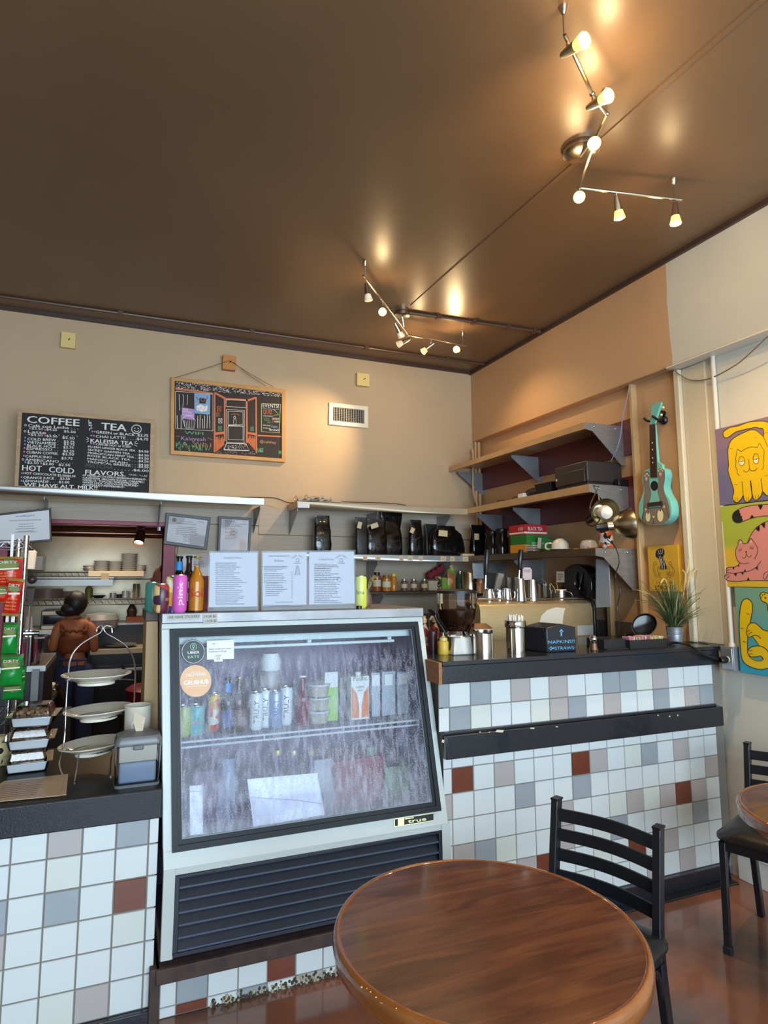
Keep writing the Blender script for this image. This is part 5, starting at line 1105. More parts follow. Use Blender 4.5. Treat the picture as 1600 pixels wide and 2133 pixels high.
for k in range(4): tag(saucer(q.x, q.y, 1.746+k*.012).build('saucer', m_chn), ['lowest', 'second lowest', 'second highest', 'highest'][k]+' white saucer of the stack beside the tea boxes', 'saucer', 'stacked white saucers')
t = thing('tea_carton', 'tilted green and white tea carton leaning behind the white cup', 'box', (2.9, onX(1145, 1140, 2.9).y, 1.76)); q = onX(1143, 1122, 2.90)
b = MB(); b.T = rot('X', .18, q); b.box(2.86, 2.93, q.y-.085, q.y+.07, 1.762, 1.845); b.build('carton', mat('emerald_card', (50, 150, 96), .5), t, bev=.002)
b = MB(); b.T = rot('X', .18, q); b.box(2.8585, 2.86, q.y+.03, q.y+.07, 1.765, 1.842); b.text('ORGANIC', (2.858, q.y+.022, 1.80), U, Z_, .08, .014); b.build('white_print', m_wht, t, smooth=0)
t = thing('upturned_cup', 'big white coffee cup resting upside down on a saucer', 'cup', (2.86, onX(1167, 1140, 2.86).y, 1.746)); q = onX(1167, 1140, 2.86)
b = saucer(q.x, q.y, 1.746, .075); b.build('saucer', m_chn, t)
b = MB(); b.lathe([(.058, .010), (.060, .012), (.058, .045), (.045, .070), (.028, .080), (.028, .084), (0, .082)], (q.x, q.y, 1.746), 28); b.tube(catmull([(q.x-.03, q.y+.05, 1.80), (q.x-.05, q.y+.085, 1.80), (q.x-.055, q.y+.085, 1.765), (q.x-.035, q.y+.055, 1.758)], 5), .006, 8); b.build('cup', m_chn, t)
t = thing('covered_bowl', 'white bowl under clear wrap sitting on crumpled brown paper', 'bowl', (2.9, onX(1226, 1130, 2.9).y, 1.746)); q = onX(1226, 1130, 2.9)
b = MB(); b.lathe([(.058, .004), (.060, .03), (.045, .058), (.02, .066), (0, .067)], (q.x, q.y, 1.746), 16, sx=.9); b.build('bowl_body', mat('cloudy_white_wrap', (200, 192, 186), .2, bump=.5, bs=30), t)
rr = random.Random(3); b = MB()
for k in range(16): b.box(2.84+rr.random()*.1, 2.87+rr.random()*.12, q.y-.13+k*.016, q.y-.10+k*.016, 1.746, 1.750+rr.random()*.016, tx=.006, ty=.006)
b.build('crumpled_paper', mat('brown_kraft', (190, 140, 96), .8), t)
q = onX(1263, 1130, 2.86)
can('orange and white patterned tin at the near end of the lower right shelf', 2.86, q.y, 1.746, .105, .042, spots('orange_white_tin', (214, 206, 196), [(216, 100, 44), (40, 36, 36), (224, 220, 212)], 40), name='tin')
# ------------------------------------------------------------------ middle right shelf: printer, tray, router
t = thing('printer', 'large boxy black printer on the middle right shelf', 'printer', (2.93, 3.38, 2.156))
pa, pb = onX(1156, 1000, 2.79), onX(1224, 1000, 2.79); zt = onX(1224, 958, 2.79).z
b = MB(); b.box(2.79, 3.08, pb.y, pa.y, 2.180, zt); b.build('printer_body', mat('charcoal_plastic', (48, 42, 42), .45), t, bev=.008)
b = MB(); b.box(2.784, 2.80, pb.y+.02, pa.y-.01, 2.178, zt-.05); b.box(2.80, 3.07, pb.y+.01, pa.y-.01, 2.156, 2.182); b.build('front_panel', mat('dark_charcoal_plastic', (36, 32, 32), .4), t, bev=.004)
b = MB(); b.box(2.782, 2.785, pa.y-.03, pa.y-.022, 2.22, 2.235); b.build('power_light', m_wht, t)
b = MB(); q = onX(1138, 1010, 2.84); b.box(2.82, 2.93, q.y-.08, q.y+.07, 2.156, 2.235, tx=-.02, ty=-.02); tag(b.build('square_bowl', m_black, bev=.003), 'black flared square bowl left of the printer', 'bowl')
q = onX(1108, 1025, 2.82); b = MB(); b.lathe([(0, -.08), (.028, -.075), (.032, 0), (.026, .07), (0, .078)], (2.84, q.y, 2.156+.034), 12, axis=(0, 1, 0)); tag(b.build('black_pouch', m_black), 'soft black pouch lying on the middle right shelf', 'pouch')
b = MB(); b.tube(catmull([onX(x, y, 2.775) for x, y in ((1036, 1046), (1040, 1042), (1052, 1043), (1062, 1047), (1074, 1044), (1078, 1036), (1070, 1036), (1066, 1044))], 5), .003, 6); tag(b.build('thin_black_cable', m_black), 'thin looped black cable on the middle right shelf edge', 'cable')
b = MB(); q = onX(1086, 1034, 2.80); b.box(2.79, 2.83, q.y-.04, q.y+.03, 2.157, 2.19); tag(b.build('white_adapter', m_wht, bev=.003), 'small white adapter beside the black pouch', 'adapter')
b = MB(); b.tube(catmull([onX(1312, 800, 3.0), onX(1306, 830, 3.0), onX(1297, 870, 2.98), onX(1293, 905, 2.96), onX(1285, 935, 2.94), onX(1273, 960, 2.95)], 6), .0035, 6); tag(b.build('blue_cable', mat('pale_blue_cable', (130, 130, 170), .5)), 'pale blue cable hanging down to the printer', 'cable')
b = MB(); b.box(3.0, 3.085, pb.y-.05, pb.y-.01, 2.156, 2.20); tag(b.build('small_router', m_black, bev=.004), 'small black box at the near end beside the printer', 'box')
# clamp work lamps
def clamp_lamp(c, ax, r, L_, label, lit=True):
    t = thing('clamp_lamp', label, 'lamp', c, 'aluminium clamp lamps'); ax = Vector(ax).normalized(); c = Vector(c)
    b = MB(); b.lathe([(r, L_), (r*1.01, L_+.004), (r*.97, L_*.85), (r*.8, L_*.45), (r*.5, L_*.12), (.030, 0), (.028, -.03)], c, 32, axis=ax); b.lathe([(r*.99, L_), (r*.95, L_*.85), (r*.78, L_*.45), (r*.48, L_*.14), (.0, .02)], c, 32, axis=ax); b.build('reflector', mat('spun_aluminium', (200, 188, 160), .22, 1), t)
    b = MB(); b.lathe([(0, -.10), (.022, -.095), (.024, -.04), (.028, -.03), (.028, 0)], c, 16, axis=ax); b.build('socket', m_black, t)
    b = MB(); b.lathe([(0, .01), (.02, .02), (.040, .07), (.044, .09), (.036, .115), (.015, .13), (0, .132)], c, 20, axis=ax); b.build('bulb', mat('frosted_bulb', (224, 216, 206), .3), t)
    return t
c1 = onX(1262, 1063, 2.74); a1 = Vector((-.30, -.90, -.18))
t1 = clamp_lamp(c1+Vector((.0, .06, 0)), a1, .085, .095, 'aluminium clamp lamp facing the room, upper of two at the shelf end')
t2 = clamp_lamp(onX(1276, 1095, 2.74), (.80, -.50, .10), .098, .11, 'aluminium clamp lamp seen from its ribbed side, lower of two')
b = MB(); q = [onX(x, y, 2.75) for x, y in ((1236, 1012), (1248, 1014), (1242, 1024))]
b.tube([q[0], q[1], q[2], q[0]], .004, 6); b.tube(catmull([onX(x, y, 2.75) for x, y in ((1243, 1022), (1234, 1040), (1229, 1060), (1234, 1078))], 4), .004, 6); b.tube(catmull([onX(x, y, 2.75) for x, y in ((1243, 1022), (1248, 1040), (1246, 1058), (1240, 1075))], 4), .004, 6)
b.build('spring_clamp', m_chrome, t1)
b = MB(); b.tube(catmull([onX(x, y, 2.72) for x, y in ((1234, 1070), (1224, 1078), (1222, 1090), (1234, 1096), (1246, 1088), (1250, 1078))], 5), .004, 6); b.tube([onX(1226, 1086, 2.73), onX(1240, 1078, 2.73)], .016, 10); b.build('cord_coil', m_black, t1)
b = MB(); b.tube(catmull([onX(x, y, 2.74) for x, y in ((1262, 1110), (1266, 1124), (1282, 1140), (1290, 1170), (1282, 1200), (1292, 1230), (1286, 1265), (1294, 1292))], 6), .0032, 6); b.tube([onX(1252, 1104, 2.74), onX(1268, 1098, 2.74)], .020, 10); b.build('hanging_cord', m_black, t2)
# ------------------------------------------------------------------ dull shelf: toy figures, dish, cable
def toyplane(c, s, label):
    t = thing('toy_plane', label, 'toy', c, 'grey toy planes'); c = Vector(c)
    b = MB(); b.lathe([(0, -.06*s), (.016*s, -.05*s), (.020*s, 0), (.012*s, .05*s), (.004*s, .08*s)], c+Vector((0, 0, .022)), 12, axis=(1, .15, .1)); b.build('fuselage', mat('weathered_grey_plastic', (150, 146, 138), .5), t)
    b = MB(); b.box(c.x-.012*s, c.x+.012*s, c.y-.09*s, c.y+.09*s, c.z+.020, c.z+.024); b.box(c.x+.055*s, c.x+.07*s, c.y-.03*s, c.y+.03*s, c.z+.028, c.z+.031); b.box(c.x+.055*s, c.x+.07*s, c.y-.002, c.y+.002, c.z+.028, c.z+.055); b.build('wings', mat('weathered_grey_plastic', (150, 146, 138)), t)
    b = MB(); b.ring = None
    b.lathe([(.024*s, -.002), (.026*s, .0), (.024*s, .002), (.020*s, 0)], c+Vector((-.062*s, -.006, .026)), 16, axis=(1, .15, .1)); b.build('propeller_ring', m_chrome, t)
toyplane((onY(632, 1045, 4.72).x, 4.72, 2.149), 1.0, 'grey toy plane at the left end of the dull shelf'); toyplane((onY(655, 1045, 4.76).x, 4.76, 2.165), 1.1, 'grey toy plane in the middle of the three on the dull shelf'); toyplane((onY(675, 1045, 4.72).x, 4.72, 2.149), .9, 'grey toy plane beside the small white dish')
b = saucer(onY(699, 1046, 4.70).x, 4.70, 2.149, .045); tag(b.build('small_dish', m_chn), 'small white dish on the dull shelf right of the toy planes', 'dish')
b = MB(); b.tube(catmull([onY(x, y, 4.66) for x, y in ((712, 1045), (735, 1046), (780, 1047), (830, 1050), (845, 1053))], 6), .003, 6); tag(b.build('dark_cable', m_black), 'dark cable lying along the top of the dull shelf', 'cable'); b = MB(); b.tube(catmull([onY(x, y, 4.90) for x, y in ((500, 1036), (545, 1036), (575, 1038), (600, 1047), (612, 1047))], 6), .0035, 6); tag(b.build('dark_cable', m_black), 'dark cable running along the wall between the two steel shelves', 'cable')
b = MB(); p = Pen(b, planeY(4.6195)); p.fill([(620.5, 1047.5), (645, 1048.5), (645, 1058), (620.5, 1057.5)], 0, .001); p.text('FRAGILE', 650, 1056.5, 670, 1057, 4, 1, .001)
tag(b.build('shelf_label', [m_paper, mat('brown_ink', (120, 90, 50), .6)], smooth=0), 'white paper label at the left end of the dull shelf edge', 'label')
# ------------------------------------------------------------------ jars on the narrow shelf
JZ = 1.453; YJ = 4.74; JG = 'jars on the narrow shelf'
def jar(px_, yt, r, lab_, body, lid, labm=None, Y=YJ, nm='spice_jar'):
    x = onY(px_, 1235, Y).x; H = onY(px_, yt, Y).z-JZ; t = thing(nm, lab_, 'jar', (x, Y, JZ), JG)
    b = MB(); b.lathe([(0, 0), (r, 0), (r*1.02, .006), (r, H*.78), (r*.7, H*.86)], (x, Y, JZ), 20); b.build('jar_body', body, t)
    b = MB(); b.lathe([(r*.75, H*.85), (r*.78, H), (0, H)], (x, Y, JZ), 20); b.build('lid', lid, t)
    if labm: b = MB(); b.lathe([(r*1.03, H*.25), (r*1.03, H*.6)], (x, Y, JZ), 20); b.build('label', labm, t)
m_amb = mat('amber_syrup', (150, 78, 34), .15); m_hon = mat('honey', (190, 120, 46), .15)
jar(785, 1192, .034, 'amber syrup bottle with a black cap on the narrow shelf', m_amb, m_black, mat('cream_label', (210, 190, 160), .6))
jar(805, 1198, .036, 'upside down honey bottle with a yellow foot on the narrow shelf', m_hon, mat('honey_brown', (150, 96, 50), .4), mat('pale_label', (214, 206, 180), .6))
jar(820, 1195, .027, 'honey bottle with a yellow cap on the narrow shelf', m_hon, mat('yellow_cap_plastic', (226, 190, 60), .4))
for k, (x, l) in enumerate(((842, 'glass spice jar left of the other spice jars'), (862, 'glass spice jar in the middle of the spice jars'), (884, 'glass spice jar right of the other spice jars'))):
    jar(x, 1206, .026, l, mat('brown_spice', (120, 84, 56), .4, var=.3, vs=50), mat('silver_lid', (190, 184, 170), .3, .8), mat('cream_label', (210, 190, 160)))
b = MB(); x = onY(898, 1220, YJ).x; b.box(x-.035, x+.05, YJ-.03, YJ+.04, JZ, JZ+.085); tag(b.build('small_parcel', mat('pale_parcel', (190, 178, 152), .6), bev=.008), 'pale parcel between the spice jars and the green tea packets', 'box')
b = MB(); x = onY(912, 1220, YJ).x; b.box(x-.02, x+.025, YJ-.03, YJ+.03, JZ, JZ+.12); tag(b.build('tea_packet', spots('dark_packet', (50, 40, 34), [(150, 50, 40), (190, 170, 120)], 60), bev=.002), 'dark patterned tea packet beside the green packet', 'packet')
b = MB(); x = onY(923, 1220, YJ-.03).x; b.box(x-.022, x+.022, YJ-.06, YJ-.01, JZ, JZ+.11); tag(b.build('tea_packet', mat('bright_green_packet', (120, 170, 70), .4), bev=.002), 'bright green tea packet on the narrow shelf', 'packet')
x = onY(938, 1220, YJ-.02).x; b = MB(); b.loft(bagshape(x, YJ-.02, JZ, .085, .05, .215, top=.35, lean=.06, seed=12), 0); tag(b.build('snack_pouch', spots('lime_pouch', (120, 190, 50), [(170, 110, 70), (210, 170, 110), (90, 170, 60)], 20)), 'tall lime green and brown snack pouch standing on the narrow shelf', 'pouch')
b = MB(); x = onY(908, 1190, 4.84).x
for k in range(5): b.box(x-.09+k*.04, x-.03+k*.04, 4.80, 4.86, JZ+.10+k*.022, JZ+.16+k*.022)
tag(b.build('red_cloth', mat('crimson_cloth', (130, 26, 44), .8), bev=.012), 'crumpled crimson cloth behind the green packets', 'cloth')
jar(959, 1190, .026, 'tall green glass bottle right of the lime pouch', mat('green_glass', (60, 120, 90), .12), m_chrome, nm='green_bottle')
x = onY(978, 1220, 4.62).x; t = thing('steel_container', 'fat steel container with a black round badge by the corner', 'container', (x, 4.62, JZ-.02)); b = MB(); b.box(x-.09, x+.10, 4.50, 4.75, JZ-.04, JZ-.02); b.build('stand', m_dark, t)
b = MB(); b.lathe([(0, 0), (.065, 0), (.066, .165), (.060, .175), (0, .175)], (x, 4.62, JZ-.02), 28); b.build('container_body', mat('warm_polished_steel', (190, 176, 150), .25, 1), t)
b = MB(); b.ball((x+.01, 4.553, JZ+.09), .022, n=16, sy=.2, sz=.8); b.box(x-.005, x+.025, 4.55, 4.556, JZ-.0, JZ+.06); b.build('badge', m_black, t)
x = onY(1000, 1220, 4.60).x; b = MB(); b.lathe([(0, 0), (.028, 0), (.028, .13), (.018, .15), (0, .155)], (x, 4.60, 1.40)); tag(b.build('orange_tin', spots('orange_striped', (220, 130, 60), [(230, 220, 200), (216, 120, 50)], 50)), 'slim orange striped tin behind the black spoon handle', 'tin')
b = MB(); p = Pen(b, planeY(4.55)); b.prism([p.fn(x, y) for x, y in ((984, 1173), (1006, 1174), (1008, 1205), (986, 1205))], (0, .003, 0)); tag(b.build('paper_note', mat('pale_blue_note', (170, 180, 186), .6), smooth=0), 'pale paper note hanging under the corner of the shelves', 'note')
# ------------------------------------------------------------------ black dispenser, towel on the right wall
dz0, dz1 = onX(1210, 1246, 2.94).z, onX(1210, 1172, 2.94).z; ya, yb = onX(1168, 1200, 2.90).y, onX(1231, 1200, 2.90).y
t = thing('paper_dispenser', 'big glossy black round-shouldered dispenser under the lower right shelf with a taped note', 'dispenser', (2.98, (ya+yb)/2, dz0))
b = MB(); pts = []
cyy = (ya+yb)/2; hw = (ya-yb)/2
for k in range(13):
    a = PI*k/12; pts.append((2.90, cyy+hw*math.cos(a), dz1-.14+.13*math.sin(a)))
pts += [(2.90, cyy-hw, dz0), (2.90, cyy+hw, dz0)]
b.prism(pts, (.10, 0, 0)); b.build('case', mat('gloss_black_case', (14, 14, 16), .12), t, bev=.012)
b = MB(); b.tube(catmull([(2.895, cyy-hw*.15, dz1-.06), (2.885, cyy-hw*.05, dz1-.15), (2.895, cyy-hw*.25, dz0+.06)], 6), .008, 8); b.tube(catmull([(2.895, cyy-hw*.5, dz1-.07), (2.885, cyy-hw*.35, dz1-.18), (2.895, cyy-hw*.6, dz0+.04)], 6), .006, 8); b.build('moulded_rib', mat('gloss_black_case', (14, 14, 16)), t)
b = MB(); p = Pen(b, planeX(2.899)); p.fill([(1159, 1190), (1176, 1190.5), (1176, 1213), (1159, 1213)], 0, .001)
for k, s in enumerate(('PLEASE', 'CLEAN', 'ME')): p.text(s, 1162, 1198+k*5, 1173-(k == 2)*4, 1198+k*5, 3, 1, .002)
tag(b.build('taped_note', [mat('cream_note', (222, 208, 186), .6), m_blk], smooth=0), 'small cream note taped to the black dispenser', 'note')
b = MB(); p = planeX(2.92); fr_ = [p(1241, 1164), p(1268, 1167), p(1272, 1264), p(1241, 1266)]
b.prism(fr_, (.006, 0, 0)); tag(b.build('hand_towel', mat('pale_blue_towel', (176, 182, 190), .8, var=.06, vs=30, bump=.2, bs=140), bev=.002), 'plain pale blue grey towel hanging beside the black dispenser', 'towel')
b = MB(); b.box(3.05, 3.09, 3.30, 3.33, 1.0, 1.69); tag(b.build('thin_batten', mat('light_wood_trim', (196, 160, 112))), 'thin light wooden batten right of the hanging towel', 'batten')
# ------------------------------------------------------------------ chalkboards on the back wall
m_cb = mat('black_chalkboard', (38, 35, 38), .75, var=.2, vs=3); m_oak = mat('pale_oak_frame', (190, 154, 114), .5, var=.25, vs=10, stretch=(1, 6, 6)); m_chalk = mat('white_chalk_pen', (232, 228, 222), .7)
m_cy = mat('honey_oak_frame', (206, 152, 84), .45, var=.2, vs=8)
def framed(t, outer, fw_, f, m_fr, depth=.025, fb=None):
    b = MB(); o = outer; c = ((o[0][0]+o[2][0])/2, (o[0][1]+o[2][1])/2)
    inn = [(x+(fw_ if x < c[0] else -fw_), y+(fw_ if y < c[1] else -(fb or fw_))) for x, y in o]
    for k in range(4):
        j = (k+1) % 4; b.prism([f(*o[k]), f(*o[j]), f(*inn[j]), f(*inn[k])], (0, depth, 0))
    b.build('frame', m_fr, t, bev=.003); return inn
Yb_ = 4.72; f = planeY(Yb_)
t = thing('menu_chalkboard', 'black coffee and tea menu board in a pale oak frame on the long steel shelf', 'chalkboard', onY(175, 1022, Yb_))
inn = framed(t, [(38, 851), (322, 874), (318, 1028), (30, 1013)], 8, f, m_oak, fb=1.5)
b = MB(); b.prism([planeY(Yb_+.008)(x, y) for x, y in inn], (0, .008, 0)); b.build('board', m_cb, t, smooth=0)
b = MB(); p = Pen(b, planeY(Yb_+.0075)); W0 = 0
def q(x, y): return x/4.706, 820+y/4.706
def TX(s, x, y, x1, y1, h, mi=0, bold=1):
    a = q(x, y); e = q(x1, y1)
    for k in range(bold): p.text(s, a[0]+k*.35, a[1]+k*.1, e[0]+k*.35, e[1]+k*.1, h/4.706, mi, .001+k*.0001)
TX('COFFEE', 262, 282, 775, 318, 68, 0, 4)
TX('TEA', 990, 350, 1235, 368, 68, 0, 4); TX('Café con Leche . . .', 275, 325, 765, 352, 28, 0, 2); TX('+$3.50', 280, 348, 420, 358, 22); TX('$4.25', 455, 360, 557, 367, 22, 0, 2); TX('$5.50', 625, 378, 740, 388, 22, 0, 2)
TX('Latte . . . . . . .', 272, 385, 760, 420, 30, 0, 2); TX('+$4.50', 272, 412, 418, 420, 24); TX('$3.50', 455, 424, 560, 430, 22, 0, 2); TX('$5.50', 610, 440, 730, 450, 24, 0, 2)
R_ = [('COLD BREW .', 268, 455, 570, 468, '$3.75', 625, 480, 730), ('VIETNAMESE .', 265, 488, 570, 502, '$3.75', 625, 506, 730), ('BLACK HOLE .', 265, 520, 568, 533, '$3.75', 620, 536, 720), ('ESPRESSO . .', 260, 550, 570, 562, '$2.25', 620, 572, 725), ('CUBAN COFFEE.', 258, 585, 570, 600, '$2.50', 610, 602, 725), ('CAPPUCINO . .', 248, 625, 550, 638, '$3.75', 600, 642, 710), ('AMERICANO . . . . .', 245, 658, 715, 685, '', 0, 0, 0)]
for s, x, y, x1, y1, pr_, px_, py_, px2 in R_:
    TX(s, x, y, x1, y1, 25, 0, 2)
    if pr_: TX(pr_, px_, py_, px2, py_+5, 23, 0, 2)
TX('$2.50', 265, 685, 378, 692, 22, 0, 2); TX('$2.00', 418, 697, 525, 702, 22, 0, 2); TX('$2.50', 575, 706, 685, 712, 22, 0, 2)
TX('HOT', 215, 752, 405, 762, 55, 0, 3); TX('COLD', 478, 768, 722, 785, 55, 0, 3)
TX('HOT CHOCOLATE $3.50/$4.50', 230, 788, 738, 820, 22, 0, 2); TX('ORANGE JUICE .  .$3.50', 228, 832, 683, 846, 24, 0, 2); TX('LEMONADE .  .  .$3.00', 226, 866, 678, 880, 24, 0, 2)
TX('WE HAVE ALT. MILK!!', 232, 908, 952, 942, 36, 0, 3)
TX('GREEN or BLACK .$2.75', 940, 388, 1452, 425, 26, 0, 2); TX('CHAI LATTE . . . .$4.75', 938, 430, 1452, 460, 25, 0, 2); TX('KALEISIA TEA', 885, 478, 1302, 505, 38, 0, 3); TX('CAN BE HOT or ICED!', 938, 505, 1282, 530, 20, 0, 2)
for s, x, y, x1, y1, c_ in (('PU-ERH GINGER BLACK TEA', 862, 528, 1325, 568, '$4.50'), ('SECRET GARDEN TEA . . . .', 860, 558, 1352, 606, '$4.50'), ('MOROCCAN MINT TEA . .', 860, 588, 1352, 636, '$3.50'), ('ROSE BLACK TEA . . .', 858, 616, 1352, 666, '$4.50'), ('MANGO SPLASH . . . .', 856, 646, 1352, 700, '$4.50'), ('TROPICAL BREEZE . . .', 852, 676, 1352, 722, '$4.50')):
    TX(s, x, y, x1, y1, 20, 0, 2); TX(c_, 1358, y1+4, 1455, y1+12, 22, 0, 2)
TX('MATCHA', 842, 722, 1105, 742, 40, 1, 2); TX('. . . . . .$6.00', 1120, 745, 1455, 768, 22, 0, 2); TX('FLAVORS.', 834, 790, 1228, 812, 46, 0, 3); TX('+0.50 - +1.50', 1260, 800, 1442, 816, 16)
for k, s in enumerate(('•SF VANILLA•COCONUT•BANANA•HAZELNUT•', '•LAVENDER •BROWN SUGAR •CARAMEL•', '•VANILLA• TOASTED MARSHMALLOW•', '•WHITE CHOC.•CHOCOLATE•ALMOND•', '•RASPBERRY•PEPPERMINT•')):
    TX(s, 805, 808+k*23, 1432-(0, 18, 75, 78, 210)[k], 852+k*24-(0, 0, 8, 12, 22)[k], 19, 0, 2)
def DT(x, y, mi, r=9):
    a = q(x, y); p.dot(a[0], a[1], r/4.7, r/4.7, mi, .0012, 10)
for x, y in ((247, 430), (245, 462), (245, 495), (212, 818), (210, 855), (905, 370), (895, 410), (893, 488), (250, 672), (577, 745)): DT(x, y, 2)
for x, y in ((240, 532), (237, 568), (233, 608), (215, 780), (928, 372), (920, 412), (918, 492), (402, 682), (443, 355), (443, 412), (310, 730)): DT(x, y, 3)
for x, y in ((250, 308), (245, 368), (225, 645)):
    a = q(x, y); p.ring(a[0], a[1], 2, 2, .8, 0, .0012)
a = q(1338, 348); p.ring(a[0], a[1], 10, 8.7, 1.5, 0, .0012, 24); p.dot(a[0]-3.5, a[1]-2, 1, 1.4, 0); p.dot(a[0]+3.5, a[1]-1.5, 1, 1.4, 0); p.line([(a[0]-5, a[1]+1.5), (a[0]-2, a[1]+4.5), (a[0]+2.5, a[1]+4.6), (a[0]+5.5, a[1]+2)], 1.1, 0, .0012, 4)
p.line([q(870, 258), q(872, 300), q(895, 290), q(893, 278), q(872, 285)], 1.5, 0); p.line([q(868, 312), q(905, 308), q(890, 325), q(908, 338), q(880, 340), q(875, 362)], 1.5, 0)
for s_ in (((850, 428), (870, 440)), ((845, 450), (868, 450)), ((850, 475), (870, 462)), ((1318, 480), (1340, 465)), ((1320, 492), (1352, 490)), ((1318, 502), (1342, 515))): p.line([q(*s_[0]), q(*s_[1])], 1.1, 0)
b.build('chalk_writing', [m_chalk, mat('faded_green_chalk', (84, 92, 78), .8), mat('blue_chalk', (120, 150, 200), .8), mat('pink_chalk', (206, 120, 126), .8)], t, smooth=0)
# second board: chalk drawing of a shop front
f = planeY(4.905)
t = thing('chalk_art_board', 'chalkboard with a coloured drawing of the cafe entrance, hung from a wooden block by twine', 'chalkboard', onY(475, 955, 4.9))
inn = framed(t, [(356, 785), (595, 811), (595, 963), (355, 946)], 8, f, m_cy, .03)
b = MB(); b.prism([planeY(4.915)(x, y) for x, y in inn], (0, .01, 0)); b.build('board', mat('brown_black_chalkboard', (52, 44, 42), .75, var=.2, vs=4), t, smooth=0)
b = MB(); p = Pen(b, planeY(4.9145))
def q(x, y): return 340+x/3.478, 720+y/3.478
O, Wt, Bl, Pu, Gn, Bk = 0, 1, 2, 3, 4, 5
def L(pts, w_, mi, off=.001): p.line([q(*a) for a in pts], w_/3.478, mi, off)
def Fp(pts, mi, off=.0008): p.fill([q(*a) for a in pts], mi, off)
rr = random.Random(5)
for k in range(430):
    x = rr.uniform(90, 860); tt = (x-90)/770; y = 262+tt*62+rr.uniform(0, 48); L([(x, y), (x+8, y+rr.uniform(-4, 4))], 2.2, Wt)
Fp([(90, 303), (360, 340), (360, 352), (90, 320)], O); Fp([(368, 338), (378, 338), (378, 772), (366, 772)], O); Fp([(668, 374), (678, 374), (680, 778), (670, 778)], O)
Fp([(372, 332), (455, 378), (620, 388), (668, 370), (668, 385), (620, 402), (450, 392), (378, 352)], O); Fp([(440, 380), (452, 382), (452, 690), (440, 694)], O); Fp([(600, 388), (612, 388), (612, 706), (600, 704)], O)
Fp([(378, 628), (440, 622), (440, 640), (378, 648)], O); Fp([(612, 626), (670, 632), (670, 650), (612, 640)], O); Fp([(684, 645), (864, 655), (864, 664), (684, 656)], O)
for k in range(26):
    x = 380+k*2.3; L([(x, 655+rr.uniform(0, 30)), (x+3, 770-(x-380)*.9)], 3, O); x = 614+k*2.1; L([(x, 650+rr.uniform(0, 40)), (x, 700+(x-614)*1.1)], 3, O)
for r_ in ([(456, 392), (600, 396), (600, 450), (456, 440)], [(460, 462), (588, 470), (586, 704), (460, 700)], [(470, 474), (578, 480), (578, 572), (470, 572)], [(470, 582), (578, 584), (578, 684), (470, 680)]): L(r_+[r_[0]], 3, Wt)
L([(470, 578), (582, 582)], 4, Wt); L([(440, 752), (460, 706), (600, 712), (622, 760), (440, 754)], 5, Wt)
for k in range(60): x = rr.uniform(460, 600); y = rr.uniform(715, 752); L([(x, y), (x+5, y+1)], 2, Wt)
p.ring(*q(518, 520), 2, 2.6, .8, Wt); L([(510, 535), (528, 535), (528, 570), (510, 570), (510, 535)], 2, Wt); L([(492, 500), (510, 495), (540, 497), (552, 506)], 3, O)
L([(90, 330), (360, 352), (360, 618), (90, 600), (90, 330)], 3, Wt); L([(115, 350), (118, 470)], 3, Wt); L([(142, 352), (148, 380), (142, 440)], 3, Wt); L([(178, 355), (172, 430)], 3, Wt)
for x in (100, 130, 250, 268, 285, 300, 320, 335): L([(x, 500+rr.uniform(0, 30)), (x+rr.uniform(-4, 4), 600)], 3.5, Wt)
Fp([(225, 345), (342, 352), (338, 500), (226, 490)], Bl, .0012); Fp([(262, 380), (310, 384), (308, 420), (262, 418)], Bk, .0016)
L([(240, 370), (255, 395), (268, 380), (290, 375), (310, 400), (322, 365)], 4, Bk, .0018); Fp([(240, 440), (270, 425), (300, 440), (322, 430), (318, 470), (280, 480), (244, 468)], Wt, .0016); L([(250, 450), (262, 480), (275, 440), (290, 478), (306, 440)], 3, Bk, .002); L([(240, 400), (262, 415), (240, 430)], 4, O, .002); p.ring(*q(288, 390), 4, 4, .9, O, .002)
Fp([(134, 446), (228, 462), (226, 540), (138, 528)], Pu, .0012); 
def T2(s, x, y, x1, y1, h, mi): a = q(x, y); e = q(x1, y1); p.text(s, a[0], a[1], e[0], e[1], h/3.478, mi, .002)
T2('VEGAN', 140, 466, 180, 472, 13, Wt); T2('MUFFINS', 140, 484, 205, 492, 13, Wt); T2('BLUEBERRY', 140, 502, 222, 512, 10, Wt); L([(140, 530), (160, 510), (200, 512), (232, 535), (222, 600), (160, 596), (140, 530)], 3, Wt, .0015)
for k in range(6): L([(152+k*13, 540), (160+k*11, 596)], 2, Wt, .0015)
T2('WIFI', 155, 640, 290, 648, 22, Gn); T2('Kaleyeah', 130, 684, 308, 692, 28, Pu); T2('no', 96, 660, 118, 662, 14, O); T2('all caps', 320, 672, 356, 684, 12, O)
for k in range(46):
    x = rr.uniform(92, 350); y = rr.uniform(700, 760); L([(x, y+10), (x+rr.uniform(-14, 14), y-12)], 3.5, Gn)
for k in range(16):
    x = rr.uniform(130, 350); L([(x, 735), (x+rr.uniform(-10, 10), 705)], 3, O)
for k in range(12):
    x = rr.uniform(690, 725); L([(x, 772), (x+rr.uniform(-10, 10), 742)], 3, Gn); x = rr.uniform(835, 860); L([(x, 785), (x, 760)], 3, Gn)
L([(712, 420), (850, 425), (840, 632), (712, 622), (712, 420)], 4, 6); T2('EVENTS!', 722, 446, 838, 452, 28, Wt); L([(722, 456), (838, 462)], 2.5, Bl); T2('QUIZ', 724, 492, 790, 496, 30, O); p.line([q(795, 460), q(815, 475), q(835, 500), q(800, 505)], .8, 6)
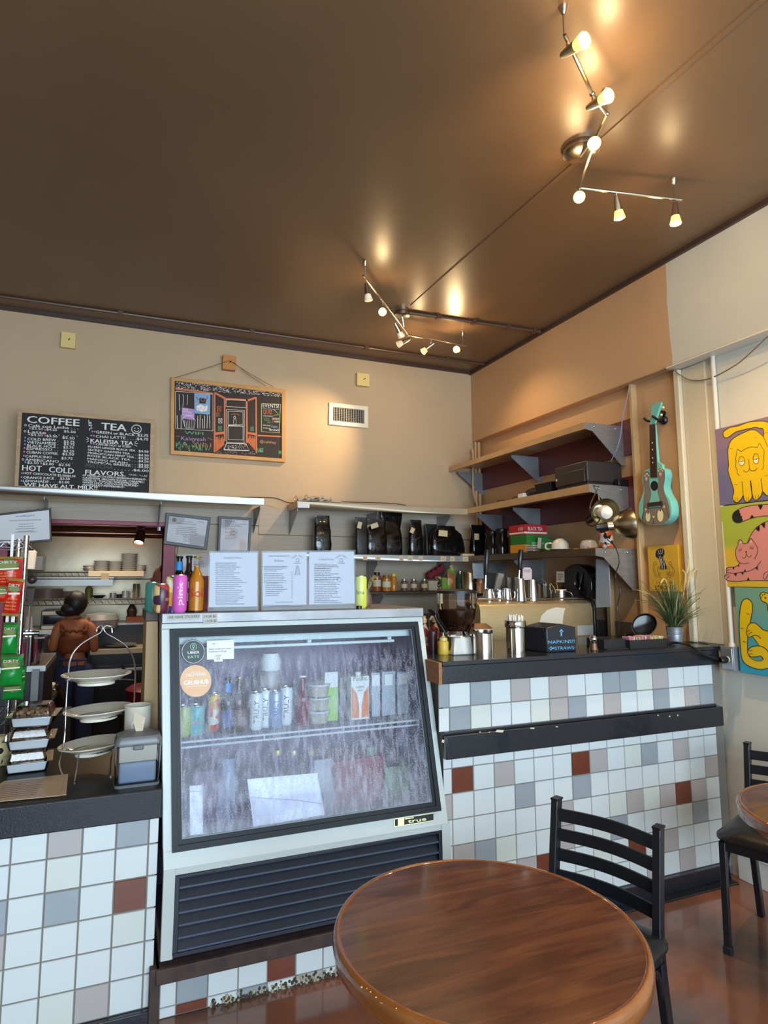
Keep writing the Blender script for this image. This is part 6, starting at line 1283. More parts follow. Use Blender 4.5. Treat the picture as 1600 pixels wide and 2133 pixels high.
T2('THU NIGHT', 724, 512, 795, 516, 8, Wt); T2('LOCAL', 730, 530, 770, 533, 9, Gn); T2('MUSIC', 735, 545, 775, 548, 9, Gn); T2('ART', 755, 560, 780, 562, 9, Gn); L([(790, 520), (790, 560)], 3, O); T2('EVERY', 795, 535, 840, 538, 13, Wt); T2('WEEK', 800, 555, 842, 558, 13, Wt)
T2('TEAM AND', 722, 580, 775, 584, 9, Wt); T2('SUNDAY', 722, 600, 772, 604, 9, Wt); T2('Vegan', 778, 592, 828, 596, 18, Bl); T2('Brunch', 770, 616, 842, 620, 18, Wt)
T2('@cafehey', 700, 702, 818, 712, 20, 7)
for k in range(40):
    x = rr.uniform(385, 660); y = rr.uniform(765, 795); L([(x, y), (x+6, y+2)], 3, 7 if k % 2 else Pu)
for x, y, w_, mi in ((392, 440, 26, O), (386, 485, 20, O), (402, 528, 24, Wt), (400, 585, 22, Gn), (634, 590, 20, Gn)): r_ = [(x, y), (x+w_, y), (x+w_, y+w_*1.4), (x, y+w_*1.4)]; L(r_+[r_[0]], 3, mi); L([r_[0], r_[2]], 2.5, mi); L([r_[1], r_[3]], 2.5, mi)
b.build('chalk_drawing', [mat('orange_chalk', (206, 116, 74), .8), m_chalk, mat('sky_chalk', (130, 168, 206), .8), mat('lilac_chalk', (176, 140, 200), .8), mat('green_chalk', (100, 180, 130), .8), m_blk, mat('lime_chalk', (190, 206, 120), .8), mat('tan_chalk', (196, 150, 110), .8)], t, smooth=0)
f = planeY(4.90)
tw = mat('twine', (110, 96, 76), .9)
b = MB()
for pts in (((364, 787), (420, 770), (478, 751)), ((478, 751), (520, 778), (570, 806)), ((486, 754), (520, 782), (553, 804))): b.tube([onY(x, y, 4.885) for x, y in pts], .0022, 5)
b.build('hanging_twine', tw, t)
def block(x0, y0, x1, y1, lab_, m, nail=True, th=.035):
    a = onY(x0, y1, 4.94-th); e = onY(x1, y0, 4.94-th); t = thing('wooden_block', lab_, 'block', ((a.x+e.x)/2, 4.92, a.z), 'small wooden blocks on the back wall')
    b = MB(); b.box(a.x, e.x, 4.94-th, 4.94, a.z, e.z); b.build('block_body', m, t, bev=.002)
    b = MB(); c = ((a.x+e.x)/2, 4.94-th, (a.z+e.z)/2); b.tube([c, (c[0]+.012, c[1]-.02, c[2]+.006)], .003, 6); b.build('nail', m_black, t)
m_pine = mat('pale_pine', (226, 196, 128), .5)
block(126, 694, 158, 722, 'pale wooden block with a nail high on the wall above the menu board', m_pine)
block(464, 742, 492, 768, 'orange brown wooden block from which the drawn chalkboard hangs', mat('orange_pine', (196, 128, 62), .5), th=.05)
block(744, 779, 770, 802, 'pale wooden block with a nail, right one above the white vent', m_pine)
# air vent
t = thing('air_vent', 'white wall vent with a black slotted grille right of the drawn chalkboard', 'vent', onY(725, 892, 4.93)); a = onY(685, 883, 4.93); e = onY(766, 848, 4.93)
x0, x1 = onY(685.5, 860, 4.93).x, onY(766.5, 868, 4.93).x; z1, z0 = onY(725, 842.5, 4.93).z, onY(725, 888, 4.93).z
b = MB(); w_ = .036
for q_ in ((x0, x1, z0, z0+w_), (x0, x1, z1-w_, z1), (x0, x0+w_, z0+w_, z1-w_), (x1-w_, x1, z0+w_, z1-w_)): b.box(q_[0], q_[1], 4.925, 4.94, q_[2], q_[3])
b.build('frame', mat('white_vent_enamel', (224, 216, 196), .4), t, bev=.002)
b = MB(); b.box(x0+w_, x1-w_, 4.936, 4.94, z0+w_, z1-w_); b.build('duct_opening', m_blk, t)
b = MB()
for k in range(13): x = x0+w_+(k+.5)*(x1-x0-2*w_)/13; b.box(x-.003, x+.003, 4.926, 4.936, z0+w_, z1-w_)
for k in range(8): z = z0+w_+(k+.5)*(z1-z0-2*w_)/8; b.box(x0+w_, x1-w_, 4.928, 4.936, z-.0015, z+.0015)
b.build('louvres', mat('grey_vent_louvre', (130, 124, 116), .4), t)
# ------------------------------------------------------------------ framed certificates
def cert(px, Y, lab_, m_fr, fw_, marks, m_pp, glare=None, depth=.018):
    t = thing('framed_certificate', lab_, 'certificate', onY(px[3][0], px[3][1], Y), 'framed certificates by the kitchen opening'); f = planeY(Y)
    inn = framed(t, px, fw_, f, m_fr, depth)
    b = MB(); b.prism([planeY(Y+.006)(x, y) for x, y in inn], (0, .004, 0)); b.build('paper', m_pp, t, smooth=0)
    b = MB(); marks(Pen(b, planeY(Y+.0055))); b.build('print', [m_ink, mat('gold_seal', (150, 124, 80), .5), mat('blue_print', (40, 70, 150)), mat('red_brown_ink', (160, 84, 60))], t, smooth=0)
    if glare is not False:
        cx_ = sum(x for x, y in inn)/4; cy_ = sum(y for x, y in inn)/4; b = MB(); n = 8; g = planeY(Y+.003); V_ = []
        for j in range(n+1):
            for i in range(n+1):
                u, v = i/n, j/n; x = (inn[0][0]*(1-u)+inn[1][0]*u)*(1-v)+(inn[3][0]*(1-u)+inn[2][0]*u)*v; y = (inn[0][1]*(1-u)+inn[1][1]*u)*(1-v)+(inn[3][1]*(1-u)+inn[2][1]*u)*v
                V_.append(b.V(g(x, y, .004*math.sin(u*PI*1.5+1)*math.sin(v*PI*1.2)+.001)))
        for j in range(n):
            for i in range(n): k = j*(n+1)+i; b.F((V_[k], V_[k+1], V_[k+n+2], V_[k+n+1]))
        b.build('plastic_cover', glass('warped_plastic', (240, 240, 242), .15), t, smooth=80)
def textlines(p, x0, x1, y0, y1, n, sl=0, mi=0, seed=1, c=True):
    rr = random.Random(seed)
    for k in range(n):
        y = y0+(y1-y0)*k/max(1, n-1); h_ = rr.uniform(.45, 1)*(x1-x0)/2; m_ = (x0+x1)/2 if c else x0+h_; x = m_-h_
        while x < m_+h_-1: w_ = rr.uniform(2, 6); p.line([(x, y+(x-x0)*sl), (min(x+w_, m_+h_), y+(min(x+w_, m_+h_)-x0)*sl)], .9, mi); x += w_+1.1
m_cp = mat('grey_white_certificate', (206, 198, 200), .5)
def cm1(p):
    p.text('360 LEARN2SERVE', 32, 1077.5, 72, 1074.8, 3.4, 2); p.text('FOOD PROTECTION MANAGER CERTIFICATION', 20, 1086, 85, 1084, 2.6, 0); p.text('Certified Food Protection Manager', 33, 1103, 73, 1101.5, 2.4, 0); textlines(p, 28, 80, 1092, 1097, 2, -.03, 0, 3); textlines(p, 28, 80, 1107, 1109, 2, -.03, 0, 4)
cert([(-8, 1070), (106, 1058), (108, 1127), (-6, 1136)], 4.60, 'white certificate in a black frame tilted above the wire rack', m_black, 4, cm1, mat('white_certificate', (214, 214, 218), .5), False)
def cm2(p):
    p.dot(363, 1083, 4.5, 4.5, 1); p.text('STATE OF FLORIDA', 378, 1087, 402, 1089, 2.4, 0); p.text('DEPARTMENT OF BUSINESS', 368, 1091, 408, 1094, 2.6, 0); textlines(p, 366, 412, 1097, 1112, 5, .05, 0, 5); textlines(p, 378, 402, 1114, 1126, 5, .05, 3, 6); p.text('Seating', 414, 1088, 424, 1089, 3, 0)
cert([(346.5, 1068), (439, 1078), (431, 1145), (340.5, 1133)], 4.87, 'certificate in a grey frame under warped plastic, hanging on the pink door trim', mat('charcoal_frame', (66, 66, 74), .4), 6, cm2, m_cp)
def cm3(p):
    textlines(p, 468, 516, 1083, 1096, 6, .03, 0, 7, False); textlines(p, 468, 500, 1100, 1122, 8, .03, 3, 8, False)
cert([(456, 1075), (524, 1079), (521, 1152), (453, 1152)], 4.87, 'smaller upright certificate in a grey frame right of the first framed one', mat('charcoal_frame', (66, 66, 74)), 5, cm3, m_cp)
def cm4(p):
    p.dot(378, 1162, 4.2, 4, 1); textlines(p, 388, 430, 1161, 1180, 6, .02, 0, 9)
cert([(369, 1152), (440, 1153), (440, 1215), (366, 1215)], 4.90, 'pale framed certificate mostly hidden behind the beer bottles', mat('cream_frame', (196, 184, 164), .5), 3, cm4, m_cp)
# ------------------------------------------------------------------ paintings on the right wall
YEL, BLK, PNK, CRM = 1, 2, 3, 4
m_yel = mat('cat_yellow_paint', (224, 184, 10), .5); m_pk = mat('cat_pink_paint', (208, 134, 124), .5); m_crm = mat('cream_paint_fill', (230, 220, 170), .5)
def canvas(px_tl, px_bl, tb, bb, lab_, m_bg, marks, cols, yn=1.86, X=3.06):
    y1 = (onX(*px_tl, X).y+onX(*px_bl, X).y)/2; t = thing('canvas_painting', lab_, 'painting', (3.08, (y1+yn)/2, bb), 'cat paintings on the right wall')
    b = MB(); b.box(X, 3.099, yn, y1, bb, tb); b.build('canvas', m_bg, t, bev=.002)
    b = MB(); p = Pen(b, planeX(X)); marks(p); b.build('painted_figure', cols, t, smooth=0)
def gradient(name, top, bot, z0, z1):
    m = mat(name, top, .5); nt = m.node_tree; b_ = nt.nodes['Principled BSDF']; g = nt.nodes.new('ShaderNodeNewGeometry'); sp = nt.nodes.new('ShaderNodeSeparateXYZ'); nt.links.new(g.outputs['Position'], sp.inputs[0])
    mr = nt.nodes.new('ShaderNodeMapRange'); mr.inputs[1].default_value = z0; mr.inputs[2].default_value = z1; nt.links.new(sp.outputs['Z'], mr.inputs[0])
    mx = nt.nodes.new('ShaderNodeMix'); mx.data_type = 'RGBA'; mx.inputs[6].default_value = lin(bot); mx.inputs[7].default_value = lin(top); nt.links.new(mr.outputs[0], mx.inputs[0]); nt.links.new(mx.outputs[2], b_.inputs['Base Color']); return m
def q(x, y): return 1480+x/10.667, 860+y/10.667
def pt1(p):
    Q = lambda l: [q(*a) for a in l]
    p.fill(Q([(285, 430), (330, 385), (450, 320), (620, 290), (760, 235), (900, 195), (1050, 185), (1180, 182), (1290, 215), (1500, 330), (1700, 600), (1750, 1000), (1600, 1500), (1500, 1800), (1290, 1835), (1200, 1800), (1160, 1760), (1140, 1700), (1120, 1500), (1250, 760), (1185, 560), (1190, 440), (1165, 350), (1100, 340), (990, 320), (860, 350), (770, 365), (640, 400), (560, 425), (470, 490), (400, 540), (330, 552), (285, 500)]), 0, .0006, 3)
    p.line(Q([(285, 430), (330, 385), (450, 320), (620, 290), (760, 235), (900, 195), (1050, 185), (1180, 182), (1290, 215)]), 1.1, 1, .0014, 4); p.line(Q([(285, 430), (285, 500), (330, 552), (400, 540), (470, 490), (560, 425), (640, 400), (770, 365), (860, 350), (990, 320), (1100, 340), (1165, 350), (1190, 440), (1180, 520)]), 1.1, 1, .0014, 4)
    body = [(940, 375), (860, 385), (700, 455), (560, 530), (460, 610), (410, 720), (390, 850), (395, 1020), (405, 1150), (395, 1290), (440, 1450), (490, 1600), (520, 1720), (515, 1790), (495, 1860), (505, 1930), (560, 1985), (620, 1980), (690, 1900), (730, 1830), (745, 1900), (780, 1970), (840, 1975), (910, 1900), (930, 1800), (950, 1880), (990, 1935), (1040, 1925), (1120, 1850), (1160, 1750), (1230, 1820), (1330, 1830), (1400, 1500), (1400, 1000), (1270, 750), (1180, 540), (1080, 440), (1000, 385)]
    p.fill(Q(body), 0, .0008, 3); p.line(Q(body[:31]), 1.15, 1, .0016, 4); p.line(Q([(940, 375), (1000, 385), (1080, 440), (1180, 540), (1270, 750)]), 1.0, 1, .0016, 4); p.line(Q([(1160, 1750), (1200, 1810), (1280, 1838)]), 1.1, 1, .0016, 3)
    for s in ([(700, 1520), (720, 1700), (725, 1840)], [(885, 1500), (905, 1680), (930, 1830)], [(1125, 1460), (1145, 1620), (1160, 1760)]): p.line(Q(s), 1.1, 1, .0016, 3)
    head = [(680, 860), (800, 790), (900, 755), (1040, 765), (1090, 670), (1140, 760), (1200, 860), (1180, 960), (1190, 1030), (1170, 1110), (1180, 1210), (1135, 1270)]
    p.line(Q(head), .8, 1, .0016, 3); p.line(Q([(680, 860), (600, 810), (585, 900), (560, 1010), (570, 1080), (555, 1190), (590, 1260), (600, 1350), (660, 1395)]), .9, 1, .0016, 3)
    for (ex, ey, rx, ry) in ((695, 1068, 66, 105), (1012, 1018, 64, 115)):
        a = q(ex, ey+40); p.dot(a[0], a[1], rx*.9/10.667, ry*.58/10.667, 2, .0018, 18); a = q(ex, ey); p.ring(a[0], a[1], rx/10.667, ry/10.667, .75, 1, .002, 24); p.line([q(ex-60, ey+15), q(ex+58, ey-5)], .9, 1, .002); p.fill([q(ex-20, ey+6), q(ex+30, ey), q(ex+6, ey+24)], 1, .0022)
    p.line(Q([(850, 1065), (865, 1180), (870, 1230), (900, 1280), (955, 1288), (1010, 1265), (1035, 1215)]), .9, 1, .002, 3); p.line(Q([(868, 1230), (840, 1290), (790, 1312), (745, 1290), (735, 1270)]), .8, 1, .002, 3); p.line(Q([(850, 1060), (828, 1035), (850, 1025), (872, 1035), (850, 1060)]), .5, 1, .002)
    for (x, y) in ((610, 865), (1078, 740)): p.fill(Q([(x-18, y+22), (x-2, y-24), (x+22, y+10)]), 2, .0018)
    for (x, y) in ((465, 795), (1000, 548), (560, 1590), (1250, 440), (1240, 1390)): p.line(Q([(x-30, y-4), (x-12, y+10), (x, y-4), (x+14, y+8), (x+32, y-6)]), .5, 1, .002)
    for (x, y) in ((552, 1930), (598, 1925), (800, 1925), (845, 1920), (1002, 1880), (1068, 1860)): p.line(Q([(x, y-50), (x-4, y+40)]), .7, 1, .002)
    p.fill(Q([(880, 1500), (900, 1500), (932, 1750), (935, 1880), (920, 1850)]), 1, .0019)
canvas((1489, 895), (1500, 1054), 2.380, 1.952, 'painting of a yellow sleepy-eyed cat on violet, topmost of the three canvases', gradient('violet_ground', (132, 108, 130), (104, 100, 134), 2.10, 2.30), pt1, [m_yel, m_blk, m_crm])
def q(x, y): return 1490+x/10.667, 1040+y/10.667
def pt2(p):
    Q = lambda l: [q(*a) for a in l]
    tail = [(390, 340), (440, 270), (520, 225), (660, 165), (900, 128), (1180, 110), (1400, 105), (1400, 370), (1120, 368), (880, 400), (760, 435), (640, 480), (520, 522), (430, 500), (385, 430)]
    p.fill(Q(tail), 0, .0006, 3); p.line(Q(tail), 1.1, 1, .0014, 4, True); p.fill(Q([(390, 340), (440, 270), (515, 230), (545, 255), (540, 300), (565, 320), (560, 365), (605, 380), (585, 420), (615, 450), (600, 490), (520, 522), (430, 500), (385, 430)]), 1, .0016)
    body = [(715, 970), (790, 800), (880, 665), (980, 580), (1080, 520), (1200, 480), (1600, 470), (1600, 1800), (1000, 1800), (700, 1805), (520, 1825), (310, 1815), (230, 1765), (210, 1710), (250, 1640), (245, 1570), (290, 1510), (420, 1505), (500, 1470), (545, 1420), (470, 1300), (455, 1150), (510, 1000), (520, 920), (560, 895), (600, 930), (620, 985)]
    p.fill(Q(body), 0, .0008, 3); p.line(Q([(715, 970), (790, 800), (880, 665), (980, 580), (1080, 520), (1200, 480), (1400, 460)]), 1.1, 1, .0016, 4); p.line(Q([(1400, 1795), (1000, 1800), (700, 1805), (520, 1825), (310, 1815), (230, 1765), (210, 1710), (250, 1640), (245, 1570), (290, 1510), (420, 1505), (500, 1470), (545, 1420)]), 1.1, 1, .0016, 4)
    p.line(Q([(755, 1410), (640, 1432), (545, 1410), (480, 1330), (455, 1230), (455, 1130), (510, 1000), (520, 920), (560, 895), (600, 930), (620, 985), (720, 970), (760, 910), (800, 870), (840, 920), (890, 990), (935, 1080), (935, 1190), (875, 1330)]), .95, 1, .0018, 3)
    p.line(Q([(250, 1625), (400, 1640), (560, 1625), (760, 1590), (900, 1520), (960, 1450), (1018, 1370)]), 1.0, 1, .0018, 3); p.line(Q([(1400, 1600), (1180, 1605), (1090, 1650), (1065, 1720), (1100, 1790)]), .9, 1, .0018, 3)
    for c_ in ([(950, 125), (1055, 122), (1030, 200), (1000, 228), (980, 190)], [(765, 430), (815, 340), (870, 408)], [(895, 650), (985, 580), (990, 680), (960, 715)], [(1020, 555), (1110, 515), (1105, 630), (1080, 630)], [(500, 1470), (535, 1440), (530, 1510)], [(380, 1510), (430, 1505), (405, 1570)], [(635, 1610), (655, 1550), (690, 1600)], [(575, 1630), (635, 1620), (610, 1680)], [(410, 1640), (485, 1640), (458, 1715)], [(890, 1525), (945, 1490), (945, 1575)], [(700, 1805), (735, 1730), (770, 1805)], [(665, 1155), (708, 1155), (690, 1195)]): p.fill(Q(c_), 1, .002)
    p.line(Q([(690, 1190), (690, 1240), (660, 1300), (620, 1305), (595, 1285)]), .8, 1, .002, 3); p.line(Q([(690, 1200), (710, 1250), (750, 1285), (790, 1260), (802, 1235)]), .8, 1, .002, 3)
    p.line(Q([(530, 1155), (560, 1125), (598, 1115)]), .7, 1, .002); p.line(Q([(765, 1080), (810, 1085), (845, 1112)]), .7, 1, .002)
    for a, c_ in (((535, 1150), (512, 1105)), ((552, 1135), (545, 1085)), ((575, 1122), (575, 1070)), ((780, 1080), (785, 1035)), ((808, 1085), (825, 1035)), ((830, 1098), (858, 1050))): p.line(Q([a, c_]), .5, 1, .002)
    for (x, y) in ((565, 960), (795, 940)): p.fill(Q([(x-20, y+22), (x-2, y-24), (x+22, y+14)]), 2, .0018)
    for s in ([(250, 1600), (320, 1545)], [(215, 1710), (290, 1665)], [(245, 1770), (320, 1700)], [(1115, 1780), (1180, 1660)]): p.line(Q(s), .9, 1, .002)
canvas((1500, 1058), (1510, 1223), 1.948, 1.511, 'painting of a smiling pink striped cat on green and yellow, middle of the three canvases', gradient('green_yellow_ground', (160, 170, 60), (208, 172, 50), 1.70, 1.74), pt2, [m_pk, m_blk, m_crm])
def q(x, y): return 1520+x/10.1625, 1210+y/10.157
def pt3(p):
    Q = lambda l: [q(*a) for a in l]
    body = [(350, 375), (270, 430), (225, 600), (205, 850), (210, 1150), (235, 1450), (260, 1640), (340, 1760), (500, 1840), (650, 1868), (800, 1850), (1300, 1800), (1300, 1200), (813, 1060), (720, 1040), (650, 980), (560, 900), (480, 885), (430, 890), (460, 750), (485, 600), (480, 480), (420, 400)]
    p.fill(Q(body), 0, .0006, 3); p.fill(Q([(385, 1200), (470, 1175), (560, 1270), (625, 1375), (560, 1385), (450, 1410), (385, 1460)]), 3, .0009); p.fill(Q([(455, 1600), (560, 1605), (660, 1590), (680, 1685), (600, 1680), (500, 1650)]), 3, .0009)
    p.line(Q([(430, 890), (460, 750), (485, 600), (480, 480), (420, 400), (350, 375), (270, 430), (225, 600), (205, 850), (210, 1150), (235, 1450), (260, 1640), (340, 1760), (500, 1840), (650, 1868), (800, 1850), (900, 1835)]), 1.4, 1, .0014, 4)
    p.line(Q([(900, 1065), (813, 1060), (720, 1040), (650, 980), (560, 900), (480, 885), (420, 910), (375, 980), (360, 1100), (385, 1175), (440, 1185), (520, 1150), (600, 1165), (660, 1220)]), 1.3, 1, .0016, 4)
    p.line(Q([(385, 1185), (380, 1300), (380, 1460)]), 1.2, 1, .0016); p.line(Q([(480, 1175), (560, 1270), (630, 1380)]), 1.1, 1, .0016, 3); p.line(Q([(820, 1500), (760, 1430), (650, 1380), (520, 1380), (430, 1420), (380, 1480), (395, 1550), (450, 1600), (560, 1605), (660, 1590), (720, 1670)]), 1.3, 1, .0018, 4); p.line(Q([(395, 1550), (450, 1630), (540, 1680), (680, 1690), (680, 1600)]), 1.2, 1, .0018, 3)
    for s in ([(370, 1080), (430, 1035)], [(400, 1150), (420, 1110), (480, 1078)], [(390, 1485), (490, 1475)], [(410, 1550), (450, 1538), (490, 1550)]): p.line(Q(s), 1.0, 1, .002)
    p.fill(Q([(650, 300), (700, 240), (800, 260), (900, 300), (900, 500), (790, 480), (700, 420), (655, 360)]), 0, .0008, 3); p.line(Q([(900, 300), (800, 260), (700, 240), (650, 290), (655, 360), (700, 430), (790, 480), (810, 640)]), 1.3, 1, .0016, 3)
    for (x, y, r) in ((698, 298, 14), (745, 282, 14), (680, 345, 11), (757, 360, 18)): a = q(x, y); p.dot(a[0], a[1], r/10, r/10, 1, .002, 10)
    for (x, y) in ((390, 700), (265, 1005), (320, 1290)): p.line(Q([(x-32, y-22), (x-16, y+4), (x-2, y-8), (x+12, y+10), (x+34, y-2)]), .9, 1, .002)
canvas((1532, 1224), (1540, 1400), 1.509, 1.067, 'painting of a yellow cat with a raised paw on teal, lowest of the three canvases', gradient('teal_ground', (112, 156, 134), (40, 150, 178), 1.10, 1.42), pt3, [m_yel, m_blk, m_crm, mat('teal_fill', (70, 152, 160), .5)])
# small yellow print of a fist in a mug
X = 3.065; ya, yb = onX(1351, 1185, X).y, onX(1415, 1185, X).y; zt, zb = onX(1380, 1136.5, X).z, onX(1385, 1232, X).z
t = thing('small_canvas', 'small yellow canvas of a black fist rising from a mug, above the word strong', 'painting', (3.08, (ya+yb)/2, zb))
b = MB(); b.box(X, 3.099, yb, ya, zb, zt); b.build('canvas', mat('mustard_canvas', (214, 166, 44), .6, var=.1, vs=12), t, bev=.002)
b = MB(); p = Pen(b, planeX(X))
def q(x, y): return 1320+x/11.43, 1120+y/11.43
Q = lambda l: [q(*a) for a in l]
p.fill(Q([(520, 400), (535, 320), (580, 280), (620, 265), (660, 255), (700, 265), (730, 310), (735, 380), (705, 450), (740, 560), (780, 680), (780, 745), (635, 745), (640, 650), (610, 520), (560, 480), (530, 450)]), 0, .0006, 2)
for s in ([(590, 300), (600, 350), (620, 375)], [(635, 285), (650, 350)], [(685, 280), (690, 340)], [(600, 430), (640, 560), (680, 640)], [(640, 440), (700, 600), (740, 700)], [(570, 380), (640, 385), (700, 350)], [(660, 500), (650, 620), (665, 740)], [(690, 470), (730, 600), (735, 740)], [(620, 480), (660, 560), (700, 740)]): p.line(Q(s), .55, 1, .001, 3)
p.line(Q([(570, 720), (620, 685), (800, 685), (850, 710), (800, 745), (620, 748), (570, 720), (580, 820), (620, 920), (700, 985), (780, 960), (830, 900), (850, 720)]), .5, 0, .001, 2)
for s in ([(470, 650), (470, 760), (500, 880), (560, 940), (620, 920)], [(500, 660), (500, 760), (540, 880), (590, 900)], [(890, 660), (950, 720), (970, 800), (940, 900), (870, 950), (840, 940)], [(870, 640), (920, 720), (940, 800), (900, 890), (850, 910)]): p.line(Q(s), .45, 0, .001, 3)
for (x, y) in ((512, 608), (875, 608)): a = q(x, y); p.ring(a[0], a[1], 3.2, 3.3, .45, 0, .001)
for (x, y, r) in ((625, 860, 2.4), (800, 850, 2.4), (865, 850, 3.0)): a = q(x, y); p.ring(a[0], a[1], r*.7, r*1.2, .5, 0, .001)
p.text('I like it', *q(540, 1095), *q(930, 1085), 4.2, 0, .001); p.text('STRONG', *q(510, 1235), *q(995, 1230), 8.4, 0, .001)
b.build('printed_figure', [m_blk, m_wht], t, smooth=0)
# ------------------------------------------------------------------ ukulele on its wall hook
X = 3.005; D_ = .06
t = thing('ukulele', 'turquoise ukulele painted with a grey cat, hanging on the right wall', 'ukulele', (3.04, onX(1375, 1000, X).y, onX(1375, 1090, X).z))
def q(x, y): return 1300+x/7.357, 820+y/7.355
Q = lambda l: [q(*a) for a in l]
m_uk = mat('turquoise_lacquer', (116, 190, 178), .3, coat=.4)
out = [(400, 1150), (340, 1170), (295, 1230), (280, 1330), (300, 1420), (305, 1490), (270, 1580), (235, 1680), (228, 1800), (250, 1910), (320, 1985), (440, 2010), (560, 2005), (650, 1960), (715, 1880), (725, 1760), (700, 1640), (640, 1540), (605, 1440), (610, 1340), (625, 1240), (600, 1160), (540, 1130), (500, 1150)]
sm = [(p_.x, p_.y) for p_ in catmull([(a, c_, 0) for a, c_ in out], 5, True)]
b = MB(); b.prism([onX(*q(x, y), X) for x, y in sm], (D_, 0, 0)); b.build('body', m_uk, t, bev=.004)
b = MB(); b.prism([onX(*q(x, y), X-.004) for x, y in ((388, 480), (468, 468), (498, 1150), (505, 1285), (402, 1285))], (.006, 0, 0)); 
b.build('fretboard', mat('dark_rosewood', (52, 32, 26), .4), t, smooth=0)
b = MB(); b.prism([onX(*q(x, y), X+.002) for x, y in ((388, 480), (468, 468), (490, 700), (520, 1040), (590, 1090), (600, 1160), (400, 1160))], (.018, 0, 0)); b.build('neck', m_uk, t, bev=.003)
b = MB(); b.prism([onX(*q(x, y), X+.004) for x, y in ((390, 470), (400, 380), (415, 180), (470, 140), (560, 125), (572, 150), (500, 360), (470, 460))], (.016, 0, 0)); b.build('headstock', m_uk, t, bev=.003)
b = MB(); p = Pen(b, planeX(X-.0045))
for k in range(17): y = 520+k*46-k*k*.1; p.line(Q([(390+k*.8, y), (470+k*2, y-6)]), .35, 0, .0004)
for y in (753, 856, 985, 1055): a = q(435+(y-753)*.02, y); p.dot(a[0], a[1], 1.2, 1.5, 1, .0008, 10)
b.build('fret_marks', [mat('dull_brass', (120, 90, 60), .4, .8), m_wht], t, smooth=0)
b = MB(); p = Pen(b, planeX(X)); a = q(465, 1412); p.dot(a[0], a[1], 8, 10.4, 0, .0006, 24); b.build('sound_hole', m_blk, t, smooth=0)
b = MB(); p = Pen(b, planeX(X))
la = [(345, 1190), (385, 1210), (382, 1290), (385, 1400), (408, 1500), (402, 1600), (380, 1660), (370, 1740), (560, 1740), (575, 1640), (540, 1560), (520, 1500), (535, 1400), (525, 1290), (518, 1200), (545, 1145), (600, 1160), (625, 1210), (620, 1320), (605, 1430), (620, 1540), (660, 1640), (680, 1740), (695, 1900), (640, 1965), (560, 2000), (440, 2005), (330, 1985), (280, 1930), (300, 1800), (300, 1700), (310, 1580), (322, 1480), (305, 1380), (300, 1290), (310, 1215)]
la1 = [(345, 1190), (385, 1210), (382, 1290), (385, 1400), (408, 1500), (402, 1600), (380, 1670), (375, 1760), (500, 1740), (600, 1750), (690, 1900), (640, 1965), (560, 2000), (440, 2005), (330, 1985), (275, 1930), (300, 1800), (300, 1700), (310, 1580), (322, 1480), (305, 1380), (300, 1290), (310, 1215)]
la2 = [(545, 1145), (600, 1160), (625, 1210), (620, 1320), (605, 1430), (620, 1540), (660, 1640), (690, 1760), (690, 1900), (600, 1800), (560, 1700), (545, 1600), (522, 1500), (535, 1400), (528, 1290), (518, 1200)]
p.fill(Q(la1), 0, .0005, 2); p.fill(Q(la2), 0, .00052, 2); p.line(Q(la1[:8]), .5, 1, .001, 3); p.line(Q(la1[14:]+la1[:1]), .5, 1, .001, 3); p.line(Q(la2), .5, 1, .001, 3, True)
p.line(Q([(280, 1930), (310, 1730), (375, 1760), (480, 1735), (560, 1745), (625, 1670), (690, 1900)]), .7, 1, .0012)
p.fill(Q([(318, 1745), (355, 1770), (322, 1800)]), 3, .0012); p.fill(Q([(620, 1695), (635, 1750), (590, 1745)]), 3, .0012)
for (x, y, rx, ry) in ((368, 1885, 40, 80), (557, 1865, 50, 100)): a = q(x, y); p.dot(a[0], a[1], rx/7.36, ry/7.36, 2, .0012, 24); p.ring(a[0], a[1], rx/7.36, ry/7.36, .5, 1, .0014, 24); a = q(x, y-ry+20); p.dot(a[0], a[1], 1.5, 2.6, 1, .0014, 10)
p.fill(Q([(432, 1875), (475, 1875), (453, 1912)]), 2, .0012); p.line(Q([(453, 1912), (453, 1960), (430, 2010)]), .6, 1, .0014); p.line(Q([(453, 1960), (468, 2005)]), .6, 1, .0014)
for (x, y) in ((342, 1303), (558, 1232)):
    a = q(x, y); p.dot(a[0], a[1], 2.8, 4, 3, .0012, 14)
    for dx_, dy_ in ((-25, -45), (-5, -70), (15, -75), (32, -50)): a = q(x+dx_, y+dy_); p.dot(a[0], a[1], 1.1, 1.9, 2, .0012, 8)
b.build('painted_cat', [mat('cat_grey_paint', (128, 112, 100), .5), m_blk, m_crm, mat('paw_pink', (216, 168, 150), .5)], t, smooth=0)
b = MB(); b.prism([onX(*q(x, y), X-.008) for x, y in ((356, 1675), (580, 1645), (580, 1710), (358, 1735))], (.008, 0, 0)); b.build('bridge', mat('dark_rosewood', (52, 32, 26)), t, bev=.001)
b = MB()
for (x, y) in ((600, 212), (572, 325)): b.ball(onX(*q(x, y), X+.025), .0085, n=10)
for (x, y) in ((402, 240), (385, 375)): b.ball(onX(*q(x, y), X+.02), .006, n=8)
b.build('tuning_pegs', mat('ivory_peg', (232, 216, 176), .3), t)
t = thing('wall_hook', 'black two-pronged wall hook holding the ukulele neck', 'hook', (3.07, onX(1380, 880, 3.05).y, onX(1380, 880, 3.05).z))
